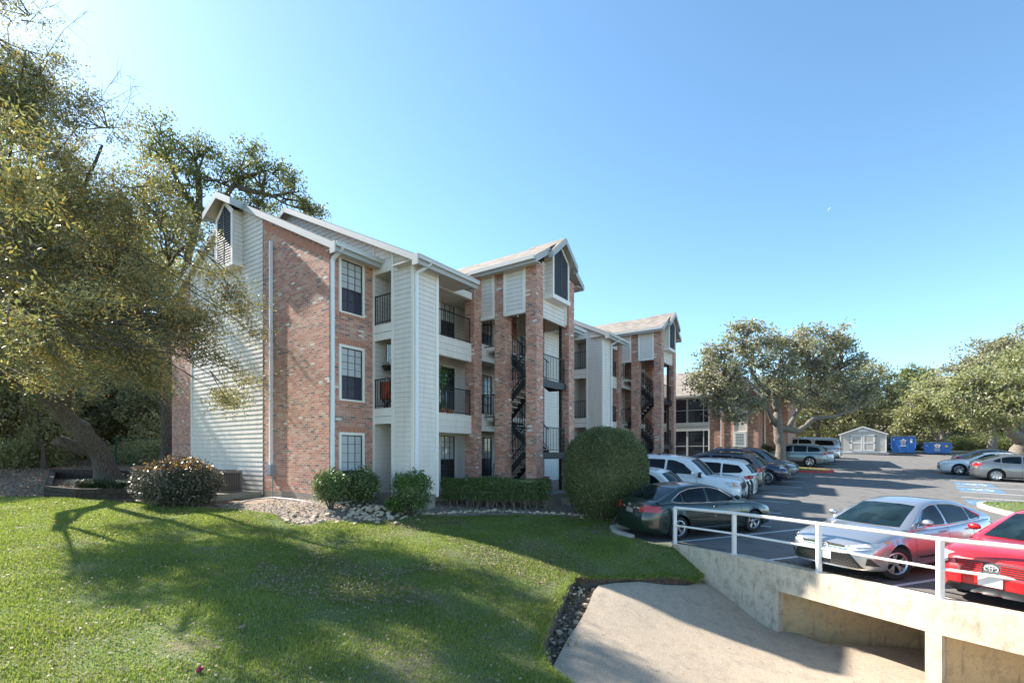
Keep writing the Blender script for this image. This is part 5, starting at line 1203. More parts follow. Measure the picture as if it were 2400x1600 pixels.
b = MB(); b.box(-.035,.02, DEPTH-1.94, DEPTH-1.86, 0, zend(DEPTH-1.9)-.1, 'trim'); part(b, 'corner_trim')
b = MB(); b.box(.0, 1.68, -.01, DEPTH, -1.4, .145, 'concrete'); b.box(1.68, 14.0, .05, DEPTH, -1.4, -.12, 'concrete'); part(b, 'foundation')
b = MB()
# sloped soldier course under the rake
n = 52
for k in range(n):
    y0_ = 3.72-k*3.72/n; y1_ = y0_-.058
    b.hexa([(-.018,y1_,zend(y1_)-.50),(.0,y1_,zend(y1_)-.50),(.0,y0_,zend(y0_)-.50),(-.018,y0_,zend(y0_)-.50)], [(-.018,y1_,zend(y1_)-.24),(.0,y1_,zend(y1_)-.24),(.0,y0_,zend(y0_)-.24),(-.018,y0_,zend(y0_)-.24)], 'soldier')
part(b, 'soldier_course')
# bodies behind (closing volume)
b = MB(); b.box(.03, 1.6, .12, DEPTH, -.3, ZE1-.3, 'siding'); b.box(1.7, 14.2, .34, 11.4, -.3, ZE2-.2, 'siding'); b.box(14.33, 15.7, .12, DEPTH, .0, ZE1+.2, 'siding'); b.box(15.9, 29.4, .34, 11.4, .0, ZE2+.3, 'siding'); part(b, 'inner_wall')
block(0, 0, True); block(14.1, .50, False)
for T, dz, ov in ((0,0,.14),(14.1,.5,.12)):
    b = MB(); roof_pitch(b, T-.16, T+1.66, -.4, dz+ZE1, 5.55, dz+ZR1, 11.5, dz+ZE1); part(b, 'end_roof')
    b = MB(); rake(b, T-.16, -.4, dz+ZE1, 5.55, dz+ZR1, .22); rake(b, T-.16, 11.5, dz+ZE1, 5.55, dz+ZR1, .26); b.box(T-.20, T-.155, -.54, -.30, dz+ZE1-.36, dz+ZE1-.02, 'fascia'); part(b, 'rake_fascia')
    b = MB(); gutter(b, T-.12, T+1.95, -.4, dz+ZE1); b.box(T-.12, T+1.66, -.35, .02, dz+ZE1-.20, dz+ZE1-.17, 'soffit'); part(b, 'gutter')
downspout('downspout', [(.12,-.45,ZE1-.10),(.12,-.45,ZE1-.16),(.07,-.06,ZE1-.40),(.07,-.06,.0)], .05)
downspout('downspout', [(-.06,3.15,8.62),(-.06,3.15,1.05)], .05)
b = MB(); b.box(-.16,-.0,2.98,3.28,.68,1.05,'greybox'); b.box(-.165,-.16,3.0,3.26,.70,1.03,'greybox'); b.box(-.17,-.165,3.20,3.23,.84,.87,'black'); b.tube([(-.07,3.02,.68),(-.07,3.02,-.35)], .018, 'greybox', 8); part(b, 'utility_box')
b = MB(); b.box(14.0,14.2,-.02,DEPTH,-1,ZE1+.3,'brick'); wall(b,(14.1,DEPTH),(0,-1),DEPTH,0,ZE1,(),'siding',[(0,.5+ZE1-.1),(DEPTH/2,.5+ZR1-.1),(DEPTH,.5+ZE1-.1)]); part(b,'party_wall')
# gable louvre box on the end wall
yc = 5.74; bw = .62; xo = -.34
b = MB()
def e_poly(z0_, z1_, zp, x, hw): return [(x,yc+hw,z0_),(x,yc-hw,z0_),(x,yc-hw,z1_),(x,yc,zp),(x,yc+hw,z1_)]
b.poly(e_poly(8.3,10.15,10.62,xo,bw), 'trim'); wall(b,(0,yc+bw),(-1,0),.34,8.3,10.15,(),'siding'); wall(b,(xo,yc-bw),(1,0),.34,8.3,10.15,(),'siding'); b.box(xo-.05,0,yc-bw-.05,yc+bw+.05,8.16,8.3,'trim')
b.box(xo-.03,xo,yc-bw,yc-bw+.12,8.3,10.1,'trim'); b.box(xo-.03,xo,yc+bw-.12,yc+bw,8.3,10.1,'trim')
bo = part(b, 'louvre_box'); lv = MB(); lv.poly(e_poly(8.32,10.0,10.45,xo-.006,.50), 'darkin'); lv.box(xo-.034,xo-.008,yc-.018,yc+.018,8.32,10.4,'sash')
for k in range(22):
    z = 8.36+k*.093; hw = .49 if z < 9.95 else .49*(10.42-z)/.47
    if hw > .05: lv.hexa([(xo-.032,yc-hw,z),(xo-.032,yc+hw,z),(xo-.008,yc+hw,z+.035),(xo-.008,yc-hw,z+.035)], [(xo-.032,yc-hw,z+.012),(xo-.032,yc+hw,z+.012),(xo-.008,yc+hw,z+.047),(xo-.008,yc-hw,z+.047)], 'louvre')
lv.build('louvre', bo)
b = MB(); zr_ = 10.86; hw_ = 1.02
for s in (-1,1):
    e = yc+s*hw_; q = [(-.62,e,zr_-.51),(-.62,yc,zr_),(1.0,yc,zr_),(1.0,e,zr_-.51)]; b.poly(q[::-1] if s < 0 else q, 'shingle'); b.poly([(x,y,z-.08) for x,y,z in (q if s < 0 else q[::-1])], 'soffit')
    b.hexa([(-.655,e,zr_-.51-.26),(-.62,e,zr_-.51-.26),(-.62,yc,zr_-.26),(-.655,yc,zr_-.26)], [(-.655,e,zr_-.53),(-.62,e,zr_-.53),(-.62,yc,zr_-.02),(-.655,yc,zr_-.02)], 'fascia')
    b.poly([(-.62,e,zr_-.77),(-.62,e,zr_-.51),(.0,e,zr_-.51),(.0,e,zr_-.77)], 'fascia')
part(b, 'gable_hood')
# ------------------------------------------------------------------ third building
b3 = thing('apartment_building', 'two storey brick building with screened porches, half hidden by the oak on the island', 'building', (*W(30.8,0), -.55), UA)
def p3(b, n, par=None): return b.build(n, par or b3)
# local: x along u, y = +v ; outward c = -y. Faces toward viewer: plane x=0, wall direction (0,-1)
b = MB(); wall(b,(0,-3.98),(0,-1),.86,-.4,5.25,(),'brick'); wall(b,(0,-4.84),(1,0),9,-.4,5.2,(),'brick'); p3(b,'brick_wall')
b = MB(); b.box(-.04,.04,-4.02,-3.92,-.3,5.2,'trim'); b.box(-.04,.04,-4.90,-4.80,-.3,5.2,'trim'); b.box(-.03,.05,-3.92,1.6,2.35,2.6,'trim'); b.box(-.06,.05,-3.92,1.6,2.72,3.0,'trim'); b.box(-.02,.05,-3.92,1.6,2.6,2.72,'soffit'); b.box(-.04,.04,-3.92,1.6,-.05,.18,'trim'); b.box(-.03,.04,-3.92,1.6,4.85,5.2,'trim'); p3(b,'porch_trim')
b = MB()
for z0_, z1_ in ((.18,2.35),(3.0,4.85)): b.box(.10,.13,-3.9,1.6,z0_,z1_,'dglass')
p3(b,'porch_screen')
b = MB()
for z0_, z1_ in ((.18,2.35),(3.0,4.85)):
    for y in (-3.55,-2.35,-2.28,-1.1,.1,1.2): b.box(.04,.09,y-.03,y+.03,z0_,z1_,'gutter')
    b.box(.05,.08,-3.9,1.6,z0_+.95,z0_+.99,'gutter')
p3(b,'porch_mullion')
b = MB(); b.poly([(-.4,-5.2,5.1),(-.4,9,5.1),(4.0,9,7.6),(4.0,-5.2,7.6)][::-1],'shingle'); b.poly([(4.0,-5.2,7.6),(4.0,9,7.6),(9,9,5.1),(9,-5.2,5.1)][::-1],'shingle'); b.box(-.42,-.40,-5.2,9,4.95,5.1,'fascia'); b.poly([(9,-5.1,5.1),(-.3,-5.1,5.1),(4.0,-5.1,7.55)],'siding'); b.poly([(-.4,-5.2,5.0),(.1,-5.2,5.0),(.1,9,5.0),(-.4,9,5.0)],'soffit'); p3(b,'roof')
b = MB(); b.box(.15,9,-4.8,9,-.4,5.0,'siding'); b.box(0,.15,1.6,9,-.4,5,'siding'); p3(b,'inner_wall')
# gabled wing nearer the lot
b = MB(); wall(b,(-.3,-4.85),(0,-1),.92,-.4,5.1,(),'brick'); wall(b,(-.3,-6.7),(0,-1),.75,-.4,5.1,(),'brick'); wall(b,(-.3,-7.45),(1,0),5,-.4,5.1,(),'brick')
b.poly([(-.3,-4.85,5.1),(-.3,-7.45,5.1),(-.3,-6.15,6.5)],'brick'); p3(b,'wing_wall')
b = MB(); wall(b,(-.3,-5.77),(0,-1),.93,2.2,5.1,(),'siding'); b.box(-.35,-.28,-5.83,-5.75,-.3,5.1,'trim'); b.box(-.35,-.28,-6.74,-6.66,-.3,5.1,'trim'); b.box(-.36,-.28,-6.66,-5.83,1.0,2.2,'trim'); p3(b,'siding_panel')
b = MB()
for r_ in range(4):
    for k in range(4): b.box(-.372,-.36,-6.0-k*.14,-5.93-k*.14,1.25+r_*.22,1.40+r_*.22,'greybox')
for k in range(7): b.box(-.32,-.29,-6.6+k*.12,-6.57+k*.12,.1,.9,'black')
p3(b,'meter_panel')
b = MB()
for s in (-1,1):
    y1 = -6.15+s*1.75; q = [(-.75,y1,4.6),(-.75,-6.15,6.55),(5,-6.15,6.55),(5,y1,4.6)]; b.poly(q[::-1] if s < 0 else q,'shingle')
    b.hexa([(-.79,y1,4.36),(-.75,y1,4.36),(-.75,-6.15,6.31),(-.79,-6.15,6.31)],[(-.79,y1,4.58),(-.75,y1,4.58),(-.75,-6.15,6.53),(-.79,-6.15,6.53)],'fascia')
p3(b,'wing_roof')
b = MB(); wall(b,(2.2,-7.5),(0,-1),1.6,-.4,4.8,(),'brick'); wall(b,(2.2,-9.1),(1,0),6,-.4,4.8,(),'brick'); b.box(2.14,2.2,-7.62,-7.5,-.4,4.8,'trim'); b.box(1.9,8.5,-9.4,-7.4,4.8,4.95,'shingle'); p3(b,'set_back_wall')
b = MB(); b.box(-.38,-.33,-4.95,-4.88,-.3,5.0,'pipe'); p3(b,'downspout')
# upper gable behind porch roof
b = MB(); b.poly([(3.0,4.2,6.2),(3.0,1.0,6.2),(3.0,2.6,7.5)],'siding'); b.poly([(2.8,4.6,6.0),(2.8,2.6,7.7),(8,2.6,7.7),(8,4.6,6.0)],'shingle'); b.poly([(2.8,.6,6.0),(8,.6,6.0),(8,2.6,7.7),(2.8,2.6,7.7)],'shingle'); b.hexa([(2.75,.6,5.85),(2.8,.6,5.85),(2.8,2.6,7.5),(2.75,2.6,7.5)],[(2.75,.6,6.02),(2.8,.6,6.02),(2.8,2.6,7.7),(2.75,2.6,7.7)],'fascia'); p3(b,'dormer')
# house beyond the fence
p = at(2185,1063,66); hs = thing('house', 'low tan house glimpsed through the trees beyond the dumpsters', 'house', (p.x,66,gz(p.x,66)-.2), R(-25))
MT['tanhouse'] = plain('tan_stucco', (.50,.38,.26), .8); 
b = MB(); b.box(-9,7,0,7,0,3.0,'tanhouse'); b.build('wall', hs)
b = MB(); b.poly([(-9.6,-.6,2.9),(7.6,-.6,2.9),(7.6,3.5,4.7),(-9.6,3.5,4.7)],'shingle'); b.poly([(-9.6,7.6,2.9),(-9.6,3.5,4.7),(7.6,3.5,4.7),(7.6,7.6,2.9)],'shingle'); b.poly([(-9.4,0,2.9),(-9.4,7,2.9),(-9.4,3.5,4.6)],'tanhouse'); b.poly([(7.4,0,2.9),(7.4,3.5,4.6),(7.4,7,2.9)],'tanhouse'); b.build('roof', hs)
for x in (-7,-3,1.5,5): b = MB(); b.box(x-.6,x+.6,-.05,.02,1.0,2.2,'trim'); b.box(x-.5,x+.5,-.06,-.05,1.1,2.1,'dglass'); b.build('window', hs)
# ------------------------------------------------------------------ shed
sh = thing('storage_shed', 'pale wooden storage shed with double doors and a lattice skirt', 'shed', (at(2022,1063,46.5).x, 46.5, 0), R(-34))
sh.location.z = lot_z(sh.location.x, 46.5)
MT['shedw'] = siding_mat('pale_shed_boards', (.50,.47,.42)); MT['shedt'] = plain('white_shed_trim', (.72,.71,.70), .5, var=.06)
ws, ds, hs_, pk = 1.8, 1.4, 1.95, 2.62
b = MB(); b.box(-ws,ws,0,ds*2,.2,hs_,'shedw'); b.poly([(-ws,0,hs_),(ws,0,hs_),(0,0,pk)],'shedw'); b.poly([(ws,2*ds,hs_),(-ws,2*ds,hs_),(0,2*ds,pk)],'shedw'); b.build('wall', sh)
b = MB()
for s in (-1,1): q = [(s*(ws+.12),-.1,hs_-.04),(0,-.1,pk+.02),(0,2*ds+.1,pk+.02),(s*(ws+.12),2*ds+.1,hs_-.04)]; b.poly(q if s < 0 else q[::-1],'shingle'); b.hexa([(s*(ws+.12),-.13,hs_-.14),(0,-.13,pk-.09),(0,-.1,pk-.09),(s*(ws+.12),-.1,hs_-.14)],[(s*(ws+.12),-.13,hs_-.03),(0,-.13,pk+.03),(0,-.1,pk+.03),(s*(ws+.12),-.1,hs_-.03)],'shedt')
b.build('roof', sh)
b = MB(); 
for x in (-ws,ws-.1): b.box(x,x+.1,-.02,0,.2,hs_-.05,'shedt')
b.box(-ws,ws,-.02,0,.18,.26,'shedt'); b.build('trim', sh)
for s in (-1,1):
    b = MB(); x0_, x1_ = (-.93,-.02) if s < 0 else (.02,.93); b.box(x0_,x1_,-.03,-.005,.32,1.85,'shedw'); b.box(x0_,x0_+.11,-.045,-.03,.32,1.85,'shedt'); b.box(x1_-.11,x1_,-.045,-.03,.32,1.85,'shedt'); b.box(x0_+.11,x1_-.11,-.045,-.03,.32,.42,'shedt'); b.box(x0_+.11,x1_-.11,-.045,-.03,1.75,1.85,'shedt'); b.box(x0_+.11,x1_-.11,-.045,-.03,1.04,1.14,'shedt')
    dr = b.build('door', sh); b = MB(); hx = x0_ if s < 0 else x1_
    for z in (.45,1.10,1.72): b.box(hx-.1,hx+.1,-.055,-.045,z-.03,z+.03,'black')
    b.build('hinge', dr)
b = MB(); b.box(-.35,.35,-.03,-.005,2.15,2.33,'shedt'); b.build('gable_vent', sh)
b = MB()
for k in range(26): x = -ws+k*.145; b.bar((x,-.01,0),(x+.16,-.01,.19),.02,.03,'shedt',(0,1,0)); b.bar((x+.16,-.012,0),(x,-.012,.19),.02,.03,'shedt',(0,1,0))
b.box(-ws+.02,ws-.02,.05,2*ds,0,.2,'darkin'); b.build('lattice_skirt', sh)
# ------------------------------------------------------------------ dumpsters
MT['dblue'] = plain('blue_dumpster_paint', (.01,.17,.60), .35, var=.25, scale=2, coat=.3); MT['dblack'] = plain('black_plastic_lid', (.02,.02,.022), .5)
MT['decalw'] = plain('white_decal', (.75,.75,.78), .5, var=.03); MT['decalr'] = plain('red_decal', (.5,.05,.06), .5, var=.03); MT['decaly'] = plain('yellow_decal', (.75,.55,.08), .5, var=.03)
def dumpster(px, Y, w, h, d, lab, rz, sticker):
    p = at(px,1063,Y); r = thing('dumpster', lab, 'dumpster', (p.x,Y,lot_z(p.x,Y)), rz, 'blue dumpsters at the lot edge')
    b = MB(); b.hexa([(-w/2+.08,.1,.12),(w/2-.08,.1,.12),(w/2-.08,d-.1,.12),(-w/2+.08,d-.1,.12)],[(-w/2,0,h),(w/2,0,h),(w/2,d,h+.08),(-w/2,d,h+.08)],'dblue')
    for x in (-w/2,-w/6,w/6,w/2-.06): b.box(x,x+.06,-.02,.05,.5,h,'dblue')
    b.box(-w/2-.03,w/2+.03,-.04,.03,h-.09,h,'dblue'); b.build('body', r)
    for s in (-1,1):
        b = MB(); b.box(s*(w/2+.09)-.07,s*(w/2+.09)+.07,.15,d-.15,h*.55,h*.55+.14,'dblue'); b.build('fork_pocket', r)
    for s in (0,1):
        b = MB(); x0_ = -w/2+s*w/2; b.hexa([(x0_+.02,-.06,h+.01),(x0_+w/2-.02,-.06,h+.01),(x0_+w/2-.02,d,h+.09),(x0_+.02,d,h+.09)],[(x0_+.02,-.06,h+.05),(x0_+w/2-.02,-.06,h+.05),(x0_+w/2-.02,d,h+.14),(x0_+.02,d,h+.14)],'dblack')
        for k in range(9): x = x0_+.06+k*(w/2-.12)/8; b.box(x-.02,x+.02,-.07,.0,h+.045,h+.085,'decalw')
        b.build('lid', r)
    b = MB()
    for x in (-w/2+.2,w/2-.2):
        for y in (.25,d-.25): b.lathe([(0,-.03),(.075,-.03),(.075,.03),(0,.03)],'black',12,'x',(x,y,.075))
    b.build('caster', r)
    b = MB(); cz = h*.74; c0 = .13*1.2; ang = lambda k: R(90+k*72); yy = -.028 if True else 0
    pts = [(c0*math.cos(ang(k))*1.0, yy-.0, cz+c0*math.sin(ang(k))) for k in range(5)]
    for k in range(5): 
        cx_, cz_ = pts[k][0], pts[k][2]; b.lathe([(0,-.004),(.085,-.004),(.085,.004),(0,.004)],'decalw',14,'y',(cx_,yy,cz_))
    b.lathe([(0,-.008),(.14,-.008),(.14,.0),(0,.0)],'decalw',18,'y',(0,yy,cz))
    b.lathe([(0,-.013),(.09,-.013),(.09,.0),(0,.0)],'decalr',18,'y',(0,yy,cz))
    b.lathe([(0,-.017),(.045,-.017),(.045,.0),(0,.0)],'decalw',12,'y',(0,yy,cz))
    for i,(ww,zz) in enumerate(((.44,cz-.33),(.44,cz-.45))): 
        for k in range(9): x = -ww/2+k*ww/9; b.box(x,x+ww/9-.012,yy-.004,yy,zz-.035,zz+.035,'decalw')
    b.build('emblem', r)
    b = MB(); 
    if sticker == 'w':
        for k in range(3): b.box(w/2-.42,w/2-.26,yy-.004,yy,h-.30-k*.14,h-.19-k*.14,'decalw')
    else: b.lathe([(0,-.004),(.12,-.004),(.12,.004),(0,.004)],'decaly',16,'y',(w/2-.36,yy,h-.32))
    b.lathe([(0,-.004),(.05,-.004),(.05,.004),(0,.004)],'decalw',12,'y',(-w/2+.22,yy,h-.25)); b.build('sticker', r)
dumpster(2117,47.5,1.88,1.62,1.5,'taller blue dumpster with white scalloped lid edge, nearer the shed',R(-38),'w')
dumpster(2197,46.5,2.0,1.10,1.4,'lower blue dumpster with a yellow sticker, farther from the shed',R(-36),'y')
# ------------------------------------------------------------------ chain link fences
MT['fgreen'] = plain('green_fence_steel', (.02,.06,.045), .85, spec=.1); MT['wire'] = plain('fence_wire', (.05,.07,.06), .5)
def fence(lab, pts, h, sp):
    z = [gz(*p) for p in pts]; r = thing('chain_link_fence', lab, 'fence', (*pts[0], z[0]))
    ox_, oy_, oz_ = pts[0][0], pts[0][1], z[0]; rail = MB(); mesh = MB()
    for i in range(len(pts)-1):
        p, q = Vector(pts[i]), Vector(pts[i+1]); n = max(1, round((q-p).length/sp))
        for k in range(n):
            a, c = p.lerp(q,k/n), p.lerp(q,(k+1)/n); za, zc = gz(*a)-oz_, gz(*c)-oz_; A_ = Vector((a.x-ox_,a.y-oy_,za)); B_ = Vector((c.x-ox_,c.y-oy_,zc)); up = Vector((0,0,h))
            b = MB(); b.tube([A_-Vector((0,0,.1)),A_+up*1.03],.04,'fgreen',8); b.build('post', r, smooth=60)
            rail.tube([A_+up,B_+up],.022,'fgreen',6)
            m = int((B_-A_).length/.16); nz = int(h/.16)
            for j in range(-nz, m):
                for s in (0,1):
                    j0, j1 = j, j+nz; f0, f1 = max(0,j0)/m, min(m,j1)/m
                    z0_, z1_ = (max(0,j0)-j0)/nz*h, (min(m,j1)-j0)/nz*h
                    if s: z0_, z1_ = h-z0_, h-z1_
                    P_, Q_ = A_.lerp(B_,f0)+Vector((0,0,z0_)), A_.lerp(B_,f1)+Vector((0,0,z1_)); d = (B_-A_).normalized()*.0035
                    mesh.poly([P_-d,P_+d,Q_+d,Q_-d],'wire')
    b = MB(); b.tube([(pts[-1][0]-ox_,pts[-1][1]-oy_,z[-1]-oz_-.1),(pts[-1][0]-ox_,pts[-1][1]-oy_,z[-1]-oz_+h*1.03)],.04,'fgreen',8); b.build('post', r, smooth=60)
    rail.build('rail', r, smooth=60); mesh.build('wire_mesh', r)
pa = at(272,1063,23.6); fence('green chain link fence running from the woods to the left end of the building', [(pa.x,23.6),(-15.2,23.0)], 1.55, 3.4)
fence('long green chain link fence behind the shed and the dumpsters', [(at(1930,1063,51.5).x,51.5),(at(2070,1063,50.5).x,50.5),(at(2262,1063,50.5).x,50.5),(at(2420,1063,50.5).x,50.5)], 1.95, 3.0)
# ------------------------------------------------------------------ things by the building
def LW(t, c, z): # building-local to world
    x, y = W(t, c); return (x, y, Z0+z)
MT['acgrey'] = plain('ac_taupe_metal', (.17,.145,.125), .5, var=.1); MT['terra'] = plain('terracotta', (.42,.16,.08), .75, var=.2); MT['plaque'] = plain('dark_badge', (.015,.02,.06), .3)
MT['redp'] = plain('faded_red_plastic', (.50,.10,.10), .5); MT['whitep'] = plain('white_pvc', (.66,.64,.60), .5); MT['redcloth'] = plain('orange_red_canvas', (.38,.07,.025), .7); MT['timber'] = bark_mat('rotting_timber', (.018,.014,.012), (.085,.06,.045))
MT['greenp'] = MT['leaf_light']
def ac_unit(c, t, s, lab):
    x, y = W(t, 0)[0], 0
    px_ = W(t, c); zb = -1.30; r = thing('air_conditioner', lab, 'air conditioner', (*px_, zb), UA, 'outdoor units on the concrete pad')
    w = .40*s; h = .72*s; b = MB(); b.box(-w,w,-w,w,0,.05,'acgrey'); b.box(-w,w,-w,w,h-.09,h,'acgrey'); b.box(-w+.03,w-.03,-w+.03,w-.03,.05,h-.09,'darkin')
    for k in range(4): 
        x0_, y0_ = (-w,w-.06)[k % 2], (-w,w-.06)[k//2]; b.box(x0_,x0_+.06,y0_,y0_+.06,.05,h-.09,'acgrey')
    b.build('casing', r)
    b = MB()
    for k in range(18):
        z = .08+k*(h-.2)/18; b.box(-w-.004,w+.004,-w-.004,-w+.01,z,z+.012,'acgrey'); b.box(-w-.004,-w+.01,-w+.01,w,z,z+.012,'acgrey')
    for k in range(9):
        x0_ = -w+.08+k*(2*w-.16)/8; b.box(x0_-.008,x0_+.008,-w-.01,-w+.01,.05,h-.09,'acgrey'); b.box(-w-.01,-w+.01,x0_-.008,x0_+.008,.05,h-.09,'acgrey')
    b.build('grille', r)
    b = MB(); b.lathe([(w*.9,h+.002),(w*.9,h+.02),(w*.8,h+.02)],'black',20)
    for k in range(8): a = k*math.pi/8; b.bar((-w*.85*math.cos(a),-w*.85*math.sin(a),h+.016),(w*.85*math.cos(a),w*.85*math.sin(a),h+.016),.008,.008,'black')
    b.build('fan_guard', r)
    b = MB(); b.box(-w-.012,-w-.002,-.05,.20,h-.08,h-.02,'plaque'); 
    for k in range(6): b.box(-w-.014,-w-.012,-.0+k*.026,.018+k*.026,h-.062,h-.038,'decalw')
    b.build('badge', r)
pad = thing('equipment_pad', 'stained raised concrete pad under the outdoor air conditioners', 'concrete pad', (*W(-.85,-5.0), -1.62), UA)
b = MB(); b.box(-.85,.80,-1.25,2.4,-.2,.31,'conc_base'); b.build('slab', pad)
ac_unit(-4.75, -.80, 1.0, 'taupe louvred outdoor unit with a dark badge nearest the brick on the pad'); ac_unit(-5.75, -.80, .95, 'taupe outdoor unit half hidden behind the photinia shrub'); ac_unit(-6.7, -.80, .9, 'outdoor unit deepest behind the photinia shrub')
# timber planter
tp = thing('timber_planter', 'low dark rotting timber planter around the leaning tree trunk', 'planter', (0,0,0))
def tim(pts, z0_, h, name='timber'):
    for i in range(len(pts)-1):
        b = MB(); 
        for k in range(2): b.bar((pts[i][0],pts[i][1],z0_[i]+h*(k+.5)/2),(pts[i+1][0]+.03*k,pts[i+1][1],z0_[i+1]+h*(k+.5)/2),.18,h/2-.012,'timber')
        b.build(name, tp)
A_ = [at(112,1140,16.4),at(185,1145,15.9),at(430,1142,16.4)]; tim([(p.x,p.y) for p in A_],[gz(p.x,p.y) for p in A_],.34)
A_ = [at(120,1100,20.6),at(430,1100,20.6)]; tim([(p.x,p.y) for p in A_],[gz(p.x,p.y)-.02 for p in A_],.42)
A_ = [at(112,1140,16.4),at(122,1100,20.6)]; tim([(p.x,p.y) for p in A_],[gz(p.x,p.y)-.02 for p in A_],.34)
# pipe along the foundation
pp = [G(548,1183,.03), G(600,1171,.03), G(640,1168,.04), G(690,1173,.04), G(755,1187,.03), G(800,1180,.03), G(845,1173,.03)]
b = MB(); o_ = Vector(pp[0]); b.tube([Vector(p)-o_ for p in pp],.022,'whitep',8); pb = b.build('drain_pipe', None, o_, 60); tag(pb,'thin white plastic pipe lying along the foundation from the pad past the shrubs','pipe')
pp = [G(925,1178,.03), G(952,1192,.03)]; b = MB(); o_ = Vector(pp[0]); b.tube([Vector(p)-o_ for p in pp],.03,'whitep',8); pb = b.build('drain_pipe', None, o_, 60); tag(pb,'short white pipe end sticking out of the rock heap','pipe')
# pots and plants on balconies
def pot(t, c, z, r, h, lab, mat='terra', plant=None, grp='plant pots on the second floor balcony', n=200, ph=.3):
    p = LW(t,c,z); o = thing('plant_pot', lab, 'plant pot', p, 0, grp); b = MB(); b.lathe([(0,.0),(r*.68,0),(r*.95,h*.85),(r*1.06,h*.85),(r*1.08,h),(r*.9,h),(r*.86,h*.9),(0,h*.9)],mat,18); b.build('pot', o, smooth=35)
    if plant:
        cen = RNG.normal(size=(n,3))*np.array([r*.7,r*.7,ph*.35])+np.array([0,0,h+ph*.4]); cen[:,2] = np.maximum(cen[:,2],h*.9); obj('leaves', npmesh('leaves', leaf_quads(cen,.07,.03), [plant]), o)
zb = FH+.10
pot(2.95,.90,zb,.15,.24,'terracotta pot at the left end of the second floor balcony rail'); pot(2.97,.90,zb+.26,.15,.2,'upturned pink clay pot stacked at the left end of the balcony','terra'); pot(3.35,.90,zb,.13,.2,'second terracotta pot from the siding bay on the balcony')
pot(4.05,.88,zb,.15,.22,'terracotta pot with a small leafy plant behind the balcony railing','terra','leaf_light'); pot(4.45,.88,zb,.14,.18,'shallow clay pot beside the brick pillar on the balcony')
p = LW(3.75,.85,zb); fc = thing('potted_tree', 'potted weeping fig with a green hanging crown on the second floor balcony', 'potted plant', p)
b = MB(); b.lathe([(0,0),(.13,0),(.19,.28),(.17,.28),(0,.26)],'black',16); b.build('pot', fc, smooth=35)
b = MB(); b.tube([(0,0,.2),(.02,0,.6),(-.01,.01,1.0),(.02,0,1.35)],[.025,.022,.02,.012],'bark_grey',6); b.build('trunk', fc, smooth=True)
cen = RNG.normal(size=(1500,3))*np.array([.2,.2,.2])+np.array([0,0,1.35]); dr = RNG.normal(size=(500,3))*np.array([.16,.16,.26])+np.array([0,0,.95]); obj('crown', npmesh('crown', leaf_quads(np.concatenate([cen,dr]),.06,.03,.3,np.tile([[0,0,-1.]],(2000,1))), ['leaf_light']), fc)
p = LW(4.35,.5,zb+1.15); hb = thing('hanging_planter', 'small hanging planter with trailing leaves beside the weeping fig', 'hanging planter', p)
b = MB(); b.lathe([(0,-.14),(.08,-.13),(.15,0),(.13,0),(0,-.03)],'timber',14)
for k in range(3): a = k*2.09; b.tube([(.14*math.cos(a),.14*math.sin(a),0),(0,0,.75)],.004,'black',4)
b.build('basket', hb, smooth=40); obj('leaves', npmesh('leaves', leaf_quads(RNG.normal(size=(220,3))*np.array([.14,.14,.08]),.06,.03), ['leaf_light']), hb)
p = LW(2.05,.25,FH+1.62); hb = thing('hanging_basket', 'empty black hanging basket on thin chains in the narrow second floor recess', 'hanging basket', p)
b = MB(); b.lathe([(0,-.17),(.11,-.16),(.19,0),(.17,0),(0,-.02)],'black',16)
for k in range(3): a = k*2.09; b.tube([(.18*math.cos(a),.18*math.sin(a),0),(0,0,.62)],.004,'black',4)
b.build('basket', hb, smooth=40)
p = LW(1.95,.5,FH+2.3); wc = thing('wind_chime', 'silver wind chime hanging from the ceiling of the narrow recess', 'wind chime', p)
b = MB(); b.lathe([(0,.0),(.09,0),(.09,.02),(0,.02)],'black',14); b.tube([(0,0,.02),(0,0,.16)],.004,'black',4); b.build('disc', wc)
MT['chrome'] = plain('bright_metal', (.75,.75,.75), .18, metal=1, var=.03)
for k in range(5): a = k*1.256; b = MB(); b.tube([(.07*math.cos(a),.07*math.sin(a),-.03),(.07*math.cos(a),.07*math.sin(a),-.45-.05*k)],.016,'chrome',8); b.build('chime_tube', wc, smooth=60)
p = LW(2.0,.72,FH+1.35); hb = thing('wire_basket', 'empty round wire hanger at the right of the narrow recess', 'wire hanger', p); b = MB()
ring = [(.17*math.cos(k*.52),0.02,.17*math.sin(k*.52)) for k in range(13)]; b.tube(ring,.006,'black',4,False); b.tube([(-.17,.02,0),(0,.02,.75),(.17,.02,0)],.004,'black',4); b.build('ring', hb)
p = LW(1.95,.30,FH+.12); fcz = thing('folding_chair', 'orange red canvas folding chair behind the recess railing', 'chair', p, UA); b = MB()
b.box(-.0,.05,-.24,.24,.40,.95,'redcloth'); b.box(.05,.5,-.24,.24,.40,.44,'redcloth'); b.build('canvas', fcz); b = MB()
for s in (-.25,.25): b.bar((0,s,0),(.5,s,.42),.025,.025,'black'); b.bar((.5,s,0),(0,s,.42),.025,.025,'black'); b.bar((0,s,.40),(-.02,s,1.0),.025,.025,'black'); b.bar((0,s,.62),(.5,s,.62),.03,.02,'black')
b.build('frame', fcz)
p = LW(1.98,.72,FH+.12); tb_ = thing('side_table', 'small black table with a pale blue bowl beside the orange red chair', 'table', p, UA); b = MB(); b.box(-.22,.22,-.18,.18,.5,.53,'black'); b.build('table_top', tb_)
for x in (-.2,.2):
    for y in (-.16,.16): b = MB(); b.box(x-.012,x+.012,y-.012,y+.012,0,.5,'black'); b.build('leg', tb_)
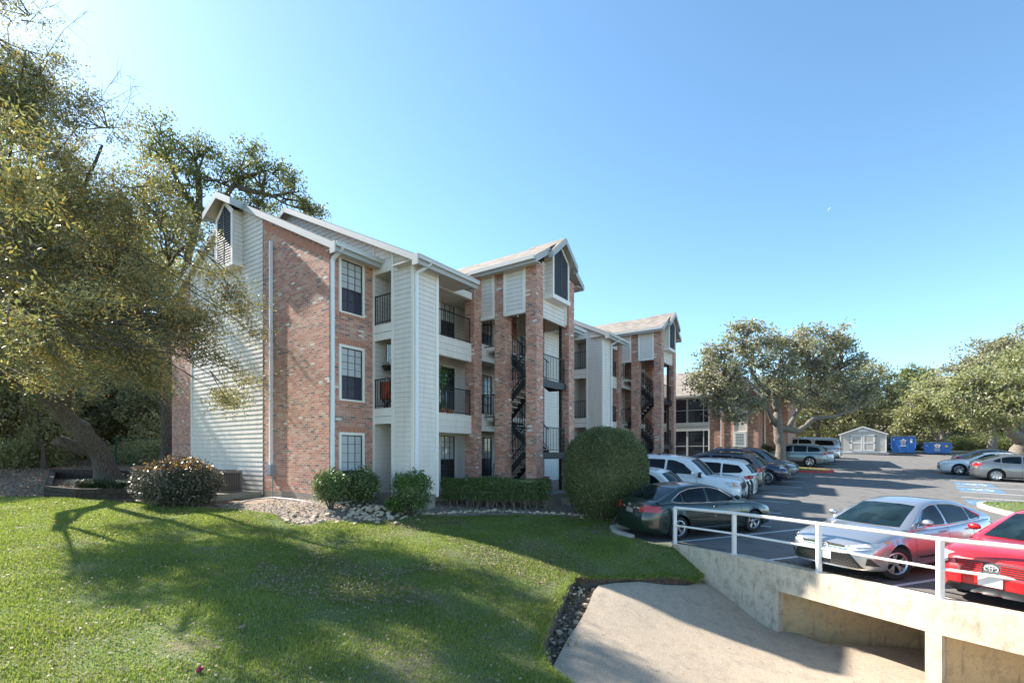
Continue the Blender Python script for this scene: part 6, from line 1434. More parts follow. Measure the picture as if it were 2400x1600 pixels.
bowl = MB(); bowl.lathe([(0,0),(.06,0),(.12,.09),(.11,.09),(0,.02)],'bowl',16) if 'bowl' in MT else None
MT['bowl'] = plain('pale_blue_ceramic', (.45,.62,.68), .3); bowl = MB(); bowl.lathe([(0,0),(.06,0),(.12,.09),(.11,.09),(0,.02)],'bowl',16); tag(bowl.build('bowl', None, LW(1.98,.72,FH+.65), 35),'pale blue bowl on the small black balcony table','bowl')
p = LW(7.2,3.9,-.04); tub = thing('plastic_tub', 'faded red plastic tub between the front tower pillars above the hedge', 'tub', p); b = MB(); b.lathe([(0,0),(.22,0),(.28,.38),(.30,.38),(.30,.41),(.25,.41),(0,.05)],'redp',20); b.build('tub', tub, smooth=35)
tub.location = (*W(6.72,3.45),Z0+.0); 
tub.scale = (1.1,1.1,1.35)
pot(8.7,4.15,-.35,.24,.42,'large terracotta pot with a spiky plant at the tower corner beside the round bush','terra',None,'pots by the tower'); 
po = C.objects[-1].parent if C.objects[-1].parent else None
n = 60; a = RNG.uniform(0,6.28,n); h = RNG.uniform(.2,.5,n); base = np.zeros((n,3)); base[:,2] = .36; top = np.stack([np.cos(a)*.2,np.sin(a)*.2,.36+h],1); s = np.stack([-np.sin(a),np.cos(a),np.zeros(n)],1)*.02
obj('leaves', npmesh('leaves', np.stack([base-s,base+s,top],1).reshape(-1,3), ['leaf_hedge'],None,3), po)
# small bits on the lawn
def gl(px, py): p = G(px,py); return p
p = G(468,1577); b = MB(); m_ = rock_mesh(77); MT['pinkf'] = plain('crimson_petals', (.45,.03,.10), .6)
fl = thing('fallen_flower', 'crimson fallen flower on the grass near the bottom edge', 'flower', (p[0],p[1],smoothbump(np.array([p[:2]]))[0]+.04)); 
obj('petals', npmesh('petals', leaf_quads(RNG.normal(size=(60,3))*.012,.035,.025), ['pinkf']), fl)
p = G(1165,1478) ; p = G(564,1478); b = MB(); b.poly([(-.05,-.04,0),(.04,-.05,.01),(.06,.03,.025),(-.02,.05,.01)],'deadleaf'); tag(b.build('fallen_leaf', None, (p[0],p[1],smoothbump(np.array([p[:2]]))[0]+.05)),'single large tan leaf lying on the lawn','leaf')
p = G(1292,1535); b = MB(); k_ = np.random.default_rng(3)
MT['bag'] = plain('crumpled_white_plastic', (.62,.65,.72), .4)
m_ = bmesh.new(); bmesh.ops.create_icosphere(m_, subdivisions=3, radius=.07)
for v in m_.verts: v.co *= 1+k_.normal()*.16; v.co.z *= .45; v.co.x *= .7
me = bpy.data.meshes.new('litter_bag'); m_.to_mesh(me); m_.free(); me.materials.append(MT['bag']); zz = float(sz_np(np.array([[p[0]+.1,p[1]]]))[0])-.06
tag(obj('litter_bag', me, None, (p[0]+.06,p[1],zz)),'crumpled white plastic litter in the ditch beside the apron','litter')
p = G(1325,1470); wd_ = thing('weed', 'small pale green weed growing in the ditch', 'weed', (p[0]+.1,p[1],float(sz_np(np.array([[p[0]+.1,p[1]]]))[0])-.16))
n = 70; a = RNG.uniform(0,6.28,n); h = RNG.uniform(.1,.32,n); top = np.stack([np.cos(a)*h*.6,np.sin(a)*h*.6,h],1); s = np.stack([-np.sin(a),np.cos(a),np.zeros(n)],1)*.009; obj('leaves', npmesh('leaves', np.stack([-s,s,top],1).reshape(-1,3), ['leaf_light'],None,3), wd_)
# crescent moon
P_ = at(1947,492,3000); m = MB(); rr = 13.5; a0 = R(100); pts_o = []; pts_i = []
dirv = P_.normalized(); rt = dirv.cross(Vector((0,0,1))).normalized(); upv = rt.cross(dirv)
MT['moon'] = bpy.data.materials.new('glowing_moon'); MT['moon'].use_nodes = True; nb = MT['moon'].node_tree.nodes['Principled BSDF']; nb.inputs['Base Color'].default_value = (.3,.3,.3,1); nb.inputs['Emission Color'].default_value = (.62,.80,1,1); nb.inputs['Emission Strength'].default_value = .62  # emission stands in for sunlight reflected by the crescent
n = 16; fr = []; 
for k in range(n+1):
    th = R(115+(235-115)*k/n)-R(35); fr.append(((rt*math.cos(th)+upv*math.sin(th))*rr, (rt*math.cos(th)+upv*math.sin(th))*rr*(1-.22*math.sin(math.pi*k/n))))
for k in range(n): m.poly([fr[k][0],fr[k+1][0],fr[k+1][1],fr[k][1]],'moon')
tag(m.build('moon', None, P_),'faint crescent moon in the open blue sky','moon')
# ------------------------------------------------------------------ cars
def carpaint(name, col, metal=.5, rough=.32):
    m, nt, b = new_mat(name); b.inputs['Base Color'].default_value = (*col,1); b.inputs['Metallic'].default_value = metal; b.inputs['Roughness'].default_value = rough
    b.inputs['Coat Weight'].default_value = 1; b.inputs['Coat Roughness'].default_value = .03
    p = geopos(nt); n = noise(nt, p, 500, 2); n2 = noise(nt, p, 2.5, 3)
    L(nt, mixc(nt, M_(nt,'MULTIPLY',n2.outputs[0],.35), col, tuple(x*.8+.003 for x in col)), b.inputs['Base Color']); return m
for k, c, me_ in (('p_black',(.003,.016,.012),.0),('p_silver',(.48,.49,.51),.75),('p_red',(.52,.012,.018),.15),('p_white',(.78,.78,.77),.0),('p_navy',(.022,.028,.06),.5),('p_dgrey',(.05,.055,.06),.5),('p_slate',(.11,.13,.155),.5),('p_sage',(.19,.23,.23),.5),('p_pewter',(.25,.25,.25),.7),('p_blue',(.12,.24,.38),.6),('p_pearl',(.62,.62,.63),.3)): MT[k] = carpaint(k.replace('p_','')+'_car_paint', c, me_)
MT['tyre'] = plain('tyre_rubber', (.022,.022,.022), .85); MT['alloy'] = plain('alloy_rim', (.55,.55,.56), .28, metal=.9, var=.05); MT['blackp'] = plain('black_trim_plastic', (.02,.02,.021), .5, var=.1)
MT['cglass'] = glass_mat('tinted_car_glass', (.006,.013,.016), .02, .22, .5); MT['wglass'] = glass_mat('windscreen_glass', (.015,.032,.037), .03, .2, .6); MT['privacy'] = glass_mat('privacy_glass', (.005,.006,.008), .03, .2)
def glz(name, a, c):
    m, nt, b = new_mat(name); p = objco(nt); n = noise(nt, p, 1.1, 2, .5); n2 = noise(nt, p, 2.6, 1)
    x = mixc(nt, ramp(nt, n.outputs[0], [(.42,(0,0,0)),(.6,(1,1,1))]), a, c); x = mixc(nt, ramp(nt, n2.outputs[0], [(.5,(0,0,0)),(.56,(.6,.6,.6))]), x, tuple(q*.3 for q in a))
    L(nt, x, b.inputs['Base Color']); b.inputs['Roughness'].default_value = .03; b.inputs['Specular IOR Level'].default_value = .28; return m
MT['wglass'] = glz('windscreen_glass', (.008,.018,.021), (.020,.038,.042)); MT['cglass'] = glz('tinted_side_glass', (.004,.008,.011), (.018,.03,.04))
for k in ('cglass','wglass','privacy'): MT[k].node_tree.nodes['Principled BSDF'].inputs['Coat Weight'].default_value = 0
MT['lamp'] = plain('headlamp_lens', (.55,.56,.56), .08, var=.25, scale=30, coat=1); MT['amber'] = plain('amber_lens', (.75,.26,.03), .2, coat=1); MT['tail'] = plain('red_tail_lens', (.42,.012,.012), .12, var=.3, scale=20, coat=1)
MT['badge'] = plain('silver_badge', (.62,.62,.64), .25, metal=.35, var=.03); MT['plateb'] = plain('dull_number_plate', (.30,.25,.25), .4, var=.05); MT['plate'] = plain('blank_number_plate', (.62,.62,.63), .4, var=.05); MT['chromec'] = plain('chrome_trim', (.7,.7,.71), .12, metal=1, var=.03); MT['mesh'] = plain('black_grille_mesh', (.012,.012,.013), .45)
def interp(pts, x): return float(np.interp(x, [p[0] for p in pts], [p[1] for p in pts]))
def smi(pts, x):
    xs = [p[0] for p in pts]; 
    if x <= xs[0]: return pts[0][1]
    if x >= xs[-1]: return pts[-1][1]
    i = max(k for k in range(len(xs)) if xs[k] <= x); i = min(i, len(xs)-2)
    def m(j): 
        if j == 0: return (pts[1][1]-pts[0][1])/(xs[1]-xs[0])
        if j == len(xs)-1: return (pts[-1][1]-pts[-2][1])/(xs[-1]-xs[-2])
        a = (pts[j][1]-pts[j-1][1])/(xs[j]-xs[j-1]); b = (pts[j+1][1]-pts[j][1])/(xs[j+1]-xs[j])
        return 0 if a*b <= 0 else 2*a*b/(a+b)
    h = xs[i+1]-xs[i]; t = (x-xs[i])/h; y0, y1 = pts[i][1], pts[i+1][1]
    return (2*t**3-3*t*t+1)*y0+(t**3-2*t*t+t)*h*m(i)+(-2*t**3+3*t*t)*y1+(t**3-t*t)*h*m(i+1)
class Shell:
    def __init__(s, sp):
        s.sp = sp; L_, W_ = sp['L'], sp['W']; s.top = sorted(sp['top']); rw, wb, fo = sp['rw'], sp['wb'], sp['fo']
        s.xf = L_/2-fo; s.xr = s.xf-wb; R_ = rw+.055; b = bmesh.new(); b0 = sp.get('b0', .2)
        xs = sorted(set([round(x,4) for x in np.linspace(-L_/2, L_/2, 56)]+[round(q*(L_/2-.24+.24*math.sin(e)),4) for q in (-1,1) for e in np.linspace(0,math.pi/2,8)]+[round(w+R_*math.cos(a),4) for w in (s.xf,s.xr) for a in np.linspace(0,math.pi,15)]+[round(w+e*(R_+.004),4) for w in (s.xf,s.xr) for e in (-1,1)]))
        sec = [(0,0),(.70,0),(.93,.0),(.975,.05),(.995,.2),(1,.42),(1,.60),(.992,.74),(.975,.86),(.94,.95),(.86,.99),(.6,1.0),(.3,1.0),(0,1.0)]
        cr = .035; rows = []
        for x in xs:
            h = smi(s.top, x); tf = max(0,(x-(L_/2-1.0))/1.0); tr = max(0,(-(x+(L_/2-.9)))/.9)
            w = W_/2*(1-sp.get('tf',.17)*tf**2.6-sp.get('tr',.12)*tr**2.6)
            de = min(.24, L_/2-abs(x)); w -= .20-.20*math.sqrt(max(0,1-((.24-de)/.24)**2))
            low = b0+.05*tf**2+.07*tr**2; arch = -1
            for xw in (s.xf, s.xr):
                if abs(x-xw) < R_: arch = max(arch, rw+math.sqrt(R_**2-(x-xw)**2))
            row = []
            for fy, fz in sec:
                z = low+fz*(h-low); y = fy*w
                if fz >= .4: y -= max(0,(z-.62))*sp.get('tumble',.10)*(fy > .5)
                if fz == 1.0: z += cr*(1-(fy)**2)*(1 if x > s.sp['cab'][0][0] or x < s.sp['cab'][-1][0] else .2)
                if arch > 0: z = max(z, arch if fz < .8 else z)
                row.append((y, z))
            # protruding bumpers: shift x with height at the ends
            rows.append((x, row, tf, tr))
        V = []
        for x, row, tf, tr in rows:
            vv = []
            for side in (1,-1):
                col = []
                for k, (y, z) in enumerate(row):
                    dx = 0; e = (tf if tf > 0 else -tr)
                    prof = sp.get('nose',[(0,-.05),(.3,.0),(.55,0),(.8,-.10),(1.2,-.2)]) if tf > 0 else sp.get('tail',[(0,-.06),(.35,0),(.6,0),(.85,-.06),(1.3,-.12)])
                    dx = (interp(prof, z))*(1 if tf > 0 else -1)*max(tf,tr)**2
                    cu_ = sp.get('bow',.16)*(y/(W_/2))**2*(max(tf,tr)**2); dx -= (cu_ if tf > 0 else -cu_)
                    col.append(b.verts.new((x+dx, side*y, z)) if not (side == -1 and abs(y) < 1e-6) else vv[0][k])
                vv.append(col)
            V.append(vv)
        for i in range(len(V)-1):
            for s_ in (0,1):
                A, B = V[i][s_], V[i+1][s_]
                for k in range(len(A)-1):
                    q = [A[k],B[k],B[k+1],A[k+1]]
                    if s_ == 0: q.reverse()
                    try: b.faces.new(q)
                    except ValueError: pass
        for i, fl in ((0,True),(len(V)-1,False)):
            A, B = V[i]; n = len(A)
            for k in range(n-1):
                q = [A[k],A[k+1],B[k+1],B[k]]; u = []
                for v in q:
                    if v not in u: u.append(v)
                if fl: u.reverse()
                if len(u) >= 3:
                    try: b.faces.new(u)
                    except ValueError: pass
        # cabin
        cab = sp['cab']; fine = []        # (x, z, halfwidth) front base -> roof -> rear base
        n = len(cab)
        for i in range(n-1):
            for k in range(5):
                t = k/5; P = [np.array(cab[max(0,min(n-1,j))]) for j in (i-1,i,i+1,i+2)]
                c = .5*((2*P[1])+(-P[0]+P[2])*t+(2*P[0]-5*P[1]+4*P[2]-P[3])*t*t+(-P[0]+3*P[1]-3*P[2]+P[3])*t**3)
                l = P[1]*(1-t)+P[2]*t; fine.append(tuple(l*.45+c*.55))
        fine.append(cab[-1]); rowsC = []
        zmax = max(c[1] for c in cab)
        for (x, z, hw) in fine:
            xb = x; zb = smi(s.top, max(-L_/2+.05, min(L_/2-.05, xb)))-.05
            tf = max(0,(xb-(L_/2-1.0))/1.0); tr = max(0,(-(xb+(L_/2-.9)))/.9); wbelt = W_/2*.955*(1-.17*tf**2.6-.12*tr**2.6)-max(0,zb-.62)*sp.get('tumble',.10)
            zt = max(z, zb+.005); f = min(1,(zt-zb)/max(.01,zmax-zb)); wt = wbelt*(1-f)+hw*f; half = []
            for k in range(7):
                t = k/6; half.append((xb, wbelt+(wt-wbelt)*t+.028*math.sin(math.pi*t)*f, zb+(zt-.045*f-zb)*t))
            half.append((xb, wt-.035*f, zt-.010*f))
            slope = 1-min(1,abs(zt-zmax)/.25) 
            for yy in (.85,.6,.3,0): 
                y = (wt-.05)*yy; bow = (1-yy**2)
                half.append((xb+(sp.get('wbow',.14)*bow if x > cab[0][0]-(cab[0][0]-cab[1][0])*1.15 else (-.10*bow if x < cab[-2][0] else 0))*(1-slope*.85), y, zt+.022*bow*f))
            rowsC.append(half)
        VC = []
        for half in rowsC:
            Lh = [b.verts.new(p) for p in half]; Rh = [b.verts.new((p[0],-p[1],p[2])) for p in half[:-1]]+[Lh[-1]]; VC.append(Lh+Rh[:-1][::-1])
        for i in range(len(VC)-1):
            for k in range(len(VC[0])-1):
                try: b.faces.new([VC[i][k],VC[i][k+1],VC[i+1][k+1],VC[i+1][k]])
                except ValueError: pass
        for e in (0,-1):
            try: b.faces.new(VC[e] if e else VC[e][::-1])
            except ValueError: pass
        bmesh.ops.remove_doubles(b, verts=b.verts, dist=.0008); bmesh.ops.recalc_face_normals(b, faces=b.faces)
        s.bvh = BVHTree.FromBMesh(b); me = bpy.data.meshes.new('body'); b.to_mesh(me); b.free(); me.materials.append(MT[sp['paint']]); me.shade_smooth(); me.set_sharp_from_angle(angle=R(42)); s.me = me
    def patch(s, name, poly, axis, mat, parent, off=.006, step=.07, sgn=1, label=None, round_=0):
        """poly in (x,z) for axis y, (y,z) for axis x, (x,y) for axis z"""
        if round_:
            out = []
            for i in range(len(poly)):
                a, m, c = Vector(poly[i-1]), Vector(poly[i]), Vector(poly[(i+1) % len(poly)]); r1, r2 = min(.05,(a-m).length*.3), min(.05,(c-m).length*.3); p1, p2 = m+(a-m).normalized()*r1, m+(c-m).normalized()*r2; out += [tuple(p1), tuple((p1+p2)/4+m/2), tuple(p2)]
            poly = out
        pts = densify(poly, step*.7); ne = len(pts); a = np.array(pts); g = np.array([(u,v) for u in np.arange(a[:,0].min()+step/2,a[:,0].max(),step) for v in np.arange(a[:,1].min()+step/2,a[:,1].max(),step)])
        if len(g): pts = pts+[tuple(p) for p in g[inpoly(g,a)]]
        vs, es, fs, *_ = delaunay_2d_cdt([Vector(p) for p in pts],[(i,(i+1)%ne) for i in range(ne)],[],0,1e-5)
        V = []
        for v in vs:
            if axis == 'y': o, d = Vector((v[0],sgn*3,v[1])), Vector((0,-sgn,0))
            elif axis == 'x': o, d = Vector((sgn*5,v[0],v[1])), Vector((-sgn,0,0))
            elif axis == 'd': o, d = Vector((sgn*4,v[0],v[1]+4*.55)), Vector((-sgn,0,-.55)).normalized()
            else: o, d = Vector((v[0],v[1],4)), Vector((0,0,-1))
            h = s.bvh.ray_cast(o, d); V.append(None if h[0] is None else h[0]+(h[1] if h[1].dot(d) < 0 else -h[1])*off)
        mb = MB(); idx = {}
        cen_ok = []
        for f in fs:
            c = np.mean([[vs[i][0],vs[i][1]] for i in f],0)
            if not inpoly(np.array([c]),a)[0] or any(V[i] is None for i in f): continue
            P = [V[i] for i in f]
            if max((P[k]-P[k-1]).length for k in range(3)) > step*4.5: continue
            nrm = (P[1]-P[0]).cross(P[2]-P[0]); dd_ = {'y':Vector((0,sgn,0)),'x':Vector((sgn,0,0)),'d':Vector((sgn,0,.5)),'z':Vector((0,0,1))}[axis]
            if nrm.dot(dd_) < 0: f = list(f)[::-1]
            r = []
            for i in f:
                if i not in idx: idx[i] = len(mb.v); mb.v.append(tuple(V[i]))
                r.append(idx[i])
            mb.f.append(r); mb.m.append(mb.mi(mat))
        if not mb.f: return None
        o = mb.build(name, parent, smooth=True)
        if label: o['label'] = label
        return o
def wheel_meshes(r, w, style, rimmat='alloy'):
    key = ('wh', r, w, style, rimmat)
    if key in _wc: return _wc[key]
    b = MB(); ri = r*.66
    b.lathe([(ri,-w/2+.01),(ri+.03,-w/2),(r*.93,-w/2+.005),(r*.985,-w/2+.03),(r,-w/2+.06),(r,w/2-.06),(r*.985,w/2-.03),(r*.93,w/2-.005),(ri+.03,w/2),(ri,w/2-.01)],'tyre',32,'y')
    for k in range(36):
        a = k*2*math.pi/36; c, d = math.cos(a), math.sin(a); rr = r+.0015
        for y in (-.05,.03): b.poly([(rr*c-.01*d,y,rr*d+.01*c),(rr*c+.01*d,y,rr*d-.01*c),(rr*c+.01*d,y+.04,rr*d-.01*c),(rr*c-.01*d,y+.04,rr*d+.01*c)],'blackp')
    ty = b.mesh('wheel', 40)
    b = MB(); y0 = w/2-.02
    b.lathe([(ri+.004,w/2-.004),(ri-.012,w/2+.002),(ri-.03,w/2-.02),(ri-.035,-w/2+.02)],rimmat,32,'y'); b.lathe([(ri-.03,y0-.09),(0,y0-.09)],'blackp',24,'y')
    b.lathe([(0,y0+.002),(.045,y0+.0),(.06,y0-.02),(.06,y0-.07)],rimmat,18,'y')
    n = {'5':5,'10':10,'7':7,'6':6,'v':5,'steel':8}[style]; 
    for k in range(n):
        for dv in ((-.11,.11) if style == 'v' else (0,)):
            a = 2*math.pi*k/n+.2; a2 = a+dv*1.6; wd = {'5':.055,'10':.022,'7':.045,'6':.06,'v':.022,'steel':.035}[style]
            c, d = math.cos(a), math.sin(a); c2, d2 = math.cos(a2), math.sin(a2); p = Vector((.05*c,y0-.028,.05*d)); q = Vector(((ri-.01)*c2,y0-.01,(ri-.01)*d2)); sd = Vector((-d2,0,c2))
            w0, w1 = wd*.7, wd*(1.15 if style in ('7','6') else .9)
            b.hexa([p-sd*w0-Vector((0,.03,0)),p+sd*w0-Vector((0,.03,0)),q+sd*w1-Vector((0,.03,0)),q-sd*w1-Vector((0,.03,0))],[p-sd*w0,p+sd*w0,q+sd*w1,q-sd*w1],rimmat)
    _wc[key] = (ty, b.mesh('rim', 30)); return _wc[key]
def ellipse_ring(b, cx, cz, rx, rz, th, x, mat, n=26, dz=.006, fn=None):
    for k in range(n):
        a, c = 2*math.pi*k/n, 2*math.pi*(k+1)/n; P = []
        for t in (a, c):
            for m in (1, 1-th): P.append((x(cx+rx*m*math.cos(t), cz+rz*(1-(1-m)*rx/rz)*math.sin(t))))
        b.poly([P[0],P[2],P[3],P[1]], mat)
def emblem(s, root, cz, rx, sgn=1, cy=0):
    """three interlocked chrome ellipses"""
    h = s.bvh.ray_cast(Vector((sgn*5,cy,cz)), Vector((-sgn,0,0))); x0 = h[0].x+sgn*.022; b = MB(); f = lambda y, z: (x0, y, z); rz = rx*.68
    ellipse_ring(b,cy,cz,rx,rz,.2,f,'badge'); ellipse_ring(b,cy,cz+rz*.38,rx*.72,rz*.42,.24,lambda y,z:(x0+sgn*.002,y,z),'badge'); ellipse_ring(b,cy,cz-.0,rx*.26,rz*.86,.45,lambda y,z:(x0+sgn*.004,y,z),'badge'); b.build('emblem', root)
def car(name, label, cat, sp, group='parked cars'):
    s = Shell(sp); root = thing(name, label, cat, (0,0,0), 0, group); L_, W_, H_ = sp['L'], sp['W'], sp['cab'][2][1]; rw = sp['rw']; P = sp['paint']
    obj('body', s.me, root)
    b = MB(); b.box(-L_/2+.35,L_/2-.35,-W_/2+.30,W_/2-.30,.19,.62,'blackp')
    for xw in (s.xf,s.xr): b.box(xw-rw-.12,xw+rw+.12,-W_/2+.12,W_/2-.12,.60,rw*2+.12,'blackp') if False else b.box(xw-rw-.05,xw+rw+.05,-W_/2+.26,W_/2-.26,.3,rw*2+.04,'blackp')
    b.build('underbody', root)
    ty, rm = wheel_meshes(rw, sp.get('tw',.215), sp['rim'], sp.get('rimmat','alloy'))
    for xw in (s.xf,s.xr):
        for sd in (1,-1):
            w = obj('wheel', ty, root, (xw, sd*(W_/2-.135), rw), (0,0,(0 if sd > 0 else math.pi)+(sp.get('steer',0) if xw == s.xf else 0))); obj('rim', rm, w)
    # windows by projection
    cab = sp['cab']; xb, xr0, xr1, xe = cab[0][0], cab[1][0], cab[-2][0], cab[-1][0]; zb = smi(s.top,(xb+xe)/2); zr = max(c[1] for c in cab)
    for sd in (1,-1):
        for i, win in enumerate(sp['side']):
            s.patch('window', win, 'y', sp.get('sg',['cglass']*9)[i], root, .007, .09, sd, round_=1)
            if sp.get('chromeline') and i == 0:
                pass
    zf0, zf1 = smi(s.top,xb-.1)+.03, cab[1][1]-.015; wf0, wf1 = sp['wsw']
    s.patch('windshield', [(-wf0,zf0),(wf0,zf0),(wf1,zf1),(wf1*.5,zf1+.022),(-wf1*.5,zf1+.022),(-wf1,zf1)], 'x', 'wglass', root, .007, .08, 1)
    r0, r1, z0_, z1_ = sp['rww']; s.patch('rear_window', [(-r0,z0_),(r0,z0_),(r1,z1_),(-r1,z1_)], 'x', sp.get('rg','cglass'), root, .007, .08, -1)
    for q in sp['patches']:
        nm, poly, ax, mt = q[:4]; sg = q[4] if len(q) > 4 else 1; mirror = q[5] if len(q) > 5 else False; off = q[6] if len(q) > 6 else .008
        s.patch(nm, poly, ax, mt, root, off, .05 if nm in ('headlight','taillight','grille') else .07, sg)
        if mirror:
            if ax == 'y': s.patch(nm, poly, ax, mt, root, off, .05, -sg)
            else: s.patch(nm, [(-a,c) for a,c in poly][::-1], ax, mt, root, off, .05, sg)
    # door seams
    for xd in sp['seams']:
        for sd in (1,-1): s.patch('door_seam', [(xd,.30),(xd+.009,.30),(xd+.009,zb-.05),(xd,zb-.05)], 'y', 'blackp', root, .003, .08, sd)
    for xd in sp['handles']:
        for sd in (1,-1):
            h = s.bvh.ray_cast(Vector((xd,sd*3,zb-.13)),Vector((0,-sd,0)))
            if h[0]: b = MB(); b.box(xd-.10,xd+.10,h[0].y-.005,h[0].y+sd*.028,zb-.145,zb-.115,sp.get('hm',P)); b.build('door_handle', root)
    for sd in (1,-1):
        b = MB(); mx, mz = xb-.42, zb+.10; y0 = W_/2-.06; bm = bmesh.new(); bmesh.ops.create_icosphere(bm,subdivisions=2,radius=1); me = bpy.data.meshes.new('mirror'); k = sp.get('mir',1)
        for v in bm.verts: v.co = Vector((v.co.x*.07*(1 if v.co.x > 0 else .5), v.co.y*.105, v.co.z*.066*k+.0))
        bm.to_mesh(me); bm.free(); me.materials.append(MT[P]); me.shade_smooth(); mo = obj('mirror', me, root, (mx, sd*(y0+.11), mz)); b.box(-.03,.03,-.12*sd-.03,-.02*sd,-.04,-.01,'blackp'); b.build('mirror_arm', mo)
    for e in sp.get('emb',()): emblem(s, root, *e)
    for (sgn, cz, cy, w, h, mt) in sp['plates']:
        hh = s.bvh.ray_cast(Vector((sgn*5,cy,cz)),Vector((-sgn,0,0))); x0 = hh[0].x; b = MB(); b.box(min(x0-.01,x0+sgn*.022),max(x0-.01,x0+sgn*.022),cy-w/2,cy+w/2,cz-h/2,cz+h/2,mt); b.build('number_plate', root)
    return root, s
def place(o, x, y, heading, z=None):
    e = .6; f = Vector((math.cos(heading),math.sin(heading))); l = Vector((-f.y,f.x)); zz = lambda p: lot_z(p.x,p.y); c = Vector((x,y))
    F_ = Vector((*f*2.4,zz(c+f*1.2)-zz(c-f*1.2))).normalized(); L__ = Vector((*l*1.6,zz(c+l*.8)-zz(c-l*.8))).normalized(); U_ = F_.cross(L__).normalized(); L__ = U_.cross(F_)
    M3 = Matrix((F_,L__,U_)).transposed(); o.rotation_euler = M3.to_euler(); o.location = (x,y,(zz(c+f*1.3)+zz(c-f*1.3))/2+.004); return o
def sedan(paint, L_=4.85, W_=1.82, H_=1.46, rim='v', **k):
    s = L_/4.85; h = H_/1.46
    sp = dict(L=L_,W=W_,rw=.33,wb=2.78*s,fo=.97*s,paint=paint,rim=rim,rimmat='alloy',b0=.19,
      top=[(-2.42*s,.84*h),(-2.36*s,.93*h),(-2.2*s,1.04*h),(-1.75*s,1.075*h),(-1.2*s,1.04*h),(0,.98*h),(.8*s,.965*h),(1.05*s,.955*h),(1.5*s,.905*h),(2.0*s,.82*h),(2.28*s,.74*h),(2.42*s,.66*h)],
      cab=[(1.10*s,.95*h,.72),(.22*s,1.375*h,.575),(-.35*s,H_,.585),(-1.05*s,1.415*h,.575),(-1.98*s,1.06*h,.63)],
      side=[[(.78*s,1.0*h),(.28*s,1.29*h),(-.02*s,1.365*h),(-.22*s,1.38*h),(-.22*s,1.0*h)],[(-.30*s,1.0*h),(-.30*s,1.385*h),(-.8*s,1.36*h),(-1.12*s,1.29*h),(-1.12*s,1.03*h)],[(-1.17*s,1.04*h),(-1.17*s,1.27*h),(-1.52*s,1.11*h),(-1.45*s,1.07*h)]],
      wsw=(.66,.52),rww=(.60,.50,1.10*h,1.385*h),tr=.16,
      patches=[('headlight',[(.47,.62*h),(.60,.60*h),(.90,.66*h),(.90,.76*h),(.72,.735*h),(.50,.68*h)],'x','lamp',1,True,.012),
               ('headlight',[(2.26*s,.63*h),(1.95*s,.69*h),(1.72*s,.79*h),(2.0*s,.745*h),(2.26*s,.69*h)],'y','lamp',1,True,.010),
               ('grille',[(-.46,.65*h),(.46,.65*h),(.40,.60*h),(-.40,.60*h)],'x','mesh',1,False,.010),
               ('lower_grille',[(-.62,.30),(.62,.30),(.50,.53*h),(-.50,.53*h)],'x','mesh',1,False,.010),
               ('taillight',[(.40,.80*h),(.86,.80*h),(.86,.96*h),(.62,.95*h),(.42,.90*h)],'x','tail',-1,True,.012),('taillight',[(-2.36*s,.81*h),(-2.02*s,.88*h),(-1.88*s,.96*h),(-2.20*s,.975*h),(-2.38*s,.96*h)],'y','tail',1,True,.010),
               ('sill',[(-.95*s,.20),(.98*s,.20),(.98*s,.25),(-.95*s,.25)],'y','blackp',1,True,.006)],
      seams=[.92*s,-.26*s,-1.16*s],handles=[-.05*s,-1.0*s],plates=[(1,.50,0,.30,.15,'plate'),(-1,.80*h,0,.30,.15,'plateb')])
    sp.update(k); return sp
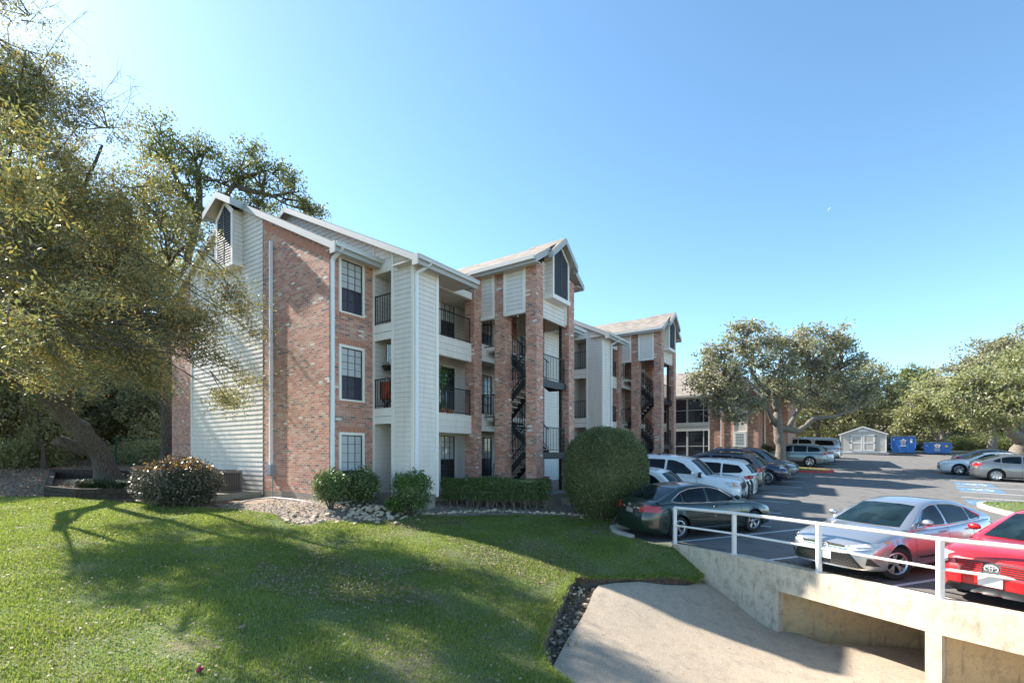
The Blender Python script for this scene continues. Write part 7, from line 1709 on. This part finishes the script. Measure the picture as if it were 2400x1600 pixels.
def suv(paint, L_=4.7, W_=1.86, H_=1.70, rim='5', box=False, **k):
    s = L_/4.7; h = H_/1.70; q = .12 if box else 0
    sp = dict(L=L_,W=W_,rw=.36 if H_ < 1.8 else .40,wb=2.72*s,fo=.92*s,paint=paint,rim=rim,b0=.24,tumble=.07,
      top=[(-2.35*s,1.0*h),(-2.2*s,1.12*h),(-1.6*s,1.12*h),(0,1.08*h),(.9*s,1.06*h),(1.2*s,1.05*h),(1.7*s,1.0*h),(2.1*s,.90*h),(2.28*s,.78*h),(2.35*s,.62*h)],
      cab=[(1.22*s,1.05*h,.76),(.50*s-.0+q,1.58*h+.02*q,.64),(-.2*s,H_,.66),(-1.75*s-q,1.655*h,.63),(-2.30*s,1.12*h,.72)],
      side=[[(.88*s,1.13*h),(.45*s,1.46*h),(.15*s,1.56*h),(-.12*s,1.58*h),(-.12*s,1.13*h)],[(-.20*s,1.13*h),(-.20*s,1.585*h),(-.9*s,1.58*h),(-1.05*s,1.56*h),(-1.05*s,1.15*h)],[(-1.12*s,1.16*h),(-1.12*s,1.56*h),(-1.75*s,1.50*h),(-1.95*s,1.30*h),(-1.85*s,1.20*h)]],
      sg=['cglass','privacy','privacy'],rg='privacy',wsw=(.70,.58),rww=(.64,.54,1.18*h,1.52*h),tf=.12,tr=.09,
      nose=[(0,-.10),(.4,0),(.8,0),(1.0,-.08),(1.3,-.2)],tail=[(0,-.08),(.4,.03),(.65,.03),(.8,0),(1.3,-.03)],bow=.12,
      patches=[('headlight',[(.50,.76*h),(.90,.80*h),(.90,.92*h),(.52,.88*h)],'x','lamp',1,True,.012),('headlight',[(2.24*s,.78*h),(1.95*s,.86*h),(1.95*s,.95*h),(2.24*s,.90*h)],'y','lamp',1,True,.01),
               ('grille',[(-.44,.68*h),(.44,.68*h),(.46,.88*h),(-.46,.88*h)],'x','mesh',1,False,.01),('lower_grille',[(-.6,.34),(.6,.34),(.5,.52*h),(-.5,.52*h)],'x','mesh',1,False,.01),
               ('taillight',[(.56,.96*h),(.9,.94*h),(.9,1.14*h),(.60,1.10*h)],'x','tail',-1,True,.012),('taillight',[(-2.30*s,.95*h),(-2.02*s,1.0*h),(-1.98*s,1.08*h),(-2.30*s,1.12*h)],'y','tail',1,True,.01),
               ('cladding',[(-.88*s,.25),(.98*s,.25),(.98*s,.42),(-.88*s,.42)],'y','blackp',1,True,.006)],
      seams=[.95*s,-.16*s,-1.08*s],handles=[.05*s,-.92*s],plates=[(1,.58,0,.30,.15,'plate'),(-1,.78*h,0,.30,.15,'plate')])
    sp.update(k); return sp
HV = UA-math.pi/2       # facing away from the facade
HI = UA+math.pi/2
# --- dark sedan by the railing
def chrome_window_line(s, root, sp):
    pts = sp['side']; k = sp['L']/4.85; h = sp['cab'][2][1]/1.46
    for sd in (1,-1):
        b = MB(); line_ = [(.80,.985),(.28,1.305),(-.02,1.378),(-.35,1.395),(-.82,1.372),(-1.17,1.29),(-1.55,1.10),(-1.46,1.045),(-1.0,1.005),(-.2,.985),(.80,.985)]; prev = None
        for i in range(len(line_)-1):
            for j in range(5):
                x = (line_[i][0]*(1-j/5)+line_[i+1][0]*j/5)*k; z = (line_[i][1]*(1-j/5)+line_[i+1][1]*j/5)*h; q = s.bvh.ray_cast(Vector((x,sd*3,z)),Vector((0,-sd,0)))
                if q[0]:
                    p = q[0]+Vector((0,sd*.011,0))
                    if prev is not None: b.bar(prev,p,.014,.016,'chromec')
                    prev = p
        b.build('chrome_window_trim', root)
sp = sedan('p_black', rim='v', emb=[(.93,.075,-1)]); sp['patches'] = sp['patches']+[('trunk_trim',[(-.44,.865),(.44,.865),(.44,.895),(-.44,.895)],'x','chromec',-1,False,.016),('door_garnish',[(-.9,.30),(.95,.30),(.95,.325),(-.9,.325)],'y','chromec',1,True,.008)]
c1, s1 = car('parked_car', 'black four door sedan parked tail to the lawn behind the first white railing posts', 'car', sp); chrome_window_line(s1, c1, sp)
a_ = math.atan2(1.05,2.59); fx, fy = math.cos(a_), math.sin(a_); rwx, rwy = 4.50, 13.72   # near rear wheel contact
place(c1, rwx+fx*(2.4-.97)-fy*.78+fx*-.02, rwy+fy*(2.4-.97)+fx*.78, a_)
# silver sedan
sp = sedan('p_silver', rim='v', steer=R(-22), emb=[(.625,.085,1)]); sp['patches'] = [q for q in sp['patches'] if q[0] not in ('lower_grille','grille')]+[
   ('grille',[(-.50,.665),(.50,.665),(.42,.60),(-.42,.60)],'x','chromec',1,False,.010),('lower_grille',[(-.72,.27),(.72,.27),(.52,.545),(-.52,.545)],'x','mesh',1,False,.012),('grille_surround',[(-.75,.255),(.75,.255),(.73,.272),(-.73,.272)],'x','chromec',1,False,.018),('fog_recess',[(.74,.34),(.86,.32),(.80,.47),(.76,.47)],'x','blackp',1,True,.012),('daytime_lamp',[(.60,.635),(.84,.675),(.84,.69),(.60,.65)],'x','chromec',1,True,.018),('side_marker',[(1.78,.735),(1.66,.80),(1.74,.80),(1.88,.755)],'y','amber',1,True,.014),('side_moulding',[(-.9,.40),(.85,.40),(.85,.43),(-.9,.43)],'y','chromec',1,True,.010)]
sp['plates'] = [(1,.44,0,.31,.16,'plate'),(-1,.80,0,.30,.15,'plate')]
c2, s2 = car('parked_car', 'silver four door sedan facing the railing, next to the red sedan', 'car', sp); chrome_window_line(s2, c2, sp)
for sd in (-1,1):
    b = MB()
    for r_ in range(9):
        z = .285+r_*.029; w0 = .70-(z-.27)*.72
        for k in range(15):
            y = sd*(.17+(w0-.19)*k/14); q = s2.bvh.ray_cast(Vector((5,y,z)),Vector((-1,0,0)))
            if q[0]: x = q[0].x+.016; b.bar((x,y-.016,z-.008*(1 if k % 2 else -1)),(x,y+.016,z+.008*(1 if k % 2 else -1)),.006,.006,'chromec')
    b.build('grille_weave', c2)
d_ = Vector((math.cos(R(23)),math.sin(R(23)))); n_ = Vector((-d_.y,d_.x))
pc = d_*(10.78+1.39-.01)+n_*(6.03+.80)   # wheelbase centre
ctr = pc+d_*(.04); place(c2, ctr.x, ctr.y, R(23)+math.pi)
# red sedan
sp = sedan('p_red', rim='7', H_=1.46, emb=[(.645,.095,1)]); h = 1
sp['top'] = [(-2.42,.86),(-2.3,.98),(-2.1,1.05),(-1.75,1.07),(-1.2,1.04),(0,.98),(.8,.97),(1.1,.96),(1.55,.935),(2.0,.89),(2.26,.84),(2.42,.76)]
sp['patches'] = [('headlight',[(.58,.66),(.68,.60),(.90,.62),(.90,.82),(.78,.81),(.62,.76)],'x','lamp',1,True,.012),('headlight',[(2.28,.64),(2.0,.70),(1.80,.84),(1.95,.84),(2.22,.80)],'y','lamp',1,True,.01),
  ('grille',[(-.50,.72),(-.20,.73),(.20,.73),(.50,.72),(.42,.55),(-.42,.55)],'x','mesh',1,False,.008),('lower_grille',[(-.62,.24),(.62,.24),(.56,.34),(-.56,.34)],'x','mesh',1,False,.012),
  ('taillight',[(.45,.82),(.88,.82),(.88,.98),(.45,.96)],'x','tail',-1,True,.012)]
sp['plates'] = [(1,.44,0,.31,.16,'plate'),(-1,.80,0,.30,.15,'plate')]
c3, s3 = car('parked_car', 'bright red four door sedan cut by the right edge behind the railing', 'car', sp); b = MB()
for sd, k in [(sd_, k_) for sd_ in (-1,1) for k_ in range(5)]:
    b = MB()
    z = .575+k*.032; w0 = .40+k*.016; pr = None
    for j in range(15):
        y = sd*(.11+(w0-.11)*j/14); q = s3.bvh.ray_cast(Vector((5,y,z)),Vector((-1,0,0)))
        if q[0]:
            p = q[0]+Vector((.018,0,0))
            if pr is not None: b.bar(pr,p,.014,.017,'p_red')
            pr = p
    b.build('grille_bar', c3)
pc = d_*(10.12+2.40)+n_*(4.30); place(c3, pc.x, pc.y, R(23)+math.pi)
# --- row in front of the building (t, distance of the outer end, heading)
def row(o, t, c_out, L_, out=True): 
    c = c_out-L_/2; x, y = W(t, c); place(o, x, y, HV if out else HI)
o, _ = car('parked_car', 'white boxy hatchback between the clipped bush and the white police style wagon', 'car', suv('p_white',L_=4.25,W_=1.76,H_=1.60,rim='7',box=True)); row(o, 8.55, 9.1, 4.25)
sp = suv('p_white',L_=5.18,W_=2.0,H_=1.92,rim='5',box=True,rimmat='blackp'); sp['sg'] = ['cglass','privacy','privacy']; sp['top'] = [(-2.59,1.13),(-2.4,1.24),(-1.6,1.25),(0,1.22),(1.0,1.21),(1.4,1.20),(2.0,1.17),(2.4,1.10),(2.55,1.0),(2.59,.86)]; sp['cab'][0] = (1.32,1.2,.80)
sp['patches'] = [q for q in sp['patches'] if q[0] not in ('cladding','headlight')]+[('headlight',[(.56,.86),(.93,.88),(.93,1.08),(.58,1.06)],'x','lamp',1,True,.014),('headlight',[(2.50,.86),(2.18,.88),(2.18,1.06),(2.50,1.06)],'y','lamp',1,True,.012)]+[('headlight_turn_signal',[(2.50,.90),(2.30,.92),(2.30,1.06),(2.50,1.02)],'y','amber',1,True,.016)]
o, s_ = car('parked_wagon', 'large white wagon with a black push bar and rooftop lights facing the lot', 'wagon', sp)
b = MB()
for sd in (-1,1): b.tube([(2.60,sd*.33,.38),(2.76,sd*.33,.52),(2.78,sd*.33,.9),(2.70,sd*.33,1.08)],.045,'blackp',8)
for z in (.55,.72,.9): b.bar((2.77,-.33,z),(2.77,.33,z),.03,.07,'blackp')
b.build('push_bar', o, smooth=50); b = MB()
for x in (.2,-.6,-1.5): b.lathe([(0,.06),(.06,.05),(.09,0)],'blackp',12,'z',(x,-.3,1.935)); b.lathe([(0,.06),(.06,.05),(.09,0)],'blackp',12,'z',(x,.3,1.935))
b.build('roof_light', o); b = MB(); b.lathe([(0,-.08),(.10,-.07),(.11,.03),(0,.05)],'blackp',14,'x',(1.18,-.93,1.28)); b.lathe([(0,.052),(.095,.052),(.095,.03)],'lamp',14,'x',(1.18,-.93,1.28)); b.build('spot_lamp', o, smooth=40)
row(o, 11.15, 9.75, 5.18)
o, _ = car('parked_car', 'small white crossover backed out tail first beside the white wagon', 'car', suv('p_white',L_=4.55,W_=1.84,H_=1.66)); row(o, 13.7, 9.75, 4.55, False)
sp = suv('p_dgrey',L_=4.9,W_=1.95,H_=1.78); o, s_ = car('parked_car', 'very dark roof railed family wagon parked tail out left of the navy pickup', 'car', sp); b = MB()
for sd in (-1,1): b.bar((.2,sd*.60,1.80),(-1.7,sd*.60,1.78),.035,.03,'blackp'); 
for x in (0,-.8,-1.5): b.bar((x,-.60,1.82),(x,.60,1.82),.04,.025,'blackp')
b.build('roof_rail', o); row(o, 16.4, 9.75, 4.9, False)
def pickup(paint, L_, W_, H_, label, cap=False, rim='6'):
    s = L_/5.3; h = H_/1.78
    sp = suv(paint, L_=L_, W_=W_, H_=H_, rim=rim); sp.update(wb=3.25*s, fo=.95*s, rw=.39,
      top=[(-2.65*s,1.10*h),(-2.6*s,1.13*h),(-.9*s,1.13*h),(0,1.10*h),(1.1*s,1.09*h),(1.35*s,1.08*h),(1.9*s,1.04*h),(2.35*s,.97*h),(2.55*s,.85*h),(2.65*s,.66*h)],
      cab=[(1.40*s,1.07*h,.74),(.70*s,1.62*h,.62),(.1*s,H_,.63),(-.85*s if not cap else -2.3*s,1.74*h,.62),(-1.05*s if not cap else -2.6*s,1.14*h,.70)],
      side=[[(1.02*s,1.17*h),(.66*s,1.50*h),(.45*s,1.62*h),(.16*s,1.65*h),(.16*s,1.17*h)],[(.08*s,1.17*h),(.08*s,1.65*h),(-.55*s,1.64*h),(-.75*s,1.55*h),(-.75*s,1.18*h)]]+([[(-1.0*s,1.22*h),(-1.0*s,1.62*h),(-2.1*s,1.58*h),(-2.25*s,1.26*h)]] if cap else []),
      wsw=(.66,.56),rww=(.60,.54,1.2*h,1.6*h),tf=.10,tr=.03,bow=.09,seams=[1.05*s,.12*s,-.82*s],handles=[.28*s,-.68*s],b0=.32,
      patches=[('headlight',[(.56,.86*h),(.92,.88*h),(.92,1.0*h),(.58,.98*h)],'x','lamp',1,True,.012),('headlight',[(2.52*s,.86*h),(2.22*s,.90*h),(2.22*s,1.0*h),(2.52*s,.98*h)],'y','lamp',1,True,.01),('grille',[(-.46,.78*h),(.46,.78*h),(.48,.99*h),(-.48,.99*h)],'x','chromec',1,False,.01),('grille_mesh',[(-.40,.81*h),(.40,.81*h),(.42,.96*h),(-.42,.96*h)],'x','mesh',1,False,.02),
        ('bumper',[(-.84,.44),(.84,.44),(.84,.66*h),(-.84,.66*h)],'x','blackp' if not cap else 'chromec',1,False,.02),('bumper',[(2.6*s,.46),(2.3*s,.46),(2.3*s,.64*h),(2.6*s,.66*h)],'y','blackp' if not cap else 'chromec',1,True,.012),
        ('taillight',[(.76,.82*h),(.94,.82*h),(.94,1.08*h),(.76,1.08*h)],'x','tail',-1,True,.012),('taillight',[(-2.63*s,.82*h),(-2.50*s,.82*h),(-2.50*s,1.08*h),(-2.63*s,1.08*h)],'y','tail',1,True,.01),('bumper',[(-.9,.45),(.9,.45),(.9,.62),(-.9,.62)],'x','chromec',-1,False,.03)])
    if not cap: sp['patches'].append(('bed_cover',[(-1.15*s,-.72),(-1.15*s,.72),(-2.5*s,.72),(-2.5*s,-.72)],'z','blackp',1,False,.01))
    sp['sg'] = ['cglass','privacy','privacy']
    return car('parked_pickup', label, 'pickup truck', sp)
o, _ = pickup('p_navy',5.3,1.9,1.78,'navy pickup truck facing out beside the red kerbed island'); row(o, 19.9, 10.45, 5.3)
o, _ = car('parked_car', 'slate blue roof railed wagon behind the navy pickup, nearest the island tree', 'car', suv('p_slate',L_=4.85,W_=1.94,H_=1.72)); row(o, 22.6, 10.6, 4.85)
o, _ = car('parked_car', 'sage grey crossover parked tail out just beyond the island oak', 'car', suv('p_sage',L_=4.4,W_=1.8,H_=1.56,rim='5')); row(o, 32.0, 11.6, 4.4, False)
o, _ = car('parked_car', 'pearl white sedan tail just behind the sage grey crossover', 'car', sedan('p_pearl',L_=4.6,H_=1.44,rim='5')); row(o, 34.6, 12.0, 4.6, False)
o, _ = pickup('p_silver',5.5,1.95,1.86,'silver pickup truck with a capped bed parked tail out beyond the crossover',True); row(o, 37.3, 12.3, 5.5, False)
o, _ = car('parked_car', 'light blue sedan farthest along the row, next to the pale shed', 'car', sedan('p_blue',L_=4.7,H_=1.42,rim='5')); row(o, 41.2, 12.4, 4.7, False)
# --- right side row
sp = sedan('p_pewter',L_=4.5,W_=1.75,H_=1.44,rim='6'); o, _ = car('parked_car', 'pewter grey four door sedan at the right edge, tail toward the lot', 'car', sp)
hd = HV; tcx, tcy = 26.3, 26.9; s_ = 4.5/4.85
fv = Vector((math.cos(hd),math.sin(hd))); lv_ = Vector((-fv.y,fv.x)); rear = Vector((tcx,tcy)); ctr = rear+fv*(4.5/2-.97*s_-(2.78-2.78)*s_+ (2.25-.97*s_-2.25+ .0))
ctr = rear+fv*((2.78*s_)-(4.5/2-.97*s_))+lv_*.75; place(o, ctr.x, ctr.y, hd)
o, _ = car('parked_car', 'white sedan facing the lot beyond the pewter sedan, only its nose showing', 'car', sedan('p_white',L_=4.6,H_=1.40,rim='5')); cc = ctr+lv_*2.75-fv*1.0; place(o, cc.x, cc.y, hd+math.pi)
o, _ = car('parked_car', 'dark silver sedan, third from the blue bay markings, roof and boot showing', 'car', sedan('p_pewter',L_=4.7,H_=1.45,rim='5')); cc = ctr+lv_*5.4-fv*.0; place(o, cc.x, cc.y, hd)
# ------------------------------------------------------------------ light, sky, camera
SAZ = UA+math.pi/2+R(7.2)        # sun azimuth measured from +x
SEL = R(39.2)
sd = Vector((math.cos(SAZ)*math.cos(SEL), math.sin(SAZ)*math.cos(SEL), math.sin(SEL)))
sun = bpy.data.lights.new('sun', 'SUN'); sun.energy = 4.6; sun.angle = R(.6); sun.color = (1,.93,.83)
so = bpy.data.objects.new('sun', sun); C.objects.link(so); so.rotation_euler = (-sd).to_track_quat('-Z','Y').to_euler(); so.location = (-20,20,30)
w = bpy.data.worlds.new('World'); bpy.context.scene.world = w; w.use_nodes = True; nt = w.node_tree
bg = nt.nodes['Background']; sky = nt.nodes.new('ShaderNodeTexSky'); sky.sky_type = 'NISHITA'; sky.sun_disc = False; sky.sun_elevation = SEL; sky.sun_rotation = math.pi/2-SAZ
sky.air_density = .75; sky.dust_density = .3; sky.ozone_density = 4.5; sky.altitude = 200
hs = nt.nodes.new('ShaderNodeHueSaturation'); hs.inputs['Saturation'].default_value = 1.05; hs.inputs['Hue'].default_value = .496; nt.links.new(sky.outputs[0], hs.inputs['Color']); tint = nt.nodes.new('ShaderNodeMix'); tint.data_type = 'RGBA'; tint.blend_type = 'MULTIPLY'; tint.inputs[0].default_value = 1; tint.inputs[7].default_value = (1.02,.98,.83,1); nt.links.new(hs.outputs[0], tint.inputs[6]); nt.links.new(tint.outputs[2], bg.inputs[0]); bg.inputs[1].default_value = .15
cam = bpy.data.cameras.new('camera'); co = bpy.data.objects.new('camera', cam); C.objects.link(co); bpy.context.scene.camera = co
cam.sensor_fit = 'HORIZONTAL'; cam.sensor_width = 36; cam.lens = F/2400*36; cam.shift_y = (HY-800)/2400; cam.clip_end = 6000; cam.clip_start = .05
co.location = (0,0,0); co.rotation_euler = (math.pi/2,0,0)
sc = bpy.context.scene; sc.view_settings.view_transform = 'Standard'; sc.view_settings.look = 'None'; sc.view_settings.exposure = 1.55; sc.view_settings.gamma = 1
sc.render.engine = 'CYCLES'; sc.cycles.max_bounces = 6; sc.cycles.diffuse_bounces = 3; sc.cycles.glossy_bounces = 3; sc.cycles.transmission_bounces = 3; sc.cycles.use_denoising = True
